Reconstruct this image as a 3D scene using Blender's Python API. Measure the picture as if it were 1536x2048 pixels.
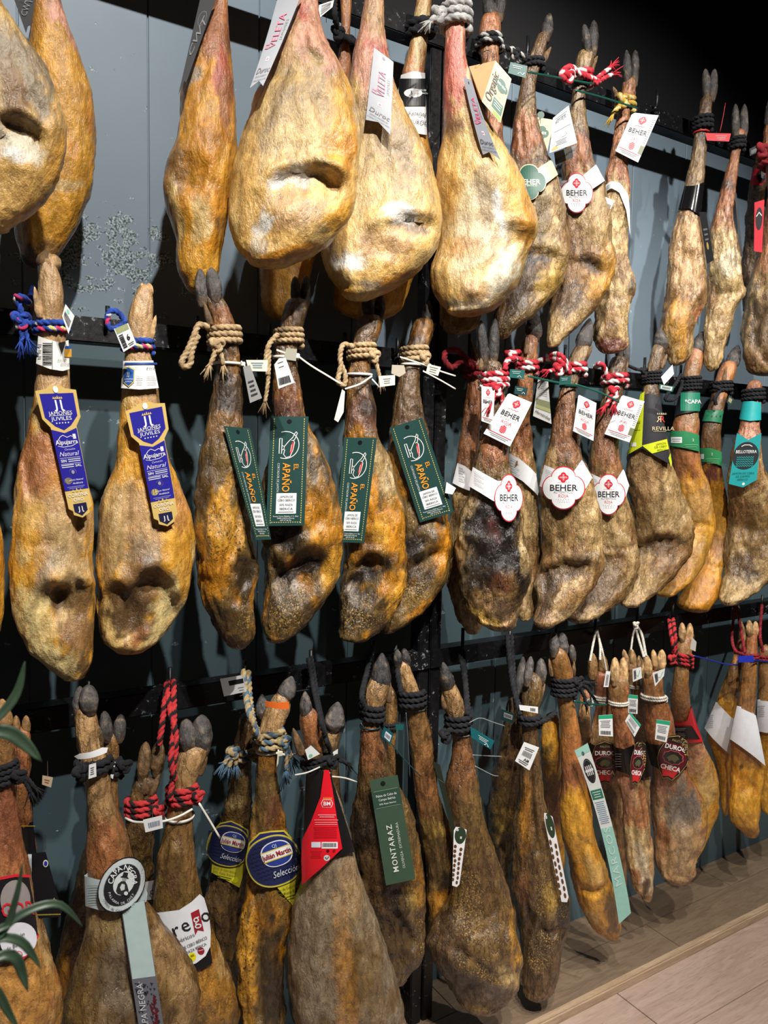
import bpy, bmesh, math, random
import numpy as np
from mathutils import Vector, Matrix

# ------------------------------------------------------------------ scene, camera, light
SC = bpy.context.scene
COL = SC.collection
for o in list(bpy.data.objects):
    bpy.data.objects.remove(o)
SC.view_settings.view_transform = 'Standard'
SC.view_settings.look = 'None'
SC.view_settings.gamma = 1.0
SC.view_settings.use_curve_mapping = False
SC.view_settings.exposure = 0.0

FPX, CX, CY = 1540.0, 768.0, 1024.0            # focal length and centre in pixels of the 1536 x 2048 frame
CAMP = np.array([0.0, -1.71, 1.6])             # wall is the plane Y = 0, floor Z = 0
AX = np.array([0.84963524, -0.02565324, 0.52674649])    # wall direction X seen by the camera (right, down, forward)
AD = np.array([-0.01749141, 0.99689589, 0.07676354])    # world down
AN = np.array([-0.52708064, -0.07443455, 0.84654917])   # world Y (into the wall)

cam_d = bpy.data.cameras.new('camera')
cam = bpy.data.objects.new('camera', cam_d)
COL.objects.link(cam)
Mw = np.stack([AX, AN, -AD])                   # rows: world axes in camera coordinates
cols = [Mw[:, 0], -Mw[:, 1], -Mw[:, 2]]        # camera right, up, back in world coordinates
cam.matrix_world = Matrix([[cols[0][i], cols[1][i], cols[2][i], CAMP[i]] for i in range(3)] + [[0, 0, 0, 1]])
cam_d.sensor_fit = 'VERTICAL'
cam_d.sensor_height = 36.0
cam_d.lens = 36.0 * FPX / 2048.0
cam_d.clip_start = 0.02
SC.camera = cam
cam_d.dof.use_dof = True
cam_d.dof.focus_distance = 1.75
cam_d.dof.aperture_fstop = 8.5

world = bpy.data.worlds.new('world')
SC.world = world
world.use_nodes = True
world.node_tree.nodes['Background'].inputs[0].default_value = (0.72, 0.84, 1.0, 1)
world.node_tree.nodes['Background'].inputs[1].default_value = 0.02

def spot(loc, aim, power, angle, blend=0.6, col=(1.0, 0.96, 0.91), size=0.03):
    d = bpy.data.lights.new('ceiling_or_fill_spot', 'SPOT')
    d.energy = power; d.spot_size = math.radians(angle); d.spot_blend = blend
    d.color = col; d.shadow_soft_size = size
    o = bpy.data.objects.new('ceiling_or_fill_spot', d)
    COL.objects.link(o)
    o.location = loc
    v = Vector(aim) - Vector(loc)
    o.rotation_euler = v.to_track_quat('-Z', 'Y').to_euler()
    return o

spot((0.25, -1.90, 3.60), (0.55, 0.0, 1.45), 272, 80, 0.4)
spot((1.05, -1.95, 3.60), (2.00, 0.0, 1.30), 235, 62, 0.6)
spot((1.95, -2.05, 3.60), (2.40, 0.0, 0.80), 240, 54, 0.6)
spot((0.55, -2.30, 3.60), (0.70, -0.2, 0.65), 330, 42, 0.7)  # added fill spot that brightens the bottom row of hams

# ------------------------------------------------------------------ pixel <-> world
def ray(px, py):
    px = np.asarray(px, float); py = np.asarray(py, float)
    d = np.stack(np.broadcast_arrays(px - CX, py - CY, FPX + 0 * px), -1)
    return np.stack([d @ AX, d @ AN, -(d @ AD)], -1)

def at(px, py, off):
    """the point that stands `off` metres in front of the wall and is seen at this pixel"""
    r = ray(px, py)
    D = -CAMP[1] - np.asarray(off, float)
    return CAMP + r * (D / r[..., 1])[..., None]

def proj(p):
    q = np.asarray(p) - CAMP
    c = q[..., 0:1] * AX + q[..., 1:2] * AN - q[..., 2:3] * AD
    return CX + FPX * c[..., 0] / c[..., 2], CY + FPX * c[..., 1] / c[..., 2], c[..., 2]

# ------------------------------------------------------------------ small helpers
def lin(c):
    return tuple(((v / 255.0 / 12.92) if v / 255.0 <= 0.04045 else ((v / 255.0 + 0.055) / 1.055) ** 2.4) for v in c)

def hashu(n):
    n = n.astype(np.int64)
    n = (n ^ 61) ^ (n >> 16); n = (n + (n << 3)) & 0x7fffffff
    n = n ^ (n >> 4); n = (n * 0x27d4eb2d) & 0x7fffffff
    n = n ^ (n >> 15)
    return (n & 0xffffff) / float(0xffffff)

def vnoise(p, seed=0):
    p = np.asarray(p, float)
    i = np.floor(p).astype(np.int64); f = p - i
    f = f * f * (3 - 2 * f)
    r = 0
    for dx in (0, 1):
        for dy in (0, 1):
            for dz in (0, 1):
                h = hashu((i[..., 0] + dx) * 73856093 ^ (i[..., 1] + dy) * 19349663 ^ (i[..., 2] + dz) * 83492791 ^ (seed * 2654435 + 17))
                wx = f[..., 0] if dx else 1 - f[..., 0]
                wy = f[..., 1] if dy else 1 - f[..., 1]
                wz = f[..., 2] if dz else 1 - f[..., 2]
                r = r + h * wx * wy * wz
    return r * 2 - 1

def fbm(p, seed=0, oct=4, gain=0.5):
    a, s, t = 1.0, 0.0, 0.0
    p = np.asarray(p, float)
    for k in range(oct):
        s = s + a * vnoise(p, seed + k * 31); t += a
        p = p * 2.03 + 11.7; a *= gain
    return s / t * 1.5

def sstep(a, b, x):
    t = np.clip((x - a) / (b - a), 0, 1)
    return t * t * (3 - 2 * t)

def link(name, me, parent=None, mat=None):
    o = bpy.data.objects.new(name, me)
    COL.objects.link(o)
    if mat is not None:
        for m in (mat if isinstance(mat, (list, tuple)) else [mat]):
            me.materials.append(m)
    if parent is not None:
        o.parent = parent
    return o

def mesh(name, verts, faces, smooth=True):
    me = bpy.data.meshes.new(name)
    me.from_pydata([tuple(map(float, v)) for v in verts], [], faces)
    if smooth:
        me.polygons.foreach_set('use_smooth', [True] * len(me.polygons))
    me.update()
    return me

def setcol(me, rgba, name='Col'):
    a = me.color_attributes.new(name, 'FLOAT_COLOR', 'POINT')
    a.data.foreach_set('color', np.asarray(rgba, np.float32).ravel())

def empty(name, loc):
    o = bpy.data.objects.new(name, None)
    o.empty_display_size = 0.05
    COL.objects.link(o)
    o.location = tuple(map(float, loc))
    return o

def tag(o, label=None, cat=None, group=None, kind=None):
    if label: o['label'] = label
    if cat: o['category'] = cat
    if group: o['group'] = group
    if kind: o['kind'] = kind
    return o

def grid_faces(nr, nc, closed=True):
    f = []
    for i in range(nr - 1):
        for j in range(nc if closed else nc - 1):
            k = (j + 1) % nc
            f.append((i * nc + j, i * nc + k, (i + 1) * nc + k, (i + 1) * nc + j))
    return f

def pts(s):
    return [tuple(float(v) for v in q.split(',')) for q in s.split()]

# ------------------------------------------------------------------ materials
def new_mat(name):
    m = bpy.data.materials.new(name); m.use_nodes = True
    nt = m.node_tree
    return m, nt, nt.nodes['Principled BSDF']

_plain = {}
def plain(rgb, rough=0.5, metal=0.0, spec=0.5, name=None):
    key = (tuple(rgb), rough, metal, spec)
    if key not in _plain:
        m, nt, b = new_mat(name or 'colour_%d_%d_%d' % tuple(rgb))
        n = nt.nodes.new('ShaderNodeTexNoise'); n.inputs['Scale'].default_value = 60; n.inputs['Detail'].default_value = 4
        r = nt.nodes.new('ShaderNodeMapRange'); r.inputs['To Min'].default_value = 0.88; r.inputs['To Max'].default_value = 1.08
        x = nt.nodes.new('ShaderNodeMix'); x.data_type = 'RGBA'; x.blend_type = 'MULTIPLY'; x.inputs['Factor'].default_value = 1
        tc = nt.nodes.new('ShaderNodeTexCoord')
        nt.links.new(tc.outputs['Object'], n.inputs['Vector'])
        nt.links.new(n.outputs['Fac'], r.inputs['Value'])
        x.inputs['A'].default_value = (*lin(rgb), 1)
        nt.links.new(r.outputs['Result'], x.inputs['B'])
        nt.links.new(x.outputs['Result'], b.inputs['Base Color'])
        b.inputs['Roughness'].default_value = rough; b.inputs['Metallic'].default_value = metal
        b.inputs['Specular IOR Level'].default_value = spec
        _plain[key] = m
    return _plain[key]

def node_noise(nt, vec, scale, detail=5, rough=0.55):
    n = nt.nodes.new('ShaderNodeTexNoise')
    n.inputs['Scale'].default_value = scale; n.inputs['Detail'].default_value = detail; n.inputs['Roughness'].default_value = rough
    nt.links.new(vec, n.inputs['Vector'])
    return n.outputs['Fac']

def node_map(nt, val, a, b, c, d):
    r = nt.nodes.new('ShaderNodeMapRange')
    r.inputs['From Min'].default_value = a; r.inputs['From Max'].default_value = b
    r.inputs['To Min'].default_value = c; r.inputs['To Max'].default_value = d
    nt.links.new(val, r.inputs['Value'])
    return r.outputs['Result']

def node_mix(nt, fac, A, B, blend='MIX'):
    x = nt.nodes.new('ShaderNodeMix'); x.data_type = 'RGBA'; x.blend_type = blend
    for k, v in (('Factor', fac), ('A', A), ('B', B)):
        if hasattr(v, 'is_linked'): nt.links.new(v, x.inputs[k])
        elif k == 'Factor': x.inputs[k].default_value = v
        else: x.inputs[k].default_value = (*v, 1)
    return x.outputs['Result']

def node_scale(nt, vec, s):
    m = nt.nodes.new('ShaderNodeMapping'); m.inputs['Scale'].default_value = s
    nt.links.new(vec, m.inputs['Vector'])
    return m.outputs['Vector']

def bump(nt, height, strength, dist, normal=None):
    b = nt.nodes.new('ShaderNodeBump'); b.inputs['Strength'].default_value = strength; b.inputs['Distance'].default_value = dist
    nt.links.new(height, b.inputs['Height'])
    if normal is not None: nt.links.new(normal, b.inputs['Normal'])
    return b.outputs['Normal']

def attr_mat(name, rough_lo, rough_hi, scales, bumps, sss=0.0, coat=0.0, contrast=(0.62, 1.22), stretch=(1, 1, 0.35)):
    m, nt, b = new_mat(name)
    tc = nt.nodes.new('ShaderNodeTexCoord').outputs['Object']
    a = nt.nodes.new('ShaderNodeAttribute'); a.attribute_name = 'Col'
    st = node_scale(nt, tc, stretch)
    n1 = node_noise(nt, st, scales[0], 8, 0.62)
    n2 = node_noise(nt, st, scales[1], 6, 0.6)
    n3 = node_noise(nt, tc, scales[2], 3, 0.5)
    g = node_map(nt, n1, 0.3, 0.7, contrast[0], contrast[1])
    c = node_mix(nt, 1.0, a.outputs['Color'], g, 'MULTIPLY')
    g2 = node_map(nt, n2, 0.35, 0.65, 0.8, 1.1)
    c = node_mix(nt, 1.0, c, g2, 'MULTIPLY')
    if name == 'cured_ham_skin':
        fa = nt.nodes.new('ShaderNodeAttribute'); fa.attribute_name = 'Fx'
        sp = nt.nodes.new('ShaderNodeSeparateColor'); nt.links.new(fa.outputs['Color'], sp.inputs[0])
        # shrivelled skin: dark crinkle lines
        wn = node_noise(nt, node_scale(nt, tc, (1, 1, 0.42)), 46, 5, 0.6)
        wa = nt.nodes.new('ShaderNodeMath'); wa.operation = 'SUBTRACT'; wa.inputs[1].default_value = 0.5; nt.links.new(wn, wa.inputs[0])
        wb = nt.nodes.new('ShaderNodeMath'); wb.operation = 'ABSOLUTE'; nt.links.new(wa.outputs[0], wb.inputs[0])
        wl = node_map(nt, wb.outputs[0], 0.0, 0.045, 1, 0)
        wm = nt.nodes.new('ShaderNodeMath'); wm.operation = 'MULTIPLY'; nt.links.new(wl, wm.inputs[0]); nt.links.new(sp.outputs['Blue'], wm.inputs[1])
        dk = node_mix(nt, 1.0, c, lin((150, 132, 112)), 'MULTIPLY')
        c = node_mix(nt, wm.outputs[0], c, dk)
        for ch, scl, lo, hi, rgb in (('Green', 150, 0.53, 0.62, (40, 30, 22)), ('Red', 260, 0.52, 0.66, (196, 158, 84))):
            mm = nt.nodes.new('ShaderNodeMath'); mm.operation = 'MULTIPLY'
            nt.links.new(sp.outputs[ch], mm.inputs[0])
            nt.links.new(node_map(nt, node_noise(nt, tc, scl, 5, 0.65), lo, hi, 0, 1), mm.inputs[1])
            c = node_mix(nt, mm.outputs[0], c, lin(rgb))
    nt.links.new(c, b.inputs['Base Color'])
    mul = nt.nodes.new('ShaderNodeMath'); mul.operation = 'MULTIPLY'
    nt.links.new(node_map(nt, n1, 0.3, 0.7, rough_lo, rough_hi), mul.inputs[0])
    nt.links.new(a.outputs['Alpha'], mul.inputs[1])
    nt.links.new(mul.outputs[0], b.inputs['Roughness'])
    nn = bump(nt, n1, bumps[0], 0.010)
    nn = bump(nt, n2, bumps[1], 0.005, nn)
    nn = bump(nt, n3, bumps[2], 0.002, nn)
    if name == 'cured_ham_skin':
        iv = nt.nodes.new('ShaderNodeMath'); iv.operation = 'SUBTRACT'; iv.inputs[0].default_value = 1.0; nt.links.new(wm.outputs[0], iv.inputs[1])
        nn = bump(nt, iv.outputs[0], 0.5, 0.003, nn)
    nt.links.new(nn, b.inputs['Normal'])
    nt.links.new(nn, b.inputs['Coat Normal'])
    b.inputs['Coat Weight'].default_value = coat
    b.inputs['Coat Roughness'].default_value = 0.2
    if sss:
        b.inputs['Subsurface Weight'].default_value = sss
        b.inputs['Subsurface Radius'].default_value = (0.02, 0.008, 0.003)
        b.inputs['Subsurface Scale'].default_value = 0.5
    return m

M_HAM = attr_mat('cured_ham_skin', 0.2, 0.5, (38, 130, 520), (0.6, 0.6, 0.35), coat=0.7, stretch=(1, 1, 0.5))
M_HOOF = attr_mat('hoof_horn', 0.35, 0.65, (90, 220, 700), (0.6, 0.5, 0.3), contrast=(0.5, 1.5))
M_ROPE = attr_mat('rope_fibre', 0.8, 0.95, (200, 500, 1500), (0.3, 0.5, 0.5), contrast=(0.75, 1.15), stretch=(1, 1, 1))
# ------------------------------------------------------------------ tubes
def tube_geo(path, radii, n=10, lobes=0, twist=0.0, lobe_depth=0.3, caps=True, flat=1.0):
    path = np.asarray(path, float)
    m = len(path)
    T = np.gradient(path, axis=0); T /= (np.linalg.norm(T, axis=1)[:, None] + 1e-9)
    up = np.array([0.31, 0.22, 0.92]); 
    if abs(T[0] @ up) > 0.9: up = np.array([0.9, 0.3, 0.1])
    N = up - T[0] * (up @ T[0]); N /= np.linalg.norm(N)
    vs = []; s = 0.0
    ang = np.arange(n) * 2 * math.pi / n
    for i in range(m):
        N = N - T[i] * (N @ T[i]); N /= (np.linalg.norm(N) + 1e-9)
        B = np.cross(T[i], N)
        if i: s += np.linalg.norm(path[i] - path[i - 1])
        rr = np.full(n, radii[i] if hasattr(radii, '__len__') else radii, float)
        if lobes: rr = rr * (1 - lobe_depth + lobe_depth * np.abs(np.cos(lobes * 0.5 * (ang - twist * s))))
        vs.append(path[i] + np.outer(rr * np.cos(ang), N) + np.outer(rr * flat * np.sin(ang), B))
    V = np.concatenate(vs)
    F = grid_faces(m, n)
    if caps:
        F.append(tuple(range(n - 1, -1, -1))); F.append(tuple((m - 1) * n + j for j in range(n)))
    return V, F

def resample(path, step):
    path = np.asarray(path, float)
    # catmull-rom smoothing, then even spacing
    if len(path) > 2:
        out = []
        P = np.vstack([2 * path[0] - path[1], path, 2 * path[-1] - path[-2]])
        for i in range(1, len(P) - 2):
            for t in np.linspace(0, 1, 9)[:-1]:
                a, b, c, d = P[i - 1], P[i], P[i + 1], P[i + 2]
                out.append(0.5 * (2 * b + (c - a) * t + (2 * a - 5 * b + 4 * c - d) * t * t + (3 * b - a - 3 * c + d) * t ** 3))
        out.append(path[-1]); path = np.array(out)
    L = np.r_[0, np.cumsum(np.linalg.norm(np.diff(path, axis=0), axis=1))]
    k = max(3, int(L[-1] / step) + 1)
    s = np.linspace(0, L[-1], k)
    return np.stack([np.interp(s, L, path[:, i]) for i in range(3)], 1)

# ------------------------------------------------------------------ hams
C = {k: np.array(lin(v)) for k, v in dict(
    horn=(82, 77, 74), darkhorn=(50, 47, 46), honey=(222, 176, 98), cream=(238, 212, 146), gold=(228, 166, 58), amber=(210, 140, 34), pale=(224, 190, 122), fat=(238, 228, 200), white=(246, 243, 234),
    pink=(226, 164, 134), red=(190, 92, 74), rust=(174, 112, 70), tan=(200, 160, 110), meat=(196, 164, 110),
    grey=(156, 138, 112), brown=(148, 110, 64), umber=(106, 80, 50), dark=(58, 46, 32), black=(26, 23, 21),
    olive=(128, 100, 54), mold=(204, 166, 78), beige=(212, 182, 126), char=(44, 36, 32), wine=(116, 62, 52), blue=(120, 118, 118)).items()}
STY = dict(
    fresh=dict(wrk=0.14, shank='pink', skin='honey', blot='pale', amt=0.42, amp=0.9, wet=0.85),
    gold=dict(wrk=0.12, shank='rust', skin='gold', blot='amber', amt=0.4, amp=0.8, wet=0.85),
    juv=dict(wrk=0.16, shank='tan', skin='gold', blot='pale', amt=0.25, amp=0.9, wet=1.05),
    beher=dict(wrk=0.55, shank='umber', skin='brown', blot='meat', amt=0.45, amp=1.5, wet=0.95),
    apano=dict(wrk=0.45, shank='umber', skin='olive', blot='amber', amt=0.38, amp=1.5, wet=0.65, speck=0.25),
    dark=dict(wrk=0.7, shank='umber', skin='umber', blot='olive', amt=0.5, amp=1.6, wet=0.7, speck=0.25),
    grey=dict(wrk=0.4, shank='umber', skin='grey', blot='olive', amt=0.45, amp=1.0, wet=0.8),
    tan=dict(wrk=0.6, shank='rust', skin='meat', blot='brown', amt=0.4, amp=1.6, wet=0.9),
    red=dict(wrk=0.35, shank='rust', skin='tan', blot='rust', amt=0.4, amp=0.9, wet=0.85),
    chest=dict(wrk=0.5, shank='brown', skin='olive', blot='umber', amt=0.45, amp=1.0, wet=0.8),
)
HAMS = {}
# hams pushed back against the wall below the rail
REAR = dict(T4b=0.10, T5b=0.145, T11b=0.10, M8=0.15, M13=0.155, B0b=0.12, B1b=0.10, B2b=0.10, B3b=0.10, B4b=0.10, B5b=0.08, B8b=0.10, B8c=0.07, B10b=0.06, B10=0.14, B12b=0.08, B13=0.12, B14=0.12, T2=0.16)

class Ham: pass

def ell(px, py, cx, cy, rx, ry, ang):
    c, s = math.cos(math.radians(ang)), math.sin(math.radians(ang))
    dx, dy = px - cx, py - cy
    return (dx * c + dy * s) / rx, (-dx * s + dy * c) / ry

def ham(key, off, k, style, L, R, bot, label, toes='', claws='', hoofcol='char', feats=(), cols=(), group=None, res=1.0, shank_to=None):
    off = max(off, 0.178); off2 = REAR.get(key, off)
    H = Ham(); H.key = key; H.off = off
    L = pts(L); R = pts(R); bx, by = bot
    L = [(x, y) for x, y in L if y < by] + [(bx, by)]; R = [(x, y) for x, y in R if y < by] + [(bx, by)]
    y0 = max(L[0][1], R[0][1]); 
    nr = int(96 * res); ns = int(76 * res)
    t = np.linspace(0, 1, nr)
    yy = np.where(t < 0.82, t / 0.82 * 0.93, 0.93 + 0.07 * np.sin(np.clip((t - 0.82) / 0.18, 0, 1) * math.pi / 2))
    ys = y0 + (by - y0) * yy
    lx = np.array([p[0] for p in L]); ly = np.array([p[1] for p in L])
    rx = np.array([p[0] for p in R]); ry = np.array([p[1] for p in R])
    xl = np.interp(ys, ly, lx); xr = np.interp(ys, ry, rx)
    for arr, qx, qy in ((xl, lx, ly), (xr, rx, ry)):        # rounded end below the last traced point
        y9 = qy[-2]; m9 = ys > y9
        tt = np.clip((ys[m9] - y9) / max(by - y9, 1), 0, 1)
        arr[m9] = bx + (qx[-2] - bx) * np.sqrt(1 - tt * tt)
    ker = np.array([1, 2, 3, 2, 1.0]); ker /= ker.sum()
    def sm(a):
        b = np.convolve(np.r_[[a[0]] * 2, a, [a[-1]] * 2], ker, 'valid')
        w = sstep(0.93, 0.80, t)
        return b * w + a * (1 - w)
    for _ in range(2): xl, xr = sm(xl), sm(xr)
    warp = 0.0
    H.seed = sum(ord(ch) * (i + 3) for i, ch in enumerate(key))
    for it in range(4):
        yw = ys - warp * sstep(0.55, 1.0, (ys - y0) / (by - y0))
        xc = (xl + xr) / 2; hp = np.maximum((xr - xl) / 2, 0.6)
        Cc = at(xc, yw, off + (off2 - off) * sstep(0.15, 0.6, (ys - y0) / (by - y0)))
        v = (Cc - CAMP); v[:, 2] = 0; v /= np.linalg.norm(v, axis=1)[:, None]
        w = np.stack([v[:, 1], -v[:, 0], 0 * v[:, 0]], 1)
        zc = proj(Cc)[2]
        cth = 1 / np.sqrt(1 + ((xc - CX) / FPX) ** 2)
        hw = hp * zc * cth / FPX
        hw = hw * (0.72 + 0.28 * np.sqrt(np.clip(t / 0.025, 0, 1)))
        mx = hw.max()
        kk = 0.95 + (k - 0.95) * sstep(0.25, 0.8, hw / mx)
        hd = hw * kk
        # depth varies slowly along the leg
        for _ in range(6): hd[1:-1] = np.where(t[1:-1] < 0.85, (hd[:-2] + hd[1:-1] * 2 + hd[2:]) / 4, hd[1:-1])
        ph = np.arange(ns) * 2 * math.pi / ns
        cu = np.cos(ph); su = np.sin(ph)
        cu = np.sign(cu) * np.abs(cu) ** 0.92; su = np.sign(su) * np.abs(su) ** 0.92
        V = Cc[:, None] + w[:, None] * (cu[None, :, None] * hw[:, None, None]) - v[:, None] * (su[None, :, None] * hd[:, None, None])
        err = proj(V.reshape(-1, 3))[1].max() - by
        warp += err
        if abs(err) < 1: break
    H.ys, H.xc, H.hp, H.C, H.v, H.w, H.hw, H.hd = yw, xc, hp, Cc, v, w, hw, hd
    HAMS[key] = H
    # relief ------------------------------------------------------------
    S = STY[style]
    px, py, _ = proj(V)
    front = np.clip(su, 0, 1)[None, :] ** 0.5 * np.ones((nr, 1))
    disp = np.zeros((nr, ns))
    rel = (hw / mx)[:, None]
    amp = S['amp'] * np.clip(rel, 0.15, 1)
    Q = V + H.seed * 0.37
    rad = w[:, None] * cu[None, :, None] - v[:, None] * su[None, :, None]
    lump = fbm(Q * np.array([16, 16, 10]), H.seed, 3)
    wr = np.abs(fbm(Q * np.array([70, 70, 22]), H.seed + 5, 4))
    body = sstep(0.3, 0.65, rel)
    med = fbm(Q * np.array([38, 38, 26]), H.seed + 21, 3)
    nd = amp * (0.0055 * lump * body + 0.003 * med - 0.0045 * (0.5 - wr)) + 0.0011 * fbm(Q * 230, H.seed + 8, 2) * S['amp']
    endfade = sstep(0, 0.03, t)[:, None] * (1 - 0.7 * sstep(0.97, 1, t))[:, None]
    V = V + rad * (nd * endfade)[..., None]
    for f in feats:
        if f[0] == 'crease':
            pl = np.array(pts(f[1])); d = np.full(px.shape, 1e9)
            for a, b in zip(pl[:-1], pl[1:]):
                ab = b - a; tt = np.clip(((px - a[0]) * ab[0] + (py - a[1]) * ab[1]) / (ab @ ab), 0, 1)
                d = np.minimum(d, np.hypot(px - a[0] - tt * ab[0], py - a[1] - tt * ab[1]))
            disp -= f[3] * np.exp(-(d / f[2]) ** 2)
            continue
        a, b = ell(px, py, *f[1:6])
        jit = 0.15 * fbm(Q * 26, H.seed + 3, 2)
        if f[0] == 'dent': disp -= f[6] * np.exp(-(a * a + b * b) * 1.6 + jit)
        elif f[0] == 'ridge': disp += f[6] * np.exp(-(a * a + b * b) * 1.6 + jit)
        elif f[0] == 'ledge':
            aa = a + 0.5 * jit; bb = b + 1.3 * jit
            lipb = -0.85 * np.sqrt(np.clip(1 - aa * aa, 0, 1)) - 0.05
            inside = sstep(-0.05, 0.4, bb - lipb) * (1 - sstep(-0.6, 1.6, bb)) * sstep(1.05, 0.55, np.abs(aa))
            lip = np.exp(-((bb - lipb + 0.22) / 0.3) ** 2) * sstep(1.15, 0.5, np.abs(aa))
            disp += -0.5 * f[6] * inside + 0.16 * f[6] * lip
        elif f[0] == 'cut':     # a flat sawn face
            g = sstep(1.05, 0.9, np.sqrt(a * a + b * b) + jit * 0.5)
            disp -= f[6] * g
    V = V - v[:, None] * (disp * front * endfade)[..., None]
    V[..., 1] = np.minimum(V[..., 1], -0.012)
    # colour ------------------------------------------------------------
    st = shank_to if shank_to else ys[np.argmax(hw > 0.62 * mx)]
    n1 = fbm(Q * np.array([22, 22, 14]), H.seed + 11, 4)
    n2 = fbm(Q * np.array([60, 60, 30]), H.seed + 12, 4)
    n3 = fbm(Q * np.array([140, 140, 70]), H.seed + 14, 2)
    sh = sstep(30, -30, (py - st) + 45 * n1)[..., None]
    cc = C[S['skin']] * (1 - sh) + C[S['shank']] * sh
    bl = sstep(0.05, 0.3, n1 + 0.35 * n2 + (S['amt'] - 0.5) * 0.9)[..., None] * (1 - 0.6 * sh) * 0.85
    cc = cc * (1 - bl) + C[S['blot']] * bl
    wet = np.full(px.shape, S['wet'])
    fw = sstep(-0.15, 0.2, su)[None, :] * np.ones((nr, 1))
    fx = np.zeros(px.shape + (4,)); fx[..., 3] = 1; fx[..., 1] = S.get('speck', 0.0); fx[..., 2] = S.get('wrk', 0.4)
    for q in cols:
        nm, cx, cy, rx_, ry_, an = q[:6]
        soft = q[6] if len(q) > 6 else 0.35
        op = q[7] if len(q) > 7 else 0.9
        a, b = ell(px, py, cx, cy, rx_, ry_, an)
        soft *= 0.7
        m = sstep(1 + soft, 1 - soft, np.sqrt(a * a + b * b) + 0.5 * n2 + 0.3 * n1 + 0.28 * n3) * fw * op
        if nm == 'fleck': fx[..., 0] = np.maximum(fx[..., 0], m); continue      # pale mould crumbs
        if nm == 'specks': fx[..., 1] = np.maximum(fx[..., 1], m); continue     # dark specks
        cc = cc * (1 - m[..., None]) + C[nm] * m[..., None]
    cr = sstep(0.28, 0.02, wr)[..., None] * 0.35 * np.clip(S['amp'], 0, 1)
    cc = cc * (1 - cr * np.array([0.7, 0.85, 1.0]))
    # mesh ---------------------------------------------------------------
    root = tag(empty('cured_ham', V[-1].mean(0)), label, 'ham', group or {'T': 'cured hams on the top rail', 'M': 'cured hams on the middle rail', 'B': 'cured hams on the bottom rail'}[key[0]])
    H.root = root; base = np.array(root.location)
    top = V[0].mean(0) + (V[0].mean(0) - V[2].mean(0)) * 0.5
    VV = np.concatenate([V.reshape(-1, 3), [top], [V[-1].mean(0)]]) - base
    F = grid_faces(nr, ns)
    i0 = nr * ns
    F += [(i0, (j + 1) % ns, j) for j in range(ns)]
    F += [(i0 + 1, (nr - 1) * ns + j, (nr - 1) * ns + (j + 1) % ns) for j in range(ns)]
    me = mesh('leg', VV, F)
    cf = cc.reshape(-1, 3); cf = np.vstack([cf, cf[:1], cf[-1:]])
    al = np.r_[wet.ravel(), [1, 1]][:, None]
    setcol(me, np.hstack([cf, al]))
    setcol(me, np.vstack([fx.reshape(-1, 4), np.zeros((2, 4))]), 'Fx')
    link('leg', me, root, M_HAM)
    # hooves --------------------------------------------------------------
    for lst, nm in ((toes, 'hoof'), (claws, 'dewclaw')):
        for i, q in enumerate(pts(lst)):
            bx_, by_, tx, ty, wd = q[:5]
            dz = q[5] if len(q) > 5 else 0.0
            col = C.get({'char': 'horn', 'black': 'darkhorn'}.get(hoofcol, hoofcol)) if nm == 'hoof' or hoofcol not in ('char', 'black') else C['umber']
            claw(nm, root, len(pts(toes)) == 1, (bx_, by_), (tx, ty), wd, off + dz + (0.012 if nm == 'dewclaw' else 0.0), col, H.seed + i * 7, nm == 'dewclaw')
    return H

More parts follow.
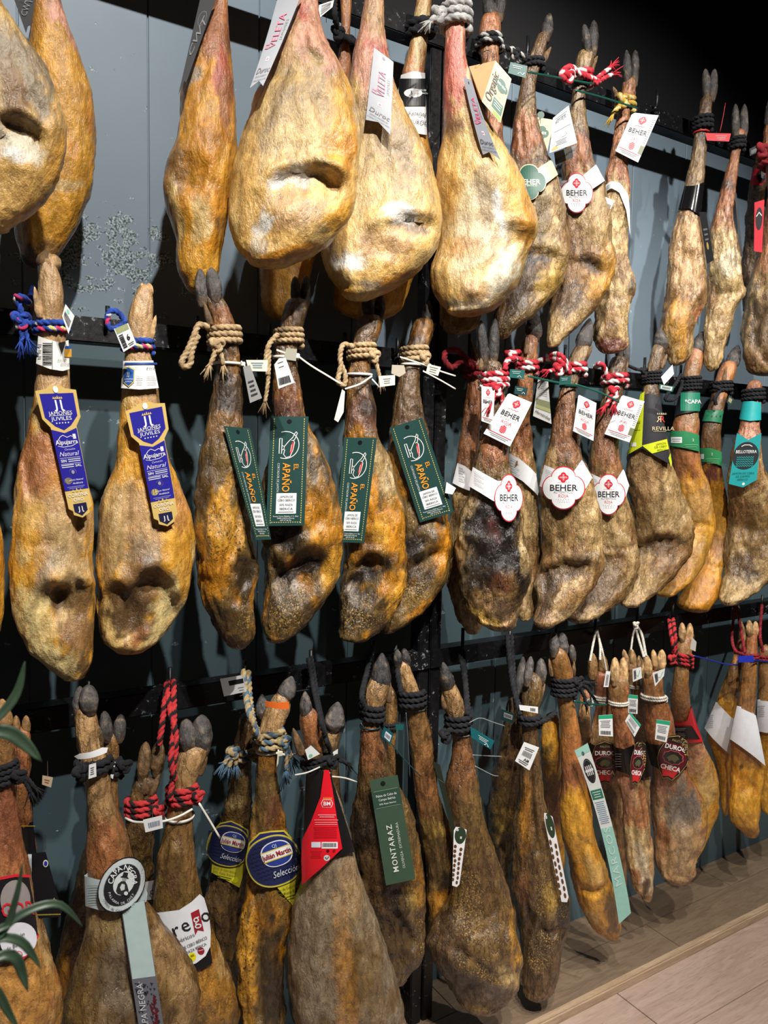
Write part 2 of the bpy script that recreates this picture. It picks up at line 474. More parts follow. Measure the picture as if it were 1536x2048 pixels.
def claw(name, root, wedge, b, tp, wd, off, col, seed, dew):
    B = at(*b, off); T = at(*tp, off)
    ax = T - B; ln = np.linalg.norm(ax)
    v = B - CAMP; v[2] = 0; v /= np.linalg.norm(v)
    zc = proj(B)[2]
    r = wd / 2 * zc / FPX
    d = ax / ln; sx = np.cross(v, d); sx /= np.linalg.norm(sx)
    if sx @ np.array([1, 0, 0]) < 0: sx = -sx
    prof = ([(-0.35, 0.6), (0, 1.0), (0.15, 1.08), (0.4, 0.97), (0.68, 0.72), (0.88, 0.42), (1.0, 0.14)] if wedge else [(-0.35, 0.6), (0, 0.96), (0.25, 1.06), (0.5, 1.0), (0.68, 0.88), (0.83, 0.68), (0.94, 0.44), (1.0, 0.16)]) if not dew else \
           [(-0.3, 0.8), (0, 1.0), (0.3, 0.9), (0.6, 0.7), (0.85, 0.42), (1.0, 0.12)]
    ts = np.linspace(prof[0][0], 1.0, 18)
    ws = np.interp(ts, [p[0] for p in prof], [p[1] for p in prof])
    n = 16; ph = np.arange(n) * 2 * math.pi / n
    V = []
    for t, wv in zip(ts, ws):
        bend = 0.10 * ln * max(t, 0) ** 2
        c = B + ax * t + v * bend
        V.append(c + np.outer(np.cos(ph) * r * wv, sx) - np.outer(np.sign(np.sin(ph)) * np.abs(np.sin(ph)) ** 0.8 * r * wv * (1.05 if not dew else 0.8), v))
    V = np.array(V)
    nz = fbm(V * 120 + seed, seed, 3)
    cen = V.mean(1, keepdims=True)
    V = cen + (V - cen) * (1 + 0.10 * nz[..., None])
    cc = col * (1 + 0.5 * np.clip(nz, -0.6, 1))[..., None]
    if not dew:
        tt = sstep(0.1, -0.1, ts)[:, None, None] * 0.5
        cc = cc * (1 - tt) + C['umber'] * tt
        rim = sstep(0.45, 0.7, nz)[..., None] * 0.3
        cc = cc * (1 - rim) + C['beige'] * rim * 0.6
    base = np.array(root.location)
    VV = np.vstack([V.reshape(-1, 3), V[0].mean(0), V[-1].mean(0) + ax * 0.01]) - base
    F = grid_faces(len(ts), n); i0 = len(ts) * n
    F += [(i0, (j + 1) % n, j) for j in range(n)] + [(i0 + 1, i0 - n + j, i0 - n + (j + 1) % n) for j in range(n)]
    me = mesh(name, VV, F)
    cf = cc.reshape(-1, 3); cf = np.vstack([cf, cf[:1], cf[-1:]])
    setcol(me, np.hstack([np.clip(cf, 0, 1), np.ones((len(cf), 1))]))
    return link(name, me, root, M_HOOF)

def surf(H, px, py, lift=0.004):
    """points on the front of a ham (lifted a little) that are seen at these pixels"""
    px = np.asarray(px, float); py = np.asarray(py, float); y = py.copy()
    o = np.argsort(H.ys)
    for _ in range(5):
        f = lambda a: np.interp(y, H.ys[o], a[o])
        xc, hp = f(H.xc), f(H.hp)
        u = (px - xc) / hp
        Cn = np.stack([f(H.C[:, i]) for i in range(3)], -1)
        vv = np.stack([f(H.v[:, i]) for i in range(3)], -1); ww = np.stack([f(H.w[:, i]) for i in range(3)], -1)
        hd = f(H.hd) + lift; hw = f(H.hw) * (1 + lift / np.maximum(f(H.hw), 0.01))
        uu = u * f(H.hw) / hw
        P = Cn + ww * (u * f(H.hw))[..., None] - vv * (np.sqrt(np.clip(1 - uu * uu, 0, 1)) ** 0.92 * hd)[..., None]
        y = y + (py - proj(P)[1])
        px2 = proj(P)[0]
    return P
# ------------------------------------------------------------------ the room
def box_bm(bm, x0, x1, y0, y1, z0, z1):
    v = [bm.verts.new(p) for p in ((x0,y0,z0),(x1,y0,z0),(x1,y1,z0),(x0,y1,z0),(x0,y0,z1),(x1,y0,z1),(x1,y1,z1),(x0,y1,z1))]
    for q in ((0,1,2,3),(7,6,5,4),(0,4,5,1),(1,5,6,2),(2,6,7,3),(3,7,4,0)):
        bm.faces.new([v[i] for i in q])

def box(name, dims, mat, parent=None, bev=0.0):
    bm = bmesh.new(); box_bm(bm, *dims)
    if bev: bmesh.ops.bevel(bm, geom=bm.edges[:], offset=bev, segments=2, affect='EDGES')
    bmesh.ops.recalc_face_normals(bm, faces=bm.faces)
    me = bpy.data.meshes.new(name); bm.to_mesh(me); bm.free()
    return link(name, me, parent, mat)

def wall_material(name='painted_metal_wall', ca=(110, 126, 138), cb=(120, 136, 148)):
    m, nt, b = new_mat(name)
    tc = nt.nodes.new('ShaderNodeTexCoord').outputs['Object']
    n = node_noise(nt, tc, 3.0, 6)
    base = node_mix(nt, node_map(nt, n, 0.3, 0.7, 0, 1), lin(ca), lin(cb))
    # flaked paint: shiny primer where the paint has come off
    fl = node_noise(nt, node_scale(nt, tc, (1, 1, 1.6)), 18, 8, 0.62)
    geo = nt.nodes.new('ShaderNodeNewGeometry').outputs['Position']
    dv = nt.nodes.new('ShaderNodeVectorMath'); dv.operation = 'SUBTRACT'; dv.inputs[1].default_value = (0.37, 0, 2.0)
    nt.links.new(geo, dv.inputs[0])
    ln = nt.nodes.new('ShaderNodeVectorMath'); ln.operation = 'LENGTH'
    nt.links.new(node_scale(nt, dv.outputs[0], (0.75, 0, 1.3)), ln.inputs[0])
    near = node_map(nt, ln.outputs['Value'], 0.0, 0.2, 0.25, 0.0)
    ad = nt.nodes.new('ShaderNodeMath'); ad.operation = 'ADD'
    nt.links.new(fl, ad.inputs[0]); nt.links.new(near, ad.inputs[1])
    mask = node_map(nt, ad.outputs[0], 0.655, 0.665, 0, 1)
    fine = node_map(nt, node_noise(nt, tc, 220, 3), 0.4, 0.62, 0, 1)
    flake = node_mix(nt, fine, lin((58, 76, 78)), lin((176, 190, 194)))
    nt.links.new(node_mix(nt, mask, base, flake), b.inputs['Base Color'])
    nt.links.new(node_map(nt, mask, 0, 1, 0.55, 0.3), b.inputs['Roughness'])
    nn = bump(nt, mask, 0.3, 0.001)
    nt.links.new(nn, b.inputs['Normal'])
    return m

def black_paint():
    m, nt, b = new_mat('chipped_black_paint')
    tc = nt.nodes.new('ShaderNodeTexCoord').outputs['Object']
    n = node_noise(nt, tc, 70, 8, 0.7)
    n2 = node_noise(nt, tc, 9, 3)
    ad = nt.nodes.new('ShaderNodeMath'); ad.operation = 'MULTIPLY_ADD'; ad.inputs[1].default_value = 0.35
    nt.links.new(n2, ad.inputs[0]); nt.links.new(n, ad.inputs[2])
    mask = node_map(nt, ad.outputs[0], 0.80, 0.83, 0, 1)
    c = node_mix(nt, mask, lin((14, 14, 17)), lin((120, 120, 122)))
    nt.links.new(c, b.inputs['Base Color'])
    nt.links.new(node_map(nt, n, 0.3, 0.7, 0.32, 0.55), b.inputs['Roughness'])
    nt.links.new(bump(nt, n, 0.3, 0.002), b.inputs['Normal'])
    return m

def wood(name, c1, c2, dark, rough=0.42, scale=1.0):
    m, nt, b = new_mat(name)
    tc = nt.nodes.new('ShaderNodeTexCoord').outputs['Object']
    warp = node_noise(nt, node_scale(nt, tc, (1.2, 5, 5)), 2.0 * scale, 4)
    mp = node_scale(nt, tc, (1.0, 14, 14))
    addv = nt.nodes.new('ShaderNodeVectorMath'); addv.operation = 'ADD'
    nt.links.new(mp, addv.inputs[0])
    sc = nt.nodes.new('ShaderNodeVectorMath'); sc.operation = 'SCALE'; sc.inputs['Scale'].default_value = 3.0
    cb = nt.nodes.new('ShaderNodeCombineXYZ'); nt.links.new(warp, cb.inputs[1])
    nt.links.new(cb.outputs[0], sc.inputs[0]); nt.links.new(sc.outputs[0], addv.inputs[1])
    g = node_noise(nt, addv.outputs[0], 4.0 * scale, 8, 0.65)
    g2 = node_noise(nt, node_scale(nt, tc, (6, 90, 90)), 3.0 * scale, 6, 0.7)
    c = node_mix(nt, node_map(nt, g, 0.35, 0.65, 0, 1), lin(c1), lin(c2))
    c = node_mix(nt, node_map(nt, g2, 0.52, 0.72, 0, 0.7), c, lin(dark))
    nt.links.new(c, b.inputs['Base Color'])
    b.inputs['Roughness'].default_value = rough
    nt.links.new(bump(nt, g2, 0.25, 0.002), b.inputs['Normal'])
    return m

M_WALL = wall_material()
M_WALL2 = wall_material('teal_wall_with_shade', (66, 84, 90), (74, 94, 100))  # teal lower paint, its colour darkened further for the shade behind the hams
M_BLACK = black_paint()
M_DARK = plain((16, 16, 18), 0.6, name='matt_black')
M_PLAT = wood('platform_wood', (122, 104, 84), (104, 87, 70), (70, 57, 46))
M_FLOOR = wood('floor_wood', (168, 146, 132), (150, 128, 114), (112, 92, 80), scale=0.8)

wall = tag(box('wall_back', (-1.2, 5.6, 0.0, 0.1, 0.0, 2.66), M_WALL), kind='structure')
# narrow raised metal panels: each with its own recessed joint
seams = [-1.292 + 0.25 * i for i in range(29)]
def panel_mesh(z0, z1, mat):
    bm = bmesh.new(); box_bm(bm, 0.0, 0.2472, -0.004, 0.0, z0, z1)
    bmesh.ops.bevel(bm, geom=[e for e in bm.edges if abs(e.verts[0].co.z - e.verts[1].co.z) > 0.5], offset=0.0012, segments=1, affect='EDGES')
    bmesh.ops.recalc_face_normals(bm, faces=bm.faces)
    pm = bpy.data.meshes.new('panel'); bm.to_mesh(pm); bm.free(); pm.materials.append(mat)
    return pm
for pan in (panel_mesh(1.828, 2.66, M_WALL), panel_mesh(0.0, 1.826, M_WALL2)):
    for x in seams:
        if x > 5.3: break
        o = bpy.data.objects.new('panel', pan); COL.objects.link(o); o.location.x = x; o.parent = wall
tag(box('wall_upper', (-1.2, 5.6, -0.03, 0.1, 2.66, 3.8), M_DARK), kind='structure')
tag(box('wall_right', (5.6, 5.7, -4.0, 0.1, 0.0, 3.8), M_DARK), kind='structure')
tag(box('ceiling', (-1.2, 5.7, -4.0, 0.1, 3.8, 3.9), M_DARK), kind='structure')
floor = tag(box('floor', (-2.5, 5.7, -4.0, 0.1, -0.02, 0.058), M_DARK), kind='structure')
# floorboards, run along the wall
for r in range(10):
    y1 = -0.294 - 0.19 * r
    for c in range(4):
        x0 = -2.4 + c * 2.05 - (0.9 if r % 2 else 0.0)
        box('floorboard', (x0, x0 + 2.047, y1 - 0.188, y1, 0.058, 0.064), M_FLOOR, floor, 0.0008)
plat = tag(box('floor_platform', (-1.2, 5.6, -0.27, 0.0, 0.058, 0.078), M_DARK), kind='structure')
for r in range(2):
    y1 = -0.002 - 0.137 * r
    for c in range(6):
        x0 = -1.2 + c * 1.22 - (0.45 if r else 0.0)
        box('plank', (max(x0, -1.2), min(x0 + 1.218, 5.6), y1 - 0.1355, y1, 0.078, 0.085), M_PLAT, plat, 0.0008)
M_NOSE = wood('nosing_wood', (176, 152, 126), (150, 126, 100), (110, 90, 70))
box('stair_nosing', (-1.2, 5.6, -0.293, -0.268, 0.058, 0.0885), M_NOSE, plat, 0.004)

# ------------------------------------------------------------------ steel racks
RZ = (2.625, 1.851, 1.097)
def rack(label, x0, x1, post_x):
    root = tag(empty('hanging_rack', ((x0 + x1) / 2, -0.1, 0.085)), label, 'rack')
    def part(name, dims):
        o = box(name, dims, M_BLACK, None, 0.0025)
        o.data.transform(Matrix.Translation(-root.location)); o.parent = root
        return o
    for z in RZ: part('rail', (x0, x1, -0.13, -0.085, z - 0.049, z))
    for px in post_x: part('post', (px, px + 0.033, -0.122, -0.084, 0.085, 2.64))
    for px in post_x:
        for z in (0.5, 2.2): part('wall_bracket', (px + 0.005, px + 0.028, -0.084, 0.0, z, z + 0.03))
    return root
RACK_L = rack('black steel rack of three rails on the left of the double post', -0.9, 1.1325, (-0.9, 1.0985))
RACK_R = rack('black steel rack of three rails to the right of the double post', 1.1355, 4.9, (1.1365, 4.86))

def hook(px, py, row, tall=0.055):
    """upright pin in front of a rail whose tip shows at this pixel"""
    tip = at(px, py, 0.15)
    z = RZ[row]
    root = RACK_L if tip[0] < 1.134 else RACK_R
    bm = bmesh.new()
    path = [(tip[0], -0.128, z - 0.02), (tip[0], -0.143, z - 0.018), (tip[0], -0.15, z - 0.008), (tip[0], -0.15, max(tip[2], z + 0.02))]
    vs, fs = tube_geo(path, [0.0045] * 4, 8)
    me = mesh('hook', vs, fs); me.transform(Matrix.Translation(-root.location))
    link('hook', me, root, M_BLACK)
# ================================================================== top rail
ham('T1', 0.36, 0.6, 'fresh', '-95,-150 -95,-60 -110,20 -128,100 -140,200 -138,300 -118,380 -80,430', '-30,-150 -22,-60 6,0 23,20 62,69 94,106 119,162 137,200 141,250 137,300 125,340 90,397 47,434 20,455', (-15, 470),
    'broad ham cut by the left picture edge, grey meat face with hollow', shank_to=-60,
    feats=[('ledge', 40, 262, 60, 40, 32, 0.042), ('ledge', -25, 285, 50, 34, -5, 0.025), ('crease', '30,110 60,190 95,250', 9, 0.008), ('ridge', 110, 250, 22, 34, 30, 0.012)],
    cols=[('meat', 10, 160, 95, 140, 10), ('grey', 40, 140, 45, 90, -25), ('brown', 30, 190, 20, 60, -20), ('fat', 40, 285, 60, 28, 30), ('white', 25, 305, 30, 14, 30), ('gold', 110, 330, 22, 40, 20, 0.4, 0.6)])
ham('T2', 0.19, 0.85, 'gold', '70,-150 72,-60 67,0 58,80 40,180 24,300 20,400 28,470 38,510', '112,-150 118,-60 122,0 141,53 162,103 181,156 189,203 192,266 187,344 175,397 156,447 134,484 116,515 100,532', (75, 540),
    'smooth golden ham seen edge-on, partly behind the broad leftmost ham', shank_to=30,
    cols=[('pink', 115, 20, 24, 30, 0), ('pink', 140, 60, 8, 60, -25), ('brown', 105, 500, 30, 22, 0), ('dark', 60, 520, 40, 26, 10), ('pale', 130, 370, 30, 10, 0)])
ham('T3', 0.25, 1.0, 'gold', '430,-140 434,-60 431,6 409,56 384,100 375,137 362,175 359,250 353,281 334,325 328,381 331,416 347,462 356,487 353,520 357,551 371,572', '462,-140 458,-60 455,0 459,69 466,131 472,219 473,272 472,316 462,375 456,437 444,500 438,541 425,575', (398, 590),
    'narrow glossy golden ham hanging alone left of the grey-tagged hams', shank_to=120,
    feats=[('crease', '405,110 415,130 400,160', 6, 0.006), ('dent', 370, 345, 30, 55, 10, 0.02), ('crease', '360,360 398,372 410,330', 7, 0.01), ('ridge', 415, 280, 40, 80, 0, 0.008), ('ridge', 420, 470, 30, 60, 5, 0.01)],
    cols=[('red', 445, 150, 18, 40, 0), ('grey', 385, 150, 18, 22, 20), ('rust', 452, 200, 14, 60, 0), ('brown', 352, 350, 24, 60, 8), ('pale', 350, 430, 16, 60, -10), ('amber', 410, 300, 34, 60, 0), ('pale', 410, 440, 26, 50, 0), ('brown', 436, 445, 12, 14, 0)])
ham('T4', 0.36, 0.62, 'fresh', '596,-120 600,-60 596,0 588,31 562,90 545,120 531,175 509,194 493,250 477,312 463,375 459,437 462,475 474,506 496,528', '634,-120 632,-60 635,0 638,22 646,62 665,103 690,141 706,181 718,237 723,281 721,337 715,397 696,444 665,481 627,512 581,531', (534, 539),
    'large ham with pink shank and a deep white-lined hollow, silver tag', shank_to=130,
    feats=[('ledge', 645, 364, 50, 38, 24, 0.05), ('ledge', 578, 366, 50, 34, -22, 0.03), ('crease', '605,60 612,100 640,120', 8, 0.008), ('crease', '575,200 590,260 585,310', 10, 0.006), ('crease', '640,200 650,260 664,310', 10, 0.006), ('ridge', 672, 340, 30, 24, 20, 0.016), ('dent', 520, 470, 24, 40, 10, 0.012), ('ridge', 600, 440, 60, 40, 15, 0.008)],
    cols=[('red', 612, 30, 16, 22, 0), ('pink', 630, 80, 40, 70, 20), ('meat', 590, 240, 80, 120, 10, 0.4, 1.0), ('pale', 590, 290, 50, 60, 0, 0.5, 0.7), ('umber', 560, 200, 12, 90, 20, 0.5, 0.4), ('gold', 690, 240, 26, 90, 5), ('amber', 700, 300, 16, 40, 0), ('white', 558, 356, 24, 14, -30), ('white', 605, 345, 30, 18, 20, 0.4, 0.8), ('tan', 600, 420, 70, 40, 10), ('white', 525, 445, 16, 26, 25), ('meat', 640, 415, 30, 30, 0), ('grey', 520, 490, 24, 20, 0), ('amber', 590, 505, 70, 14, -12), ('gold', 680, 440, 30, 40, 40)])
ham('T5', 0.28, 0.66, 'fresh', '733,-120 733,-60 729,0 721,47 715,81 705,103 701,140 690,200 680,260 668,340 655,420 643,480 640,500 643,525 659,559 681,584', '764,-120 766,-60 768,0 768,37 771,78 781,119 787,162 806,206 827,250 849,290 868,340 881,397 887,444 881,484 862,519 831,550 784,581 740,600', (715, 604),
    'large pale ham with a silver tag and whitish lower end, between two big hams', shank_to=150,
    feats=[('ledge', 835, 452, 48, 30, 14, 0.04), ('ledge', 775, 462, 36, 24, -18, 0.02), ('ridge', 752, 440, 22, 22, 0, 0.014), ('crease', '760,250 775,320 760,400', 9, 0.007), ('crease', '800,300 830,360', 10, 0.005), ('ridge', 685, 545, 36, 30, 10, 0.014), ('dent', 780, 500, 60, 24, 10, 0.012)],
    cols=[('red', 745, 95, 30, 18, 20), ('pink', 735, 150, 26, 60, 0), ('tan', 750, 30, 24, 40, 0), ('meat', 775, 340, 80, 130, -15, 0.5, 1.0), ('grey', 800, 300, 30, 60, -20, 0.5, 0.6), ('pale', 740, 420, 40, 100, 0, 0.5), ('white', 800, 425, 34, 16, 20), ('umber', 832, 455, 26, 10, 15), ('white', 700, 525, 34, 22, 10), ('tan', 760, 490, 50, 30, 0), ('grey', 745, 570, 30, 12, 0), ('amber', 800, 560, 50, 14, -25), ('gold', 690, 580, 30, 10, 25)])
ham('T6', 0.28, 0.66, 'fresh', '898,-120 894,-60 891,0 890,64 888,129 885,180 886,232 884,290 873,329 868,360 872,420 876,470 873,516 860,540 861,564 870,596 893,622', '932,-120 934,-60 935,0 931,64 930,106 935,135 960,206 986,264 1012,296 1035,338 1054,380 1070,429 1076,458 1073,483 1057,503 1052,528 1038,567 1015,596 989,622 957,632', (922, 635),
    'pale creamy ham with red shank and grey rope, silver tag on its right', shank_to=240,
    feats=[('ledge', 1040, 478, 52, 30, 25, 0.03), ('ridge', 1060, 450, 20, 30, 10, 0.012), ('crease', '1035,480 1000,520 960,545', 12, 0.01), ('ridge', 1010, 560, 26, 50, 28, 0.012), ('crease', '945,350 955,410 975,450', 10, 0.006), ('crease', '985,390 990,440', 7, 0.005), ('ridge', 945, 585, 24, 20, 0, 0.012)],
    cols=[('red', 908, 150, 26, 100, 0), ('wine', 912, 250, 24, 26, 20, 0.4, 0.7), ('pale', 955, 430, 95, 150, 0, 0.5, 1.0), ('fat', 960, 470, 60, 90, 0, 0.7, 0.5), ('gold', 900, 380, 20, 60, 0, 0.6, 0.6), ('grey', 975, 380, 22, 70, -12, 0.5, 0.6), ('white', 1000, 430, 10, 50, -10), ('gold', 1040, 400, 24, 60, -15, 0.4, 0.7), ('amber', 1055, 450, 16, 40, 0, 0.4, 0.7), ('fat', 1005, 550, 26, 70, 25), ('tan', 945, 585, 30, 22, 0), ('amber', 930, 495, 40, 20, 0, 0.5, 0.6), ('grey', 930, 610, 50, 10, 0), ('amber', 960, 628, 70, 6, -6)])
ham('T4b', 0.12, 0.7, 'gold', '676,-60 680,0 684,60 676,120 650,200 600,300 550,400 520,480 515,540 520,600', '705,-60 704,0 700,60 702,120 704,200 690,300 660,420 630,520 617,580 612,620', (560, 642),
    'dim golden ham hidden behind the pink-shanked ham, reddish shank showing', res=0.6, shank_to=200)
ham('T5b', 0.12, 0.7, 'gold', '838,-60 834,0 828,32 819,97 801,155 796,200 780,270 740,380 690,480 668,560 666,610', '866,-60 864,0 860,32 856,80 848,142 852,240 854,274 867,322 870,400 850,480 825,560 812,600', (740, 642),
    'ham with a black and white paper band, hidden behind two large hams', res=0.7, shank_to=260, cols=[('beige', 835, 60, 30, 70, 0)])
ham('T6b', 0.178, 0.35, 'tan', '962,30 958,60 958,90 965,140 972,200 970,260 930,400 890,500 870,590 880,640', '1005,30 1000,60 1000,80 996,140 1000,200 1010,300 1030,400 1010,500 985,580 960,640', (910, 670),
    'ham with dark raised hoof behind the folded kraft carton tag', toes='984,40,972,-10,28 998,30,1004,-22,24', res=0.7, hoofcol='black')
ham('T7', 0.225, 0.6, 'beher', '1077,62 1062,104 1056,121 1048,140 1043,160 1033,208 1029,229 1023,281 1021,302 1016,330 1000,400 992,500 986,580 988,640', '1100,69 1092,87 1085,133 1074,150 1070,160 1072,208 1075,240 1083,271 1094,312 1100,320 1113,349 1124,393 1133,433 1138,473 1140,499 1137,532 1124,566 1106,592 1084,617 1055,641 1022,665', (1002, 679),
    'brown ham with a green clover band, dark hollow below it', toes='1092,70,1100,24,24', claws='1088,120,1102,92,12', hoofcol='black',
    feats=[('ledge', 1080, 515, 46, 26, 0, 0.03), ('crease', '1040,240 1046,300', 5, 0.006), ('crease', '1058,235 1068,300', 5, 0.006), ('ridge', 1125, 490, 14, 40, 0, 0.01), ('ledge', 1080, 585, 30, 14, -5, 0.012)],
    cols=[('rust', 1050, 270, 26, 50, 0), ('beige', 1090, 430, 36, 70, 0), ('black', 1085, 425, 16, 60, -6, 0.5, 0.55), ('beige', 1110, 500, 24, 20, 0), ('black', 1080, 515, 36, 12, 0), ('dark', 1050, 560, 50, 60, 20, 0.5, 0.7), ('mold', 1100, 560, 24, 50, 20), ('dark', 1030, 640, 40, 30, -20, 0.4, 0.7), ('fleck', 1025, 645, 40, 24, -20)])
ham('T8', 0.24, 0.7, 'beher', '1156,87 1150,125 1147,160 1146,179 1140,210 1136,250 1128,300 1121,333 1116,400 1112,480 1106,560 1097,621 1095,654 1093,680', '1192,104 1188,130 1178,160 1170,187 1172,210 1173,240 1179,271 1183,302 1192,329 1208,362 1217,406 1226,455 1230,499 1230,535 1224,566 1210,594 1181,628 1155,654 1124,681', (1100, 695),
    'brown ham with red and white clover band and a red rope at its ankle', toes='1176,100,1168,46,18,0.01 1186,96,1188,38,20', claws='1182,140,1195,110,12', hoofcol='black',
    feats=[('ledge', 1175, 535, 44, 26, 20, 0.026), ('ridge', 1205, 470, 22, 60, -8, 0.01), ('crease', '1160,320 1165,350', 8, 0.006), ('crease', '1150,420 1160,500', 8, 0.006), ('crease', '1120,600 1170,560', 8, 0.006)],
    cols=[('rust', 1150, 310, 30, 50, 0), ('meat', 1190, 430, 30, 80, -10), ('gold', 1190, 575, 36, 22, -15, 0.4, 0.6), ('dark', 1185, 530, 24, 12, 30, 0.5, 0.8), ('gold', 1215, 540, 14, 50, 0, 0.4, 0.5), ('umber', 1140, 600, 30, 40, 30), ('fleck', 1110, 660, 18, 30, 0)])
ham('T9', 0.22, 0.65, 'tan', '1244,160 1242,185 1238,210 1233,235 1226,275 1219,312 1210,354 1205,420 1200,500 1192,580 1188,654 1190,681', '1274,160 1271,188 1262,215 1258,233 1257,280 1256,323 1258,375 1259,430 1259,477 1261,521 1266,540 1275,556 1275,590 1259,608 1258,654 1259,687', (1216, 708),
    'slim tan ham with yellow rope and a curling white paper band', toes='1255,158,1253,98,17 1269,156,1271,98,17', claws='1236,200,1226,172,12', hoofcol='black',
    feats=[('ridge', 1266, 575, 12, 20, 0, 0.012), ('crease', '1240,420 1235,500', 6, 0.005), ('crease', '1200,590 1230,600', 8, 0.006)],
    cols=[('beige', 1225, 440, 30, 80, 0), ('umber', 1265, 575, 10, 22, 0), ('wine', 1225, 690, 24, 20, 0)])
ham('T10', 0.24, 0.8, 'beher', '1401,190 1394,233 1391,250 1389,263 1383,306 1369,369 1356,419 1343,475 1330,565 1320,631 1318,664 1330,697', '1426,196 1422,243 1418,255 1416,263 1412,312 1409,359 1400,420 1399,432 1406,482 1412,548 1414,600 1412,618 1396,630 1389,664 1384,700', (1348, 732),
    'brown ham with a glossy black band halfway up and red seal', toes='1413,188,1411,136,17 1425,188,1429,136,17', hoofcol='char',
    feats=[('crease', '1380,510 1376,570', 8, 0.008), ('crease', '1365,480 1358,560', 7, 0.006), ('dent', 1402, 628, 14, 26, 0, 0.02), ('ridge', 1405, 590, 14, 16, 0, 0.01)],
    cols=[('tan', 1370, 510, 40, 80, 0), ('gold', 1358, 650, 20, 60, 0, 0.5, 0.6), ('rust', 1402, 630, 10, 24, 0)])
ham('T11', 0.24, 0.85, 'tan', '1466,262 1463,285 1462,306 1449,352 1436,399 1422,452 1416,515 1412,581 1409,648 1406,714', '1494,262 1486,285 1482,302 1475,346 1469,399 1465,432 1478,500 1482,511 1489,591 1480,606 1468,615 1465,638 1449,697', (1422, 743),
    'pale bony ham with a two-part dark hoof beside the red-tagged ham', toes='1471,262,1471,206,15 1487,264,1489,206,16', hoofcol='char', group=None,
    feats=[('crease', '1430,590 1470,585 1488,575', 8, 0.01), ('ridge', 1455, 540, 26, 40, 0, 0.012)],
    cols=[('rust', 1450, 400, 22, 50, 10), ('beige', 1450, 540, 34, 80, 0), ('fat', 1460, 520, 20, 30, 0, 0.5, 0.6), ('black', 1455, 372, 12, 14, 0, 0.4, 0.7), ('meat', 1430, 660, 24, 60, 0)])
ham('T11b', 0.12, 0.8, 'dark', '1512,300 1508,340 1500,372 1490,430 1484,500 1478,560', '1536,300 1534,340 1530,372 1528,430 1522,500 1515,560', (1498, 640),
    'very dark ham in shadow carrying the red strip near the right edge', res=0.6)
ham('T12', 0.26, 0.8, 'tan', '1526,250 1524,300 1532,340 1535,389 1525,450 1512,515 1492,571 1479,648 1482,714 1495,737', '1556,250 1558,300 1562,340 1566,389 1572,450 1590,515 1608,571 1616,648 1605,700 1580,735', (1530, 752),
    'brown ham cut off by the right picture edge on the top rail', toes='1541,248,1541,190,22', hoofcol='char', shank_to=430,
    feats=[('crease', '1505,600 1510,680 1530,720', 8, 0.012), ('crease', '1525,560 1520,640', 8, 0.008)], cols=[('rust', 1540, 470, 40, 80, 0), ('umber', 1520, 640, 30, 60, 0), ('brown', 1510, 720, 40, 24, 0)])

# ================================================================== middle rail
ham('M0', 0.26, 0.7, 'gold', '-80,700 -85,800 -110,900 -130,1000 -140,1100 -130,1200 -100,1260', '-40,700 -35,800 -20,900 -5,1000 8,1100 10,1150 10,1220 2,1270 -20,1300', (-50, 1310),
    'sliver of a golden ham at the left picture edge, middle rail', res=0.6)
ham('M1', 0.27, 0.66, 'juv', '78,505 73,522 73,537 79,566 74,590 70,615 76,641 75,680 74,735 70,774 62,826 55,871 47,905 38,923 30,969 27,1024 22,1073 15,1120 15,1174 21,1221 33,1257 55,1295 90,1328 123,1355', '106,508 117,540 125,563 128,597 128,647 134,680 138,740 141,772 146,826 160,880 175,950 186,988 189,1051 191,1120 197,1180 191,1213 189,1257 189,1298 186,1330 170,1355', (148, 1363),
    'golden ham with blue shield tag and blue rope, leftmost on the middle rail', toes='87,530,88,505,27 109,533,107,508,26', claws='77,622,69,573,15', hoofcol='tan', shank_to=800,
    feats=[('ledge', 155, 1212, 60, 66, -22, 0.052), ('ledge', 102, 1205, 36, 50, 30, 0.028), ('crease', '48,920 52,960 60,990', 6, 0.008), ('crease', '160,1000 158,1100 175,1150', 10, 0.008), ('crease', '88,1085 105,1090', 8, 0.006), ('ridge', 175, 1175, 18, 30, 10, 0.014), ('ridge', 140, 1290, 36, 40, 0, 0.01), ('crease', '98,530 98,520 92,512', 4, 0.006), ('ridge', 105, 610, 16, 26, 0, 0.006)],
    cols=[('tan', 100, 560, 50, 90, 0), ('rust', 70, 920, 40, 90, 10), ('rust', 100, 970, 50, 40, 0, 0.5, 0.6), ('pale', 70, 1030, 50, 34, -20, 0.5, 0.5), ('tan', 125, 1100, 60, 110, 5), ('meat', 140, 1120, 44, 80, 0), ('blue', 95, 1140, 14, 50, 25, 0.5, 0.4), ('umber', 140, 1205, 56, 36, 0), ('brown', 150, 1262, 46, 46, 0, 0.5, 1.0), ('cream', 62, 1240, 40, 60, -25, 0.5, 0.95), ('cream', 110, 1318, 60, 30, 30, 0.4, 1.0), ('umber', 172, 1335, 18, 24, 0)])
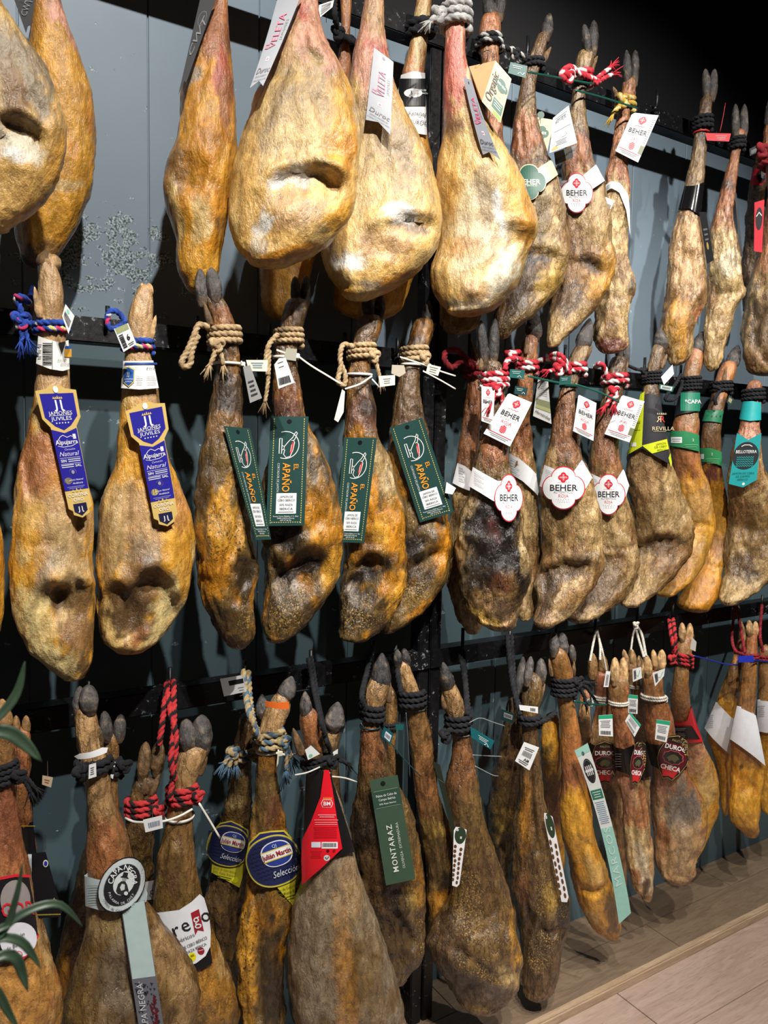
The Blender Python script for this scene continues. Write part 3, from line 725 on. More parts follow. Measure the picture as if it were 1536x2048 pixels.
ham('M2', 0.27, 0.66, 'juv', '276,575 266,598 258,626 254,647 252,680 251,707 247,740 243,790 240,819 236,874 232,915 219,956 205,991 198,1024 192,1092 190,1133 191,1215 197,1256 208,1287 232,1306', '305,575 308,600 306,640 305,662 299,683 299,707 310,740 319,787 326,850 334,896 347,931 366,978 380,1024 388,1073 390,1120 386,1169 375,1207 347,1254 314,1292 287,1308', (260, 1312),
    'golden ham with blue shield tag and deep central fold, second from left', toes='285,585,284,566,13 300,586,298,566,14', claws='303,668,312,630,13', hoofcol='tan', shank_to=820,
    feats=[('ledge', 305, 1218, 62, 86, 14, 0.055), ('ledge', 228, 1228, 54, 74, -16, 0.04), ('crease', '256,985 252,1060 250,1130', 9, 0.010), ('crease', '300,1040 310,1080', 8, 0.006), ('ridge', 222, 1080, 20, 70, 5, 0.01), ('ridge', 325, 1150, 26, 14, 15, 0.01), ('ridge', 290, 1270, 34, 14, -30, 0.012)],
    cols=[('tan', 280, 640, 40, 90, 0), ('meat', 225, 1060, 30, 110, 5), ('tan', 290, 1060, 40, 70, 0), ('grey', 285, 1110, 30, 40, 20, 0.5, 0.7), ('blue', 292, 1122, 12, 12, 0, 0.4, 0.6), ('rust', 362, 1020, 14, 40, 0, 0.5, 0.6), ('brown', 270, 1180, 60, 50, 0), ('umber', 260, 1240, 60, 50, 10), ('umber', 255, 1232, 66, 56, 10, 0.4, 0.9), ('cream', 350, 1195, 30, 60, 28, 0.4, 1.0), ('cream', 320, 1272, 40, 18, -42, 0.5, 1.0), ('rust', 275, 1278, 30, 14, -30, 0.4, 0.6), ('gold', 372, 1130, 14, 60, 0)])
ham('M3', 0.29, 0.85, 'apano', '400,592 407,608 411,622 417,645 424,665 430,700 432,741 425,780 417,832 412,857 402,905 395,954 391,1015 391,1076 392,1125 397,1186 407,1223 429,1259 453,1286', '444,592 450,600 457,603 469,635 471,655 478,690 484,741 486,770 488,832 487,852 490,930 494,1000 500,1076 509,1113 524,1137 519,1159 507,1181 509,1215 509,1247 507,1279 492,1296', (478, 1299),
    'dark ham with big amber patch, its green strip tag turned sideways', toes='404,596,400,536,24 430,594,422,534,30,0.008', claws='418,640,408,604,14', hoofcol='char', shank_to=860,
    feats=[('dent', 492, 1150, 26, 46, 10, 0.022), ('crease', '478,1000 474,1060 462,1110', 8, 0.008), ('ridge', 440, 1080, 34, 80, 5, 0.008), ('crease', '455,1170 470,1200', 8, 0.008), ('ledge', 495, 1215, 20, 20, 0, 0.012), ('ridge', 448, 650, 14, 10, 0, 0.006)],
    cols=[('rust', 448, 640, 30, 26, 0, 0.4, 0.6), ('black', 455, 790, 22, 60, 5, 0.5, 0.75), ('brown', 440, 850, 40, 26, 0), ('gold', 450, 1060, 30, 70, 0), ('amber', 430, 1150, 34, 50, 0), ('gold', 445, 1000, 16, 40, 15), ('black', 405, 960, 16, 60, 5, 0.5, 0.6), ('specks', 450, 1080, 40, 60, 0), ('dark', 485, 1160, 24, 44, 0), ('dark', 460, 1240, 50, 40, 0, 0.5, 0.7), ('fleck', 490, 1235, 16, 40, 10)])
ham('M4', 0.27, 0.72, 'apano', '572,600 565,624 559,655 553,690 548,720 544,760 544,801 546,822 548,860 535,922 522,961 518,1000 522,1080 529,1137 526,1174 524,1198 519,1230 526,1259 534,1276', '620,600 613,628 602,664 594,700 594,739 605,780 609,828 619,852 639,888 653,918 668,957 675,1003 682,1045 688,1088 686,1113 677,1162 660,1191 648,1206 624,1240 600,1267 570,1284', (546, 1287),
    'dark amber-streaked ham behind a green strip tag facing the viewer', toes='592,602,590,552,20 610,602,612,550,20', claws='600,640,606,606,12', hoofcol='black', shank_to=860,
    feats=[('ledge', 600, 1150, 72, 52, -24, 0.05), ('ridge', 565, 1130, 34, 12, -30, 0.018), ('dent', 600, 1180, 50, 26, -30, 0.014), ('ridge', 590, 1190, 40, 14, -38, 0.008), ('crease', '625,990 640,1040', 10, 0.006)],
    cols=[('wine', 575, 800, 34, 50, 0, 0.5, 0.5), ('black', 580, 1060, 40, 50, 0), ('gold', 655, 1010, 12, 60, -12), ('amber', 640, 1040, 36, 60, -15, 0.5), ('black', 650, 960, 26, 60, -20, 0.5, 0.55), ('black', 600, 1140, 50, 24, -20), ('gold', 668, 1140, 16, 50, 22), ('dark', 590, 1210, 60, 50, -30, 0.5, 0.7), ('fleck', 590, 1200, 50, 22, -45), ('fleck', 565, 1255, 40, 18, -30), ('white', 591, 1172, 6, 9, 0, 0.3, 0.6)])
ham('M5', 0.235, 0.72, 'apano', '719,622 709,660 705,689 700,716 696,747 691,800 690,841 688,880 684,940 682,1000 684,1080 689,1132 677,1162 677,1211 680,1247 679,1274', '769,633 761,668 748,693 740,718 742,758 746,789 753,816 752,841 753,857 762,888 777,913 789,942 799,979 808,1015 813,1064 818,1088 822,1118 819,1150 811,1179 796,1211 782,1240 762,1264 738,1279', (713, 1286),
    'dark ham with amber shoulder behind the third green strip tag', toes='738,628,732,580,24 758,630,762,586,22', claws='735,660,741,638,12 755,656,766,640,10', hoofcol='black', shank_to=870,
    feats=[('ledge', 735, 1160, 60, 48, -25, 0.045), ('ridge', 700, 1150, 26, 12, -20, 0.016), ('dent', 720, 1190, 40, 24, -20, 0.012), ('crease', '765,930 778,1000', 8, 0.006)],
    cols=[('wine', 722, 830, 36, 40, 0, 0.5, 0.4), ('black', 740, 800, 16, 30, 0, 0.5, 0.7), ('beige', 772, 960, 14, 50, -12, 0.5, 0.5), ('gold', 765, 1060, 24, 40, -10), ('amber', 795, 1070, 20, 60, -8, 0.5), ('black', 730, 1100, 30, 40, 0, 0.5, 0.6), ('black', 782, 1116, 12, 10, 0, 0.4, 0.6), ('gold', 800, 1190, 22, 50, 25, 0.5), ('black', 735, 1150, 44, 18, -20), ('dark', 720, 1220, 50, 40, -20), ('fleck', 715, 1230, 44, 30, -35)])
ham('M6', 0.16, 0.72, 'apano', '826,640 817,681 806,720 794,768 786,820 782,869 774,905 776,950 778,1020 772,1100 766,1180 760,1230', '872,640 865,677 850,710 838,747 844,820 860,880 880,960 899,1027 906,1052 910,1096 906,1118 896,1150 874,1191 847,1223 816,1247 790,1262', (768, 1268),
    'dark ham beside the double post behind the tilted green strip tag', toes='852,645,858,600,24', claws='858,672,872,645,10', hoofcol='black', shank_to=880,
    feats=[('ledge', 862, 1125, 50, 30, -28, 0.026), ('ridge', 870, 1075, 22, 18, 0, 0.012)],
    cols=[('gold', 798, 915, 14, 34, 10), ('amber', 885, 1100, 18, 60, 12), ('black', 860, 1080, 22, 16, 0, 0.5, 0.6), ('black', 820, 1120, 30, 60, 0), ('dark', 840, 1160, 40, 20, -30), ('fleck', 830, 1180, 26, 34, 25), ('amber', 850, 1215, 40, 10, -35)])
ham('M6b', 0.13, 0.85, 'tan', '943,700 937,730 934,768 925,835 917,909 907,945 903,991 900,1050 896,1120 895,1177 907,1226 929,1258', '968,700 966,730 964,768 962,835 956,909 965,1000 975,1080 978,1160 975,1220 962,1256', (944, 1269),
    'tan ham just right of the double post behind the charred ham', claws='948,712,942,682,12', res=0.8, cols=[('rust', 945, 1150, 40, 60, 0)])
ham('M7', 0.3, 0.6, 'dark', '957,714 964,739 968,780 966,830 960,872 955,905 947,934 937,971 927,1004 917,1041 912,1078 912,1127 916,1164 921,1202 932,1226 954,1249 979,1261', '1004,724 1009,748 1010,790 1014,850 1017,892 1016,905 1023,949 1038,991 1048,1041 1058,1090 1059,1127 1058,1164 1051,1197 1038,1216 1035,1226 1031,1251', (1010, 1264),
    'ham with black charred mouldy face and white clover band', shank_to=950, toes='968,716,962,640,20 986,714,990,636,22', claws='962,735,962,716,12 986,738,982,716,12', hoofcol='black',
    feats=[('dent', 985, 1060, 40, 40, 0, 0.008), ('dent', 1015, 1120, 26, 40, 0, 0.008), ('cut', 995, 1225, 40, 26, 0, 0.006), ('dent', 960, 1110, 24, 30, 0, 0.007), ('ridge', 1000, 1150, 30, 24, -30, 0.006)],
    cols=[('rust', 985, 900, 30, 40, 0), ('beige', 935, 1080, 22, 90, 8), ('black', 990, 1040, 58, 58, 0, 0.4, 1.0), ('char', 1000, 1105, 56, 80, 0, 0.4, 1.0), ('black', 1000, 1090, 50, 70, 0, 0.9, 0.8), ('wine', 985, 1060, 16, 22, 0, 0.7, 0.5), ('rust', 1005, 1165, 24, 20, -20, 0.8, 0.5), ('black', 945, 1150, 30, 40, 30, 0.5, 0.85), ('black', 1045, 1170, 14, 50, 0, 0.5, 0.9), ('specks', 990, 1080, 60, 100, 0), ('tan', 995, 1222, 44, 30, 0), ('char', 1005, 1220, 30, 20, 0, 0.6, 0.8), ('mold', 960, 1235, 34, 14, 25), ('beige', 1050, 1100, 8, 50, 0, 0.4, 0.6)])
ham('M8', 0.19, 0.8, 'tan', '1048,665 1041,704 1038,740 1036,768 1030,830 1019,892 1022,960 1030,1040 1036,1120 1036,1180 1034,1220', '1078,672 1074,714 1068,740 1066,761 1066,793 1062,823 1063,847 1066,900 1070,929 1078,991 1080,1053 1090,1090 1095,1135 1080,1160 1073,1177 1078,1207 1073,1226 1058,1239', (1044, 1242),
    'tan ham between the charred ham and the next clover-banded ham', toes='1068,668,1068,622,32', claws='1052,700,1053,672,9', hoofcol='char', res=0.9,
    feats=[('dent', 1080, 1130, 16, 34, 0, 0.02)], cols=[('rust', 1045, 870, 30, 50, 0), ('meat', 1060, 1030, 30, 70, 0), ('brown', 1075, 1140, 12, 30, 0)])
ham('M9', 0.25, 0.66, 'beher', '1150,690 1140,710 1132,724 1126,750 1121,778 1112,810 1103,860 1098,892 1088,929 1080,967 1080,1028 1082,1066 1084,1110 1075,1160 1074,1209 1066,1240', '1186,690 1184,694 1177,719 1164,743 1152,773 1150,823 1159,867 1160,892 1164,920 1184,954 1192,991 1202,1028 1208,1078 1209,1115 1204,1142 1184,1177 1159,1209 1135,1234 1110,1249', (1085, 1257),
    'brown ham with complete red and white clover emblem on its band', toes='1166,690,1180,636,30', claws='1172,712,1184,690,14', hoofcol='char', shank_to=930,
    feats=[('ledge', 1140, 1150, 66, 34, -12, 0.034), ('crease', '1110,1020 1120,1080', 10, 0.005), ('ridge', 1185, 1120, 20, 16, -30, 0.01), ('ridge', 1120, 1190, 44, 16, -40, 0.008), ('dent', 1088, 1160, 16, 30, 0, 0.014)],
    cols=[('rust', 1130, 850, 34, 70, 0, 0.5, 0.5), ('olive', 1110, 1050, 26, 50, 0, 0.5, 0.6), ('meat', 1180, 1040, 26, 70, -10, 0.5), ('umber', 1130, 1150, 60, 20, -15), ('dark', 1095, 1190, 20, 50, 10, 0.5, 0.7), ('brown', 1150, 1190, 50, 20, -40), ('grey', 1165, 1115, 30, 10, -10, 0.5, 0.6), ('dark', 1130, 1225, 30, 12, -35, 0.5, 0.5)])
ham('M10', 0.2, 0.7, 'beher', '1222,715 1216,726 1212,752 1204,798 1187,860 1179,909 1172,960 1170,1020 1165,1100 1150,1160 1136,1200 1126,1226', '1257,715 1254,726 1251,753 1244,798 1238,860 1237,887 1243,926 1250,950 1259,1007 1266,1042 1274,1089 1280,1116 1277,1140 1266,1170 1243,1197 1219,1218 1199,1232 1180,1240', (1152, 1247),
    'brown wrinkled ham with the partly hidden second clover emblem', toes='1238,716,1238,668,14 1252,716,1252,668,15', claws='1246,745,1256,722,12', hoofcol='char', shank_to=930,
    feats=[('crease', '1210,1098 1240,1100 1268,1094', 6, 0.01), ('ledge', 1220, 1130, 40, 26, -20, 0.02), ('crease', '1225,1000 1240,1060', 5, 0.006), ('crease', '1210,1020 1225,1080', 5, 0.005)],
    cols=[('rust', 1215, 890, 34, 60, 0, 0.5, 0.6), ('meat', 1225, 1040, 36, 60, 0, 0.5), ('beige', 1262, 1110, 14, 24, 0, 0.5, 0.6), ('umber', 1190, 1170, 40, 50, 20), ('olive', 1235, 1160, 30, 30, 0, 0.5, 0.6)])
ham('M11', 0.24, 0.7, 'beher', '1305,690 1294,734 1290,752 1288,771 1280,794 1270,850 1256,910 1252,938 1256,990 1258,1050 1262,1110 1256,1150 1248,1180 1240,1205', '1332,690 1328,710 1322,735 1319,750 1318,771 1322,810 1332,870 1340,915 1342,926 1356,961 1370,996 1382,1031 1385,1065 1384,1089 1377,1114 1356,1142 1328,1170 1305,1191 1280,1209', (1256, 1215),
    'brown ham in a black and lime paper sleeve', toes='1322,694,1320,656,27', claws='1325,730,1334,708,11', hoofcol='char', shank_to=930,
    feats=[('ledge', 1318, 1098, 60, 30, -10, 0.03), ('crease', '1315,960 1318,1030', 6, 0.006), ('crease', '1340,1000 1362,1040', 7, 0.006), ('crease', '1350,980 1372,1030', 7, 0.006), ('ridge', 1310, 1150, 50, 20, -35, 0.008)],
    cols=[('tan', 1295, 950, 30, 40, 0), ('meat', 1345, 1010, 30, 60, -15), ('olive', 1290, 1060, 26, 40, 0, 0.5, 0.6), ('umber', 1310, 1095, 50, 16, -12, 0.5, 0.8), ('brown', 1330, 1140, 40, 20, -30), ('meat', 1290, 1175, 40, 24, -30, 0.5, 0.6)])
ham('M12', 0.2, 0.85, 'gold', '1376,698 1370,720 1367,740 1363,760 1361,782 1349,829 1342,863 1340,899 1345,940 1350,1000 1355,1060 1340,1120 1320,1160 1310,1186', '1408,698 1407,713 1400,750 1397,782 1397,829 1398,863 1398,903 1405,940 1419,973 1428,1019 1433,1054 1430,1077 1421,1093 1414,1116 1400,1142 1377,1167 1354,1184', (1328, 1194),
    'smooth golden ham with two green bands and shiny rust-red shank', toes='1393,700,1406,662,26', claws='1398,735,1407,710,11', hoofcol='char', shank_to=960,
    feats=[('crease', '1385,1052 1405,1050 1430,1054', 5, 0.007), ('dent', 1383, 958, 10, 10, 0, 0.006)],
    cols=[('brown', 1380, 780, 40, 60, 0), ('rust', 1370, 930, 34, 30, 0), ('tan', 1405, 1010, 24, 34, 0, 0.5, 0.6), ('gold', 1415, 1070, 22, 24, 0), ('olive', 1395, 1120, 30, 40, 30, 0.5, 0.5)])
ham('M13', 0.178, 0.75, 'gold', '1445,725 1437,736 1431,759 1424,780 1421,796 1407,840 1400,875 1402,930 1406,960 1418,1010 1420,1060 1405,1110 1380,1150 1362,1180 1352,1208', '1478,725 1474,736 1467,759 1458,780 1453,796 1442,847 1442,875 1443,920 1444,933 1451,973 1456,1007 1463,1054 1466,1089 1463,1112 1446,1135 1440,1142 1444,1163 1437,1193 1421,1214', (1392, 1226),
    'waxy yellow ham with a waist crease and a green band on dark shank', toes='1464,728,1476,690,26', claws='1448,760,1453,732,8 1463,755,1473,738,10', hoofcol='char', shank_to=960,
    feats=[('crease', '1410,1130 1430,1138 1446,1134', 7, 0.014)],
    cols=[('umber', 1425, 850, 30, 90, 0), ('wine', 1428, 945, 24, 24, 0), ('gold', 1440, 1020, 18, 60, 0), ('rust', 1438, 1095, 20, 22, 0, 0.5, 0.6), ('beige', 1458, 1115, 12, 24, 0, 0.5, 0.6), ('amber', 1400, 1180, 50, 40, 0)])
ham('M14', 0.27, 0.72, 'tan', '1494,764 1490,790 1481,840 1474,870 1463,903 1453,950 1453,984 1458,1040 1452,1100 1446,1135 1442,1170 1437,1195', '1526,764 1524,790 1521,842 1522,880 1526,926 1545,970 1560,1030 1568,1080 1564,1120 1548,1150 1528,1168 1504,1188 1477,1204', (1452, 1211),
    'rough tan ham with a teal pennant tag at the right picture edge', shank_to=930,
    feats=[('dent', 1490, 1050, 26, 40, 0, 0.018), ('dent', 1500, 1160, 34, 24, -20, 0.012), ('ledge', 1480, 1110, 40, 26, 0, 0.014)],
    cols=[('pink', 1502, 870, 26, 40, 0, 0.5, 0.7), ('brown', 1480, 1020, 34, 60, 0), ('olive', 1520, 1060, 26, 60, 0), ('umber', 1480, 1130, 40, 24, 0), ('beige', 1495, 985, 20, 14, 0, 0.5, 0.6), ('dark', 1500, 1155, 24, 14, -20, 0.5, 0.6)])

# ================================================================== bottom rail
ham('B0', 0.36, 0.75, 'red', '-30,1440 -32,1500 -36,1560 -40,1620 -45,1700 -70,1800 -90,1900 -100,2000 -100,2100 -70,2180', '26,1440 31,1490 30,1522 29,1574 33,1601 39,1646 45,1680 55,1719 64,1780 74,1855 84,1871 98,1924 109,1963 121,2002 126,2047 124,2110 90,2180', (20, 2215),
    'reddish ham with a round black and white crest label, left edge bottom rail', toes='2,1450,4,1400,40', hoofcol='brown', shank_to=1760,
    cols=[('brown', 15, 1480, 40, 60, 0), ('wine', 20, 1640, 26, 80, 0, 0.5, 0.5), ('amber', 60, 1960, 80, 120, 0, 0.6, 0.6), ('beige', 88, 1890, 12, 60, -15, 0.5, 0.5)])
ham('B0b', 0.2, 0.8, 'tan', '26,1462 28,1500 26,1583 28,1650 30,1750 40,1850 30,1930 20,2000', '62,1450 63,1493 60,1583 65,1643 74,1720 82,1800 88,1846 105,1904 108,1940 104,2000', (60, 2060),
    'ham in a black gold-trimmed sleeve behind the leftmost bottom ham', toes='33,1462,32,1432,14 52,1462,52,1432,16', hoofcol='brown', res=0.7)
ham('B1b', 0.17, 0.8, 'chest', '211,1472 210,1500 205,1560 190,1620 172,1680 156,1728 145,1777 125,1836 115,1894 108,1953 117,2002 130,2060', '237,1472 238,1500 236,1560 240,1640 240,1720 230,1800 220,1900 215,2000 205,2060', (165, 2100),
    'slender brown ham crossing behind the ham with the round black emblem', toes='214,1470,208,1424,24 238,1472,242,1430,24', hoofcol='char', res=0.8, cols=[('amber', 135, 1940, 24, 60, 5, 0.5, 0.6)])
ham('B1', 0.33, 0.55, 'chest', '147,1415 150,1456 154,1493 160,1520 168,1556 173,1601 175,1637 173,1683 170,1749 173,1812 168,1859 154,1906 140,1953 126,2010 122,2048 124,2110 140,2160', '193,1415 194,1440 206,1480 209,1500 222,1556 226,1601 244,1637 257,1683 267,1721 280,1796 303,1824 324,1859 350,1894 376,1937 395,1976 405,2012 408,2048 395,2110 350,2165', (260, 2195),
    'brown ham with a round black emblem and long grey ribbon', toes='156,1416,160,1374,22,-0.004 178,1416,176,1371,36,0.006', claws='200,1485,197,1452,16', hoofcol='char', shank_to=1830,
    feats=[('crease', '200,1930 188,1990 190,2048', 8, 0.008), ('dent', 235, 1960, 34, 60, 0, 0.010), ('crease', '330,1920 345,1990 350,2048', 10, 0.010), ('ridge', 340, 1880, 26, 50, -20, 0.008), ('ridge', 160, 1470, 6, 40, 0, 0.004), ('ridge', 206, 1700, 14, 14, 0, 0.006)],
    cols=[('tan', 175, 1470, 40, 60, 0), ('rust', 210, 1700, 40, 70, 0), ('tan', 205, 1590, 34, 50, 0, 0.5, 0.7), ('beige', 205, 1850, 40, 34, 0, 0.6, 0.6), ('grey', 240, 1960, 50, 90, 0, 0.6, 0.7), ('olive', 160, 1960, 34, 80, 8, 0.6, 0.6), ('tan', 330, 1900, 40, 60, -25, 0.5, 0.7), ('dark', 235, 1985, 20, 40, 0, 0.7, 0.5), ('tan', 380, 2010, 30, 60, 0, 0.5, 0.6)])
ham('B2b', 0.17, 0.8, 'dark', '266,1560 262,1597 256,1630 252,1660 250,1700 246,1760 250,1850 256,1940 262,2020', '322,1540 312,1590 304,1618 303,1660 303,1700 308,1730 310,1790 320,1860 330,1940 330,2020', (296, 2080),
    'dark ham with upright spread claws tied by red and black rope', toes='286,1545,292,1486,26 314,1535,318,1484,28', claws='290,1580,290,1555,18 306,1580,322,1545,16', hoofcol='umber', res=0.8, cols=[('olive', 280, 1720, 30, 40, 0)])
ham('B2', 0.225, 0.72, 'chest', '362,1490 354,1510 350,1543 344,1580 336,1615 329,1660 323,1679 313,1702 311,1754 305,1800 300,1860 298,1930 305,2000 315,2048', '424,1490 418,1505 411,1520 390,1571 385,1618 387,1660 386,1679 391,1719 398,1772 405,1796 421,1859 440,1906 459,1953 468,2000 477,2048 470,2100', (410, 2160),
    'brown ham with a white label whose letter g is boxed red', toes='376,1490,372,1440,34 402,1494,404,1432,42', claws='402,1540,414,1510,16', hoofcol='char', shank_to=1740,
    feats=[('ridge', 355, 1705, 22, 20, 0, 0.006), ('crease', '330,1690 322,1760', 6, 0.005)],
    cols=[('tan', 375, 1540, 40, 40, 0, 0.5, 0.7), ('olive', 350, 1690, 34, 40, 0, 0.5, 0.5), ('amber', 430, 1960, 44, 90, 0, 0.6, 0.6), ('fleck', 420, 1990, 44, 60, 0), ('beige', 445, 1930, 14, 40, -20, 0.5, 0.5)])
ham('B3b', 0.17, 0.8, 'dark', '478,1430 474,1460 464,1500 455,1543 449,1610 447,1615 435,1650 425,1700 414,1753 407,1779 410,1840 420,1900', '516,1424 512,1460 508,1500 503,1543 503,1588 505,1650 502,1720 497,1779 490,1850 480,1920', (456, 1980),
    'dark ham with the rear blue oval label and frayed rope', toes='524,1425,524,1390,26', hoofcol='char', res=0.8, cols=[('olive', 470, 1590, 34, 60, 0), ('beige', 470, 1600, 14, 14, 0, 0.5, 0.5)])
ham('B3', 0.245, 0.8, 'apano', '546,1390 542,1397 526,1426 522,1450 516,1475 515,1492 512,1543 508,1588 503,1632 497,1662 494,1756 482,1803 477,1873 476,1955 480,2048 490,2100', '586,1390 581,1410 577,1424 566,1464 555,1495 553,1543 559,1588 568,1621 575,1660 580,1697 590,1760 587,1803 578,1861 570,1908 569,1978 573,2048 565,2100', (530, 2150),
    'amber and dark ham with the front blue oval label and orange strip', toes='572,1390,584,1354,34', claws='570,1430,580,1408,14', hoofcol='char', shank_to=1600,
    feats=[('crease', '508,1590 512,1680', 6, 0.010), ('crease', '505,1790 515,1850 520,1950 522,2040', 7, 0.008), ('ridge', 495, 1920, 16, 100, 0, 0.006)],
    cols=[('tan', 548, 1440, 34, 50, 0), ('olive', 530, 1590, 30, 50, 0, 0.5, 0.7), ('wine', 550, 1630, 20, 30, 0, 0.5, 0.6), ('gold', 496, 1920, 18, 120, 0), ('amber', 530, 1830, 30, 40, 0, 0.6, 0.7), ('dark', 545, 1950, 26, 100, 0), ('dark', 530, 1810, 14, 40, -20, 0.6, 0.7), ('specks', 495, 1900, 20, 100, 0)])
ham('B4b', 0.17, 0.8, 'dark', '652,1450 648,1475 640,1520 630,1580 622,1650 615,1750 612,1850', '684,1450 680,1475 676,1520 682,1580 694,1650 700,1750 700,1850', (655, 1960),
    'ham mostly hidden behind the red and black sleeve, hoof showing', toes='668,1450,676,1406,40', claws='670,1475,682,1450,12', hoofcol='char', res=0.6, cols=[('tan', 665, 1465, 24, 24, 0)])
ham('B4', 0.35, 0.68, 'grey', '597,1420 600,1450 606,1480 610,1520 612,1555 618,1580 612,1630 604,1700 604,1767 587,1791 580,1838 576,1896 576,1955 583,2048 600,2100', '634,1420 642,1450 652,1490 660,1530 663,1555 677,1592 691,1627 707,1700 719,1744 733,1791 747,1821 762,1860 779,1922 796,1983 809,2033 810,2080 790,2120', (700, 2155),
    'big grey-brown ham in a red and black pointed paper sleeve', toes='612,1424,610,1384,24', claws='600,1498,586,1458,18', hoofcol='char', shank_to=1560,
    feats=[('crease', '655,1800 650,1900 660,2040', 12, 0.007), ('crease', '690,1760 700,1900 700,2040', 12, 0.008), ('ridge', 640, 1900, 18, 120, 0, 0.005), ('ridge', 725, 1900, 18, 100, -12, 0.005), ('crease', '620,1830 612,1950', 10, 0.006)],
    cols=[('rust', 630, 1450, 30, 50, 10), ('grey', 650, 1850, 60, 100, 0, 0.6, 0.8), ('amber', 690, 1960, 24, 140, -4, 0.6, 0.5), ('olive', 740, 1960, 24, 120, -8, 0.6, 0.6), ('tan', 700, 1780, 24, 60, 0, 0.6, 0.5), ('grey', 620, 1960, 30, 100, 0, 0.6, 0.6)])
ham('B5b', 0.17, 0.85, 'chest', '772,1385 770,1410 768,1440 770,1480 776,1540 770,1620 760,1720 752,1800', '794,1385 796,1410 795,1445 790,1490 792,1560 800,1640 806,1720 806,1800', (785, 2005),
    'thin brown leg tucked behind the ham with the dark green card', res=0.6)
ham('B5', 0.27, 0.72, 'dark', '740,1352 734,1365 729,1397 730,1415 726,1435 722,1453 719,1499 715,1551 711,1593 703,1634 699,1657 707,1682 710,1740 716,1800 730,1880 760,1940', '782,1352 780,1375 774,1397 763,1415 757,1453 770,1499 788,1551 805,1590 819,1612 833,1649 846,1687 853,1736 857,1773 856,1823 854,1867 851,1904 833,1932 814,1959', (796, 1974),
    'dark knobbly ham behind a dark green card tag', toes='762,1368,764,1308,38', claws='778,1395,780,1362,12', hoofcol='black', shank_to=1610,
    feats=[('ledge', 815, 1790, 46, 30, -10, 0.02), ('ridge', 835, 1770, 20, 16, -20, 0.01), ('dent', 790, 1860, 40, 40, 0, 0.012), ('crease', '790,1830 830,1890', 8, 0.010), ('ridge', 830, 1920, 26, 14, -40, 0.008)],
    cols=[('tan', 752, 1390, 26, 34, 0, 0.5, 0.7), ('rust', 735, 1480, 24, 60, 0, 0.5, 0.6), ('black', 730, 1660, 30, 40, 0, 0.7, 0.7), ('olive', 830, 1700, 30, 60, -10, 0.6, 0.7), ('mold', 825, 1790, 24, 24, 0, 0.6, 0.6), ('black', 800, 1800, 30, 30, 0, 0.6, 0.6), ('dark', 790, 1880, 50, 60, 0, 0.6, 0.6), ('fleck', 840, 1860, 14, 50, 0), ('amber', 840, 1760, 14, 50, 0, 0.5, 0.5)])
ham('B6', 0.19, 0.7, 'chest', '788,1326 789,1340 797,1370 804,1400 815,1422 815,1447 820,1488 822,1530 826,1560 830,1620 845,1690 856,1760 856,1840 858,1890', '820,1326 822,1340 834,1363 839,1382 846,1400 851,1422 861,1457 864,1488 867,1530 878,1582 885,1612 898,1649 909,1679 913,1724 915,1773 917,1823 921,1872 915,1900', (888, 1930),
    'long mottled brown ham left of the dotted strip, tied with black rope', toes='796,1330,794,1300,17 812,1330,808,1298,20', hoofcol='black', shank_to=1640,
    feats=[('ridge', 880, 1680, 24, 40, 0, 0.006), ('dent', 885, 1790, 20, 34, 0, 0.008)],
    cols=[('tan', 815, 1360, 24, 30, 0), ('rust', 850, 1560, 30, 60, 0, 0.5, 0.5), ('mold', 880, 1665, 30, 24, 0, 0.6, 0.6), ('olive', 885, 1720, 24, 50, 0), ('dark', 890, 1780, 16, 30, 0), ('amber', 878, 1810, 22, 24, 0, 0.5, 0.6), ('dark', 890, 1880, 34, 40, 0), ('fleck', 895, 1870, 20, 30, 0)])
ham('B7', 0.27, 0.72, 'dark', '880,1365 882,1380 884,1397 888,1422 898,1445 907,1467 905,1499 897,1540 888,1582 896,1640 906,1720 900,1800 870,1850 853,1877 858,1909 873,1936 895,1979 913,2006', '908,1352 912,1370 924,1390 931,1422 936,1445 940,1467 947,1509 953,1540 961,1592 964,1612 977,1664 999,1724 1014,1768 1026,1815 1034,1872 1039,1946 1039,1986 1026,2003 1002,2018', (974, 2034),
    'large dark ham with yellow mould crumbs, lowest beside the post', toes='896,1372,886,1326,28', claws='888,1412,884,1390,10', hoofcol='black', shank_to=1610,
    feats=[('crease', '905,1900 950,1930 1000,1960 1035,1950', 9, 0.014), ('ridge', 990, 1960, 50, 26, 20, 0.010), ('crease', '955,1580 960,1700 1000,1850', 8, 0.007), ('dent', 935, 1980, 30, 24, 30, 0.012), ('ridge', 1025, 1880, 10, 70, -3, 0.006)],
    cols=[('tan', 906, 1400, 24, 40, 0, 0.5, 0.7), ('rust', 930, 1530, 26, 60, 0, 0.5, 0.4), ('olive', 960, 1650, 30, 70, -10, 0.6, 0.6), ('gold', 1028, 1880, 9, 70, -4, 0.4, 0.8), ('umber', 985, 1820, 34, 120, -10, 0.6, 0.6), ('fleck', 935, 1800, 26, 90, -4), ('fleck', 975, 1945, 50, 26, 15), ('beige', 1015, 1955, 26, 16, 20, 0.6, 0.6), ('dark', 940, 1960, 50, 40, 30, 0.6, 0.6), ('blue', 985, 1985, 24, 14, 0, 0.6, 0.4)])
ham('B8b', 0.16, 0.8, 'dark', '1014,1400 1010,1430 1008,1445 997,1503 987,1542 979,1600 974,1631 972,1651 985,1720 1000,1800', '1040,1400 1040,1430 1042,1445 1046,1503 1048,1542 1050,1600 1050,1651 1045,1720 1040,1800', (1022, 1880),
    'dark ham shaded behind the ham with the white dotted strip', toes='1042,1402,1046,1316,30', hoofcol='char', res=0.7, cols=[('olive', 1000, 1640, 34, 60, 0), ('mold', 1000, 1660, 24, 30, 0, 0.7, 0.5)])
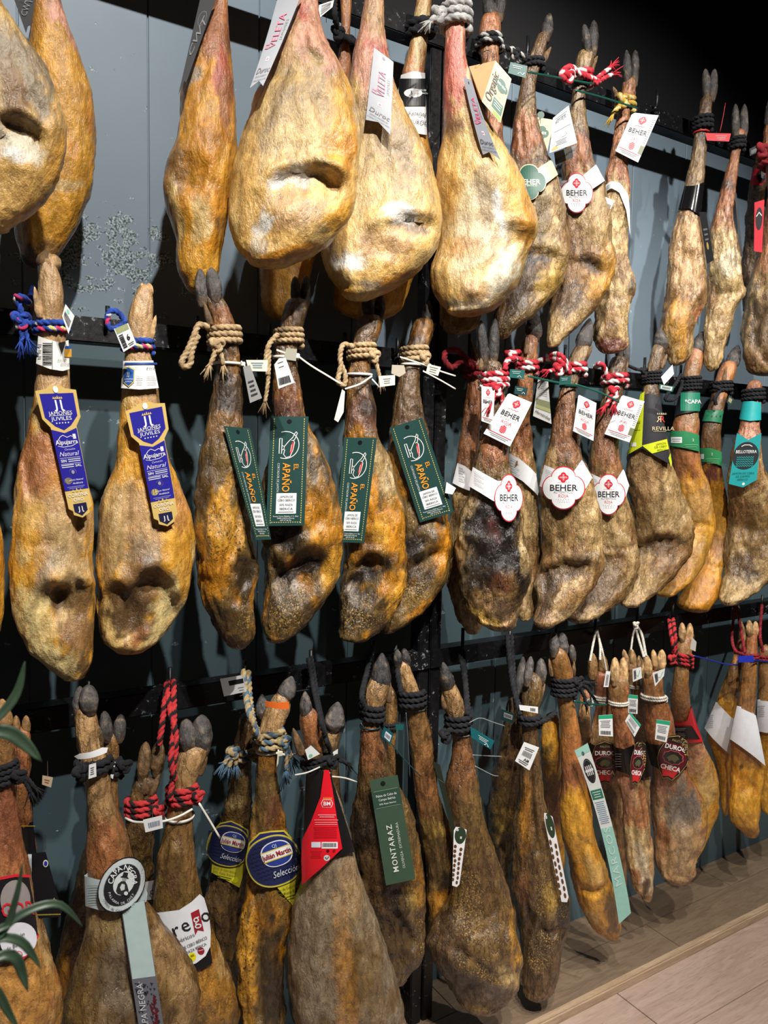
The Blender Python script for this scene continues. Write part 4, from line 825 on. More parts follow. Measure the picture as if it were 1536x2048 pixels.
ham('B8', 0.25, 0.72, 'dark', '1050,1352 1047,1360 1042,1390 1043,1420 1043,1449 1044,1474 1040,1513 1039,1572 1030,1630 1024,1679 1017,1758 1030,1830 1040,1900 1041,1953 1044,1985', '1084,1352 1086,1360 1085,1392 1077,1421 1075,1449 1076,1474 1080,1520 1086,1584 1096,1620 1103,1684 1122,1751 1139,1798 1141,1817 1136,1858 1129,1875 1124,1917 1117,1953 1108,1984 1089,2001', (1068, 2006),
    'dark wrinkled ham with the white brown-dotted strip on its right', toes='1055,1358,1062,1314,17,0.006 1082,1356,1082,1318,22', claws='1083,1390,1090,1368,8', hoofcol='char', shank_to=1600,
    feats=[('crease', '1060,1500 1062,1600 1075,1700', 6, 0.012), ('crease', '1045,1790 1060,1850', 8, 0.008), ('crease', '1080,1860 1110,1870 1130,1860', 7, 0.012), ('ridge', 1110, 1820, 22, 26, 0, 0.008)],
    cols=[('olive', 1062, 1400, 22, 40, 0, 0.5, 0.8), ('amber', 1050, 1640, 14, 60, 0, 0.6, 0.5), ('umber', 1080, 1650, 24, 80, 0, 0.6, 0.6), ('fleck', 1100, 1800, 28, 50, -8), ('mold', 1108, 1810, 16, 30, 0, 0.7, 0.7), ('black', 1128, 1830, 14, 40, 0), ('dark', 1070, 1900, 40, 60, 0, 0.7, 0.6), ('fleck', 1080, 1900, 30, 40, 10), ('rust', 1045, 1780, 12, 30, 0, 0.5, 0.5)])
ham('B8c', 0.14, 0.85, 'gold', '1090,1430 1085,1454 1081,1493 1084,1560 1090,1640 1096,1700', '1120,1420 1118,1454 1120,1493 1124,1560 1128,1640 1130,1700', (1112, 1790),
    'golden-brown ham with a green stain, wedged behind the mint-strip ham', res=0.6, cols=[('olive', 1092, 1500, 14, 14, 0), ('rust', 1105, 1620, 30, 60, 0)])
ham('B9', 0.24, 0.85, 'gold', '1099,1300 1098,1320 1100,1341 1106,1357 1112,1380 1114,1396 1118,1425 1120,1474 1122,1532 1124,1560 1118,1596 1120,1655 1132,1715 1143,1763 1155,1803 1167,1834 1186,1863 1210,1879', '1134,1300 1140,1325 1148,1345 1146,1370 1145,1390 1153,1425 1163,1474 1168,1532 1170,1572 1179,1596 1186,1627 1186,1655 1196,1693 1208,1722 1220,1755 1222,1767 1239,1798 1244,1846 1239,1874', (1226, 1883),
    'bright amber ham with a long mint-green strip and decayed hoof', toes='1108,1302,1108,1264,20 1126,1302,1124,1266,22 1146,1316,1143,1290,14', claws='1102,1345,1098,1318,9 1148,1345,1148,1322,8', hoofcol='char', shank_to=1590,
    feats=[('crease', '1175,1690 1192,1700', 7, 0.010), ('crease', '1165,1780 1190,1786 1215,1775', 7, 0.014), ('ridge', 1195, 1740, 20, 40, -12, 0.008), ('dent', 1225, 1825, 16, 40, -8, 0.016), ('crease', '1150,1650 1165,1730', 8, 0.004)],
    cols=[('olive', 1120, 1330, 30, 50, 0, 0.5, 0.6), ('brown', 1130, 1430, 24, 60, 0, 0.5, 0.7), ('rust', 1150, 1500, 20, 40, 0, 0.5, 0.6), ('gold', 1155, 1640, 34, 60, 0), ('pale', 1190, 1740, 14, 34, -10, 0.5, 0.5), ('umber', 1226, 1825, 16, 50, -6), ('pale', 1185, 1835, 22, 10, 40, 0.5, 0.6), ('amber', 1150, 1760, 14, 60, -15)])
ham('B10b', 0.178, 0.5, 'red', '1160,1385 1158,1411 1156,1440 1156,1500 1160,1560', '1184,1380 1180,1411 1182,1440 1186,1500 1188,1560', (1174, 1640),
    'reddish leg far behind the tuft of black rope, bottom rail', res=0.5)
ham('B10', 0.178, 0.55, 'red', '1184,1346 1186,1370 1190,1393 1192,1411 1182,1455 1175,1488 1182,1540 1204,1600 1222,1660 1228,1720 1236,1760', '1219,1346 1220,1370 1219,1393 1222,1411 1230,1455 1236,1488 1242,1540 1248,1600 1252,1660 1254,1720 1254,1760', (1246, 1790),
    'reddish ham with the leftmost maroon label, behind its neighbours', toes='1185,1346,1186,1308,20 1206,1346,1205,1310,20', hoofcol='brown', res=0.8,
    cols=[('wine', 1205, 1380, 24, 40, 0, 0.5, 0.6), ('dark', 1215, 1600, 16, 40, 0)])
ham('B11', 0.25, 0.75, 'red', '1222,1356 1218,1370 1217,1385 1220,1402 1221,1420 1226,1464 1228,1500 1231,1546 1243,1607 1246,1680 1253,1742 1263,1781 1282,1795', '1257,1356 1261,1367 1257,1390 1255,1402 1254,1416 1266,1473 1275,1510 1290,1560 1296,1595 1302,1656 1309,1705 1307,1742 1306,1778', (1297, 1805),
    'slim pinkish ham with a pale hoof, glossy black band turned aside', toes='1230,1358,1230,1316,19 1247,1358,1247,1316,19', hoofcol='tan', shank_to=1560,
    feats=[('crease', '1280,1580 1284,1640 1296,1700', 5, 0.008), ('crease', '1262,1640 1275,1720 1290,1760', 5, 0.006), ('dent', 1288, 1780, 8, 20, 20, 0.008)],
    cols=[('tan', 1238, 1340, 26, 30, 0), ('brown', 1238, 1385, 18, 20, 0), ('pink', 1245, 1580, 26, 80, 0, 0.6, 0.6), ('beige', 1270, 1700, 26, 60, -10), ('fat', 1285, 1740, 12, 50, -15, 0.5, 0.6), ('umber', 1292, 1778, 6, 20, 15)])
ham('B12b', 0.14, 0.85, 'red', '1250,1330 1254,1360 1262,1395 1268,1440 1270,1500 1276,1560', '1276,1325 1280,1360 1286,1395 1292,1440 1298,1500 1304,1560', (1290, 1700),
    'reddish leg with a short pale toe behind the middle maroon labels', toes='1254,1330,1247,1300,12 1266,1330,1262,1298,16', hoofcol='tan', res=0.5)
ham('B12', 0.24, 0.66, 'red', '1284,1345 1283,1358 1286,1385 1285,1402 1284,1428 1288,1470 1296,1510 1303,1533 1300,1582 1302,1644 1307,1705 1309,1737 1319,1759 1336,1771', '1322,1340 1328,1350 1326,1367 1328,1390 1333,1399 1345,1425 1349,1446 1354,1480 1372,1530 1378,1553 1395,1570 1407,1595 1417,1619 1416,1650 1410,1680 1395,1705 1391,1724 1395,1746 1380,1764', (1356, 1773),
    'ham with full maroon label and fuzzy grey meat face', toes='1282,1345,1278,1312,14 1296,1345,1292,1310,18 1310,1330,1306,1300,12 1322,1334,1324,1300,18', hoofcol='tan', shank_to=1590,
    feats=[('dent', 1370, 1620, 34, 50, 0, 0.012), ('crease', '1330,1590 1328,1680 1335,1740', 7, 0.007), ('ridge', 1412, 1630, 8, 50, 0, 0.008), ('cut', 1365, 1735, 40, 40, 0, 0.004)],
    cols=[('brown', 1300, 1370, 30, 40, 0, 0.5, 0.6), ('pink', 1322, 1560, 24, 40, 0, 0.5, 0.7), ('grey', 1370, 1630, 42, 60, 0), ('blue', 1370, 1620, 34, 40, 0, 0.7, 0.6), ('tan', 1375, 1700, 30, 50, 0, 0.6, 0.8), ('grey', 1365, 1700, 14, 50, 0, 0.6, 0.5), ('gold', 1410, 1620, 8, 60, 0, 0.4, 0.7), ('rust', 1318, 1690, 10, 60, 0, 0.5, 0.5)])
ham('B13', 0.19, 0.85, 'gold', '1358,1275 1356,1285 1352,1298 1350,1318 1348,1337 1345,1367 1340,1390 1340,1430 1346,1480 1350,1530 1356,1580 1366,1640 1378,1690', '1384,1274 1385,1290 1384,1305 1380,1320 1377,1335 1378,1376 1381,1407 1385,1446 1405,1482 1417,1502 1432,1533 1439,1563 1440,1595 1437,1626 1427,1644 1419,1668 1405,1700 1395,1716', (1388, 1730),
    'peach-golden ham with a red and black band and twisted red rope', toes='1365,1277,1364,1246,14 1379,1277,1380,1247,14', hoofcol='tan', shank_to=1470,
    feats=[('crease', '1420,1590 1436,1600 1430,1630', 6, 0.006)],
    cols=[('tan', 1368, 1320, 24, 40, 0, 0.5, 0.6), ('brown', 1362, 1370, 20, 50, 0, 0.5, 0.6), ('pink', 1395, 1510, 30, 40, 0, 0.6, 0.7), ('beige', 1418, 1560, 20, 50, 0, 0.6, 0.6)])
ham('B14', 0.16, 0.85, 'gold', '1476,1275 1470,1300 1463,1323 1447,1367 1429,1411 1414,1450 1410,1480 1427,1509 1438,1560 1440,1600', '1494,1275 1488,1300 1484,1323 1480,1349 1476,1411 1470,1450 1464,1490 1462,1530 1460,1570 1458,1610', (1452, 1631),
    'golden ham slanting left under the first plain white paper band', toes='1484,1278,1483,1244,14', hoofcol='tan', res=0.8, cols=[('brown', 1465, 1360, 24, 50, 0), ('amber', 1440, 1540, 24, 40, 0)])
ham('B15', 0.24, 0.75, 'gold', '1493,1262 1490,1290 1488,1305 1484,1323 1479,1376 1475,1411 1466,1450 1460,1484 1464,1533 1462,1580 1456,1636 1464,1653 1486,1670', '1515,1262 1516,1290 1515,1305 1514,1330 1514,1376 1510,1425 1522,1480 1532,1531 1530,1570 1518,1592 1520,1631 1519,1663', (1503, 1677),
    'golden ham with warty hoofless foot under the glossy white band', toes='1500,1266,1498,1241,14 1511,1266,1511,1243,12', hoofcol='tan', shank_to=1480,
    feats=[('crease', '1505,1575 1515,1590', 8, 0.010), ('dent', 1482, 1533, 6, 6, 0, 0.005)],
    cols=[('brown', 1496, 1370, 24, 60, 0, 0.5, 0.7), ('rust', 1490, 1510, 30, 26, 0, 0.5, 0.6), ('dark', 1481, 1533, 6, 7, 0, 0.4, 0.9), ('gold', 1495, 1620, 34, 50, 0)])
ham('B16', 0.2, 0.85, 'gold', '1518,1295 1517,1312 1516,1340 1514,1402 1512,1450 1518,1510 1516,1580 1520,1620', '1546,1295 1546,1312 1548,1340 1556,1402 1570,1450 1580,1510 1586,1560 1570,1610', (1546, 1634),
    'golden ham cut off by the right edge on the bottom rail', res=0.6, cols=[('brown', 1530, 1350, 24, 60, 0)])
# ------------------------------------------------------------------ ropes
ROPEC = dict(blue=[(40, 78, 176), (46, 88, 196), (34, 66, 150)], jute=[(196, 166, 124), (178, 148, 106), (206, 178, 136)],
             red=[(206, 40, 58), (216, 60, 74), (190, 30, 48)], black=[(22, 22, 26), (30, 30, 36), (16, 16, 20)],
             redblack=[(214, 58, 60), (30, 20, 22), (206, 48, 52)], grey=[(186, 184, 180), (168, 166, 164), (200, 198, 194)],
             yellow=[(206, 170, 70), (226, 206, 140), (190, 150, 60)], bluejute=[(88, 118, 142), (186, 162, 116), (196, 172, 126)],
             white=[(226, 220, 204), (214, 206, 188), (232, 228, 214)], darkred=[(150, 30, 40), (166, 40, 48), (130, 24, 34)],
             bw=[(26, 26, 30), (200, 198, 194), (22, 22, 26)], ochre=[(170, 120, 40), (150, 104, 34), (186, 140, 60)])
FLECK = dict(blue=[(230, 60, 110), (236, 226, 150), (240, 240, 236)], red=[(242, 236, 232)], redblack=None, jute=None)

def rope_mesh(name, path, r, kind, root, base, twist=None, n=9, taper=False):
    path = resample(path, r * 0.4)
    m = len(path)
    tw = twist if twist is not None else 1.35 / r
    rad = np.full(m, r)
    if taper: rad = r * np.linspace(1.0, 0.75, m)
    n = 15
    V, F = tube_geo(path, rad, n, lobes=3, twist=tw, lobe_depth=0.42)
    s = np.r_[0, np.cumsum(np.linalg.norm(np.diff(path, axis=0), axis=1))]
    ang = np.arange(n) * 2 * math.pi / n
    ph = (ang[None, :] - tw * s[:, None] + math.pi / 3) / (2 * math.pi) * 3
    idx = np.floor(ph).astype(int) % 3
    cols = np.array([lin(c) for c in ROPEC[kind]])[idx]
    if FLECK.get(kind):
        key = np.floor(s / (r * 2.4)).astype(int)[:, None] * 7 + idx * 13
        h = hashu(key + 5); fl = np.array([lin(c) for c in FLECK[kind]])
        pick = fl[(hashu(key + 91) * len(fl)).astype(int) % len(fl)]
        on = (h > (0.74 if kind == 'blue' else 0.6))[..., None]
        cols = np.where(on, pick, cols)
    me = mesh(name, V - base, F)
    setcol(me, np.hstack([np.clip(cols, 0, 1).reshape(-1, 3), np.ones((m * n, 1))]))
    return link(name, me, root, M_ROPE)

def rope(key, label, kind, y, turns=2, rpx=5, knot=None, strands=(), tails=(), group=None, tilt=0.0, name='hanging_rope', cat='rope'):
    """coil round an ankle at image row y, with strands to the hook, a knot and loose tails (pixel paths x,y,off)"""
    H = HAMS[key]
    o = np.argsort(H.ys); f = lambda a: np.interp(y, H.ys[o], a[o])
    Cn = np.array([f(H.C[:, i]) for i in range(3)]); v = np.array([f(H.v[:, i]) for i in range(3)]); w = np.array([f(H.w[:, i]) for i in range(3)])
    hw, hd = f(H.hw), f(H.hd); r = rpx * proj(Cn)[2] / FPX
    k = int(26 * turns)
    ph = np.linspace(0.3, 0.3 + 2 * math.pi * turns, k)
    z = np.linspace(0.5, -0.5, k) * 1.75 * r * turns
    path = Cn + np.outer(np.cos(ph) * (hw + r * 0.75), w) - np.outer(np.sin(ph) * (hd + r * 0.75), v)
    path[:, 2] += z + tilt * np.cos(ph) * hw
    me_root = rope_mesh(name, path, r, kind, None, Cn)
    me_root.location = Cn
    tag(me_root, label, cat, group)
    front = H.off + hd
    def P(s):
        q = pts(s)
        return np.array([at(a[0], a[1], a[2] if len(a) > 2 else front + r) for a in q])
    for s in strands: rope_mesh('strand', P(s), r * 0.95, kind, me_root, Cn)
    if knot:
        kx, ky, ks = knot[:3]
        R = ks * proj(Cn)[2] / FPX
        kc = at(kx, ky, front + r * 1.2)
        t = np.linspace(0, 2 * math.pi, 40)
        p = np.stack([np.sin(t) + 1.6 * np.sin(2 * t), 0.55 * np.sin(3 * t), np.cos(t) - 1.6 * np.cos(2 * t)], 1) * R * 0.36
        rope_mesh('knot', kc + p, r * 0.95, kind, me_root, Cn)
    for s in tails:
        pth = P(s); tl = rope_mesh('tail', pth, r * 0.9, kind, me_root, Cn, taper=True)
        e = pth[-1]; d = e - pth[-2]; d /= np.linalg.norm(d)
        rnd = random.Random(int(e[0] * 1000))
        bmv, bmf = [], []
        for i in range(16):               # frayed end
            dd = d + np.array([rnd.gauss(0, .35), rnd.gauss(0, .35), rnd.gauss(0, .35)])
            pp = [e - d * r, e + dd * r * 1.2, e + dd * r * 2.6 + np.array([0, 0, -r * 0.5])]
            V, F = tube_geo(pp, [r * .22, r * .2, r * .12], 5); bmf += [tuple(q + len(bmv) for q in ff) for ff in F]; bmv += list(V)
        me = mesh('frayed_end', np.array(bmv) - Cn, bmf)
        c = lin(ROPEC[kind][0]); setcol(me, [(*c, 1.0)] * len(bmv))
        link('frayed_end', me, tl, M_ROPE)
    return me_root

def tie(key, label, y, col, wpx=4, tilt=0.0, tails=(), group='cable ties and seals', name='cable_tie', head=None):
    """flat plastic strap round a shank, with loose ends (pixel paths x,y,off)"""
    H = HAMS[key]
    o = np.argsort(H.ys); f = lambda a: np.interp(y, H.ys[o], a[o])
    Cn = np.array([f(H.C[:, i]) for i in range(3)]); v = np.array([f(H.v[:, i]) for i in range(3)]); w = np.array([f(H.w[:, i]) for i in range(3)])
    hw, hd = f(H.hw), f(H.hd); r = wpx / 2 * proj(Cn)[2] / FPX
    ph = np.linspace(0, 2 * math.pi, 40)
    path = Cn + np.outer(np.cos(ph) * (hw + 0.004), w) - np.outer(np.sin(ph) * (hd + 0.004), v)
    path[:, 2] += tilt * np.cos(ph) * hw
    n = 40; V = np.vstack([path + (0, 0, r), path - (0, 0, r)]); F = [(i, i + 1, n + i + 1, n + i) for i in range(n - 1)]
    m = plain(col, 0.35)
    ob = link(name, mesh(name, V - Cn, F), None, m); ob.location = Cn
    sm = ob.modifiers.new('thickness', 'SOLIDIFY'); sm.thickness = 0.0012
    tag(ob, label, 'tie', group)
    front = H.off + hd
    for s in tails:
        q = np.array([at(a[0], a[1], a[2] if len(a) > 2 else front + 0.012) for a in pts(s)])
        V, F = tube_geo(resample(q, 0.01), r * 0.75, 8, flat=0.5)
        link('strap_end', mesh('strap_end', V - Cn, F), ob, m)
    if head:
        c = at(head[0], head[1], front + 0.01); s = r * 1.7
        bm = bmesh.new(); box_bm(bm, *(c[0] - s, c[0] + s, c[1] - s * .7, c[1] + s * .7, c[2] - s, c[2] + s)); bmesh.ops.bevel(bm, geom=bm.edges[:], offset=s * .25, segments=2, affect='EDGES')
        me = bpy.data.meshes.new('lock'); bm.to_mesh(me); bm.free(); me.transform(Matrix.Translation(Vector(-Cn))); link('lock', me, ob, m)
    return ob
# ------------------------------------------------------------------ printed paper: designs drawn in 2-D and laid on cards or round the hams
_txt = {}
def text_geo(s, bold=0.0, spacing=1.0):
    key = (s, bold, spacing)
    if key not in _txt:
        cu = bpy.data.curves.new('t', 'FONT')
        cu.body = s; cu.size = 1.0; cu.resolution_u = 2; cu.align_x = 'CENTER'; cu.offset = bold; cu.space_character = spacing
        ob = bpy.data.objects.new('t', cu)
        me = ob.to_mesh()
        v = np.array([q.co[:2] for q in me.vertices]) if len(me.vertices) else np.zeros((0, 2))
        f = [tuple(p.vertices) for p in me.polygons]
        ob.to_mesh_clear()
        bpy.data.objects.remove(ob); bpy.data.curves.remove(cu)
        v = v * np.array([1, -1])
        _txt[key] = (v, f)
    return _txt[key]

def rot2(v, deg):
    c, s = math.cos(math.radians(deg)), math.sin(math.radians(deg))
    return v @ np.array([[c, s], [-s, c]])

class Art:
    """collects flat shapes; x to the right, y down"""
    def __init__(self): self.items = []
    def poly(self, p, col, part='emblem', layer=1): self.items.append((part, col, layer, np.asarray(p, float), None)); return self
    def rect(self, x0, y0, x1, y1, col, part='printed_panel', layer=1): return self.poly([(x0, y0), (x1, y0), (x1, y1), (x0, y1)], col, part, layer)
    def ell(self, cx, cy, rx, ry, col, part='emblem', layer=1, n=28, rot=0):
        a = np.arange(n) * 2 * math.pi / n
        return self.poly(rot2(np.stack([np.cos(a) * rx, np.sin(a) * ry], 1), rot) + (cx, cy), col, part, layer)
    def text(self, s, x, y, size, col, rot=0, bold=0.0, sx=1.0, shear=0.0, spacing=1.0, layer=3, part='lettering', fit=None):
        v, f = text_geo(s, bold, spacing)
        if not len(v): return self
        v = v * size
        if fit: sx = fit / max(1e-6, np.ptp(v[:, 0]))
        v = v * np.array([sx, 1.0]); v = v + np.stack([-shear * v[:, 1], 0 * v[:, 0]], 1)
        v = v + (0, size * 0.35)
        self.items.append((part, col, layer, rot2(v, rot) + (x, y), f)); return self
    def arc(self, s, cx, cy, rx, ry, a0, a1, size, col, inward=False, **k):
        n = len(s)
        for i, ch in enumerate(s):
            if ch == ' ': continue
            a = math.radians(a0 + (a1 - a0) * (i + 0.5) / n)
            d = math.degrees(math.atan2(ry * math.cos(a), -rx * math.sin(a)))
            self.text(ch, cx + rx * math.cos(a), cy + ry * math.sin(a), size, col, rot=d + (180 if inward else 0), **k)
        return self
    def line(self, p, w, col, part='lettering', layer=2, closed=False):
        p = np.asarray(p, float)
        if closed: p = np.vstack([p, p[:1]])
        T = np.gradient(p, axis=0); T /= (np.linalg.norm(T, axis=1)[:, None] + 1e-9)
        N = np.stack([-T[:, 1], T[:, 0]], 1) * w / 2
        v = np.vstack([p + N, p - N]); n = len(p)
        self.items.append((part, col, layer, v, [(i, i + 1, n + i + 1, n + i) for i in range(n - 1)])); return self
    def lines(self, x0, x1, ys, w, col, ragged=0.25, seed=1, part='lettering'):
        rnd = random.Random(seed)
        for y in ys:
            a = (x1 - x0) * ragged * rnd.random() / 2
            self.rect(x0 + a, y - w / 2, x1 - a, y + w / 2, col, part, 2)
        return self
    def bars(self, x0, y0, x1, y1, col=(30, 30, 34), n=16, seed=2, vertical=True):
        rnd = random.Random(seed)
        L = (x1 - x0) if vertical else (y1 - y0)
        p = 0.0
        while p < L:
            w = L / n * rnd.uniform(0.25, 0.8)
            if vertical: self.rect(x0 + p, y0, min(x0 + p + w, x1), y1, col, 'barcode', 2)
            else: self.rect(x0, y0 + p, x1, min(y0 + p + w, y1), col, 'barcode', 2)
            p += w + L / n * rnd.uniform(0.25, 0.6)
        return self

def poly_bm(v, f, step=None):
    bm = bmesh.new()
    vs = [bm.verts.new((p[0], p[1], 0)) for p in v]
    if f is None:
        bm.faces.new(vs)
    else:
        for q in f:
            try: bm.faces.new([vs[i] for i in q])
            except ValueError: pass
    if step:
        lo, hi = v.min(0), v.max(0)
        for ax in (0, 1):
            k = int((hi[ax] - lo[ax]) / step)
            if k > 60: k = 60
            for i in range(1, k + 1):
                c = lo[ax] + (hi[ax] - lo[ax]) * i / (k + 1)
                no = (1, 0, 0) if ax == 0 else (0, 1, 0)
                bmesh.ops.bisect_plane(bm, geom=bm.verts[:] + bm.edges[:] + bm.faces[:], plane_co=(c * no[0], c * no[1], 0), plane_no=no, dist=1e-6)
    bmesh.ops.triangulate(bm, faces=bm.faces[:])
    bm.verts.index_update()
    V = np.array([q.co[:2] for q in bm.verts]); F = [tuple(q.index for q in g.verts) for g in bm.faces]
    bm.free()
    return V, F

def lay(art, mapf, step, parent, base, gloss=0.42):
    """turn the collected shapes into one mesh per kind of print, children of `parent`"""
    # shapes of one kind that overlap make one piece; shapes apart from each other are pieces of their own
    boxes = {}
    for i, (part, col, layer, v, f) in enumerate(art.items):
        boxes.setdefault(part, []).append((i, v.min(0), v.max(0)))
    group_of = {}
    for part, bl in boxes.items():
        if part in ('lettering', 'border', 'barcode') or len(bl) > 14:
            for q in bl: group_of[q[0]] = (part, 0)
            continue
        gid = list(range(len(bl)))
        for x in range(len(bl)):
            for y in range(x):
                if np.all(bl[x][1] <= bl[y][2] + 0.3) and np.all(bl[y][1] <= bl[x][2] + 0.3):
                    g0, g1 = gid[x], gid[y]; gid = [g1 if g == g0 else g for g in gid]
        for q, g in zip(bl, gid): group_of[q[0]] = (part, g)
    parts = {}
    for i, (part, col, layer, v, f) in enumerate(art.items):
        V, F = poly_bm(v, f, None if (f is not None and step is None) else step)
        if len(F) == 0: continue
        P = mapf(V[:, 0], V[:, 1], layer)
        d = parts.setdefault(group_of[i], dict(v=[], f=[], m=[], cols=[], n=0, k=0))
        if col not in d['cols']: d['cols'].append(col)
        mi = d['cols'].index(col)
        d['v'].append(P); d['f'] += [tuple(j + d['n'] for j in q) for q in F]; d['m'] += [mi] * len(F); d['n'] += len(P); d['k'] += 1
    for (part, _g), d in parts.items():
        me = mesh(part, np.vstack(d['v']) - base, d['f'], smooth=False)
        o = link(part, me, parent, [plain(c, gloss) for c in d['cols']])
        me.polygons.foreach_set('material_index', d['m'])
        if part in ('lettering', 'border', 'barcode') or d['k'] > 14: o['kind'] = 'stuff'
    return parts

def quad_map(quad, off, W, H, yaw=0.0, pitch=0.0, bend=0.0, mids=None, curl=0.0, on=None, lift=0.014):
    """card hanging in the air: four corners seen at these pixels (TL TR BR BL), on a plane turned `yaw` from facing the viewer"""
    q = np.array(pts(quad)); c = q.mean(0)
    P0 = at(*c, off); n = P0 - CAMP; n[2] = 0; n /= np.linalg.norm(n)
    a = math.radians(yaw); n = np.array([n[0] * math.cos(a) - n[1] * math.sin(a), n[0] * math.sin(a) + n[1] * math.cos(a), 0])
    n = n * math.cos(math.radians(pitch)) + np.array([0, 0, math.sin(math.radians(pitch))])
    if on:              # hanging against a ham: the card touches its front at top and bottom
        Hm = HAMS[on]; o_ = np.argsort(Hm.ys)
        ts = np.linspace(0.03, 0.97, 7)
        mid = [(q[0] + q[1]) / 2 * (1 - t) + (q[2] + q[3]) / 2 * t for t in ts]
        S_ = []
        for mx_, my_ in mid:
            my2 = np.clip(my_, Hm.ys.min() + 4, Hm.ys.max() - 4)
            xc_, hp_ = np.interp(my2, Hm.ys[o_], Hm.xc[o_]), np.interp(my2, Hm.ys[o_], Hm.hp[o_])
            S_.append(surf(Hm, np.array([np.clip(mx_, xc_ - .6 * hp_, xc_ + .6 * hp_)]), np.array([my2]), lift)[0])
        S_ = np.array(S_)
        dep = (S_ - CAMP) @ n                      # distance of the ham front along the view
        A_ = np.stack([S_[:, 2], np.ones(len(S_))], 1); sl, ic = np.linalg.lstsq(A_, dep, rcond=None)[0]
        sl = float(np.clip(sl, -0.45, 0.45))
        ic = (dep - sl * S_[:, 2]).min()
        n = n - np.array([0, 0, sl])               # plane: n.(p - cam) = ic with a lean
        n_len = np.linalg.norm(n)
        P0 = CAMP + n / n_len * ((ic + sl * CAMP[2]) / n_len)
        n = n / n_len
    def on_plane(p):
        r = ray(p[0], p[1]); return CAMP + r * ((P0 - CAMP) @ n / (r @ n))
    K = [on_plane(p) for p in q]
    if n @ (np.mean(K, 0) - CAMP) < 0: n = -n
    if mids:
        m = pts(mids); ML, MR = on_plane(m[0]), on_plane(m[1])
    else:
        ML, MR = (K[0] + K[3]) / 2, (K[1] + K[2]) / 2
    def f(x, y, layer):
        u = (np.asarray(x, float) / W)[..., None]; v = (np.asarray(y, float) / H)[..., None]
        l0, l1, l2 = 2 * (v - 0.5) * (v - 1), 4 * v * (1 - v), 2 * v * (v - 0.5)
        Lp = K[0] * l0 + ML * l1 + K[3] * l2; Rp = K[1] * l0 + MR * l1 + K[2] * l2
        P = Lp * (1 - u) + Rp * u
        return P - n * (layer * 0.00045 + bend * (1 - (2 * u - 1) ** 2) + curl * (v - 0.5) ** 2 * 4)
    return f, n

def card(name, label, cat, art, outline, col, quad, off, W, H, group=None, step=None, gloss=0.42, string=0.07, **k):
    mapf, n = quad_map(quad, off, W, H, **k)
    base = mapf(np.array([W / 2]), np.array([H]), 0)[0]
    curved = k.get('bend') or k.get('curl') or k.get('mids')
    st = step or (min(W, H) / 6 if curved else None)
    V, F = poly_bm(np.asarray(outline, float), None, st)
    P = mapf(V[:, 0], V[:, 1], 0)
    me = mesh(name, P - base, F, smooth=False)
    o = link(name, me, None, plain(col, gloss)); o.location = base
    sm = o.modifiers.new('thickness', 'SOLIDIFY'); sm.thickness = 0.0007; sm.offset = -1.0 if me.polygons[0].normal @ Vector(-n) > 0 else 1.0
    tag(o, label, cat, group)
    if art: lay(art, mapf, st, o, base, gloss)
    if string:          # loop that ties the card to the leg behind it
        tp = mapf(np.array([W * 0.5]), np.array([H * 0.02]), 0)[0]
        vv = tp - CAMP; vv[2] = 0; vv /= np.linalg.norm(vv)
        q = np.array([tp, tp + vv * 0.02 + (0, 0, 0.006), tp + vv * 0.045 + (0, 0, 0.004), tp + vv * string])
        V, F = tube_geo(resample(q, 0.008), 0.0006, 6)
        link('string', mesh('string', V - base, F), o, plain((62, 54, 46)))
    return o

def rectpts(W, H): return [(0, 0), (W, 0), (W, H), (0, H)]

def wrap_map(H, ox, oy, scale, rot=0.0, lift=0.008):
    c, s = math.cos(math.radians(rot)), math.sin(math.radians(rot))
    def f(x, y, layer):
        px = ox + scale * (x * c - y * s); py = oy + scale * (x * s + y * c)
        return surf(H, px, py, lift + layer * 0.0006)
    return f

def band(H, upper, lower, col, art=None, name='paper_band', lift=0.005, n=28, origin=(0, 0), scale=1.0, rot=0.0, step=5, gloss=0.4, rows=5):
    """paper ring round a leg; upper and lower edges as seen, left to right"""
    if isinstance(H, str): H = HAMS[H]
    U = np.array(pts(upper)); Lw = np.array(pts(lower))
    def along(p, t):
        d = np.r_[0, np.cumsum(np.hypot(*np.diff(p, axis=0).T))]; d /= d[-1]
        return np.stack([np.interp(t, d, p[:, i]) for i in (0, 1)], 1)
    t = (1 - np.cos(np.linspace(0, math.pi, n))) / 2
    a, b = along(U, t), along(Lw, t)
    V = []
    for r in range(rows):
        q = a + (b - a) * (r / (rows - 1.0))
        P = surf(H, q[:, 0], q[:, 1], lift)
        v = P.mean(0) - CAMP; v[2] = 0; v /= np.linalg.norm(v)
        ctr = surf(H, q[[0, -1], 0], q[[0, -1], 1], lift)
        chord = ctr[0] + (ctr[1] - ctr[0]) * t[:, None]
        dep = np.maximum(((chord - P) @ v), 0.002)
        B = P + 2 * dep[:, None] * v * 0.95
        V.append(np.vstack([P, B[::-1][1:-1]]))
    m = len(V[0])
    base = np.array(H.root.location)
    me = mesh(name, np.concatenate(V) - base, grid_faces(rows, m))
    o = link(name, me, H.root, plain(col, gloss))
    if art: lay(art, wrap_map(H, origin[0], origin[1], scale, rot, lift + 0.001), step / scale, o, base, gloss)
    return o

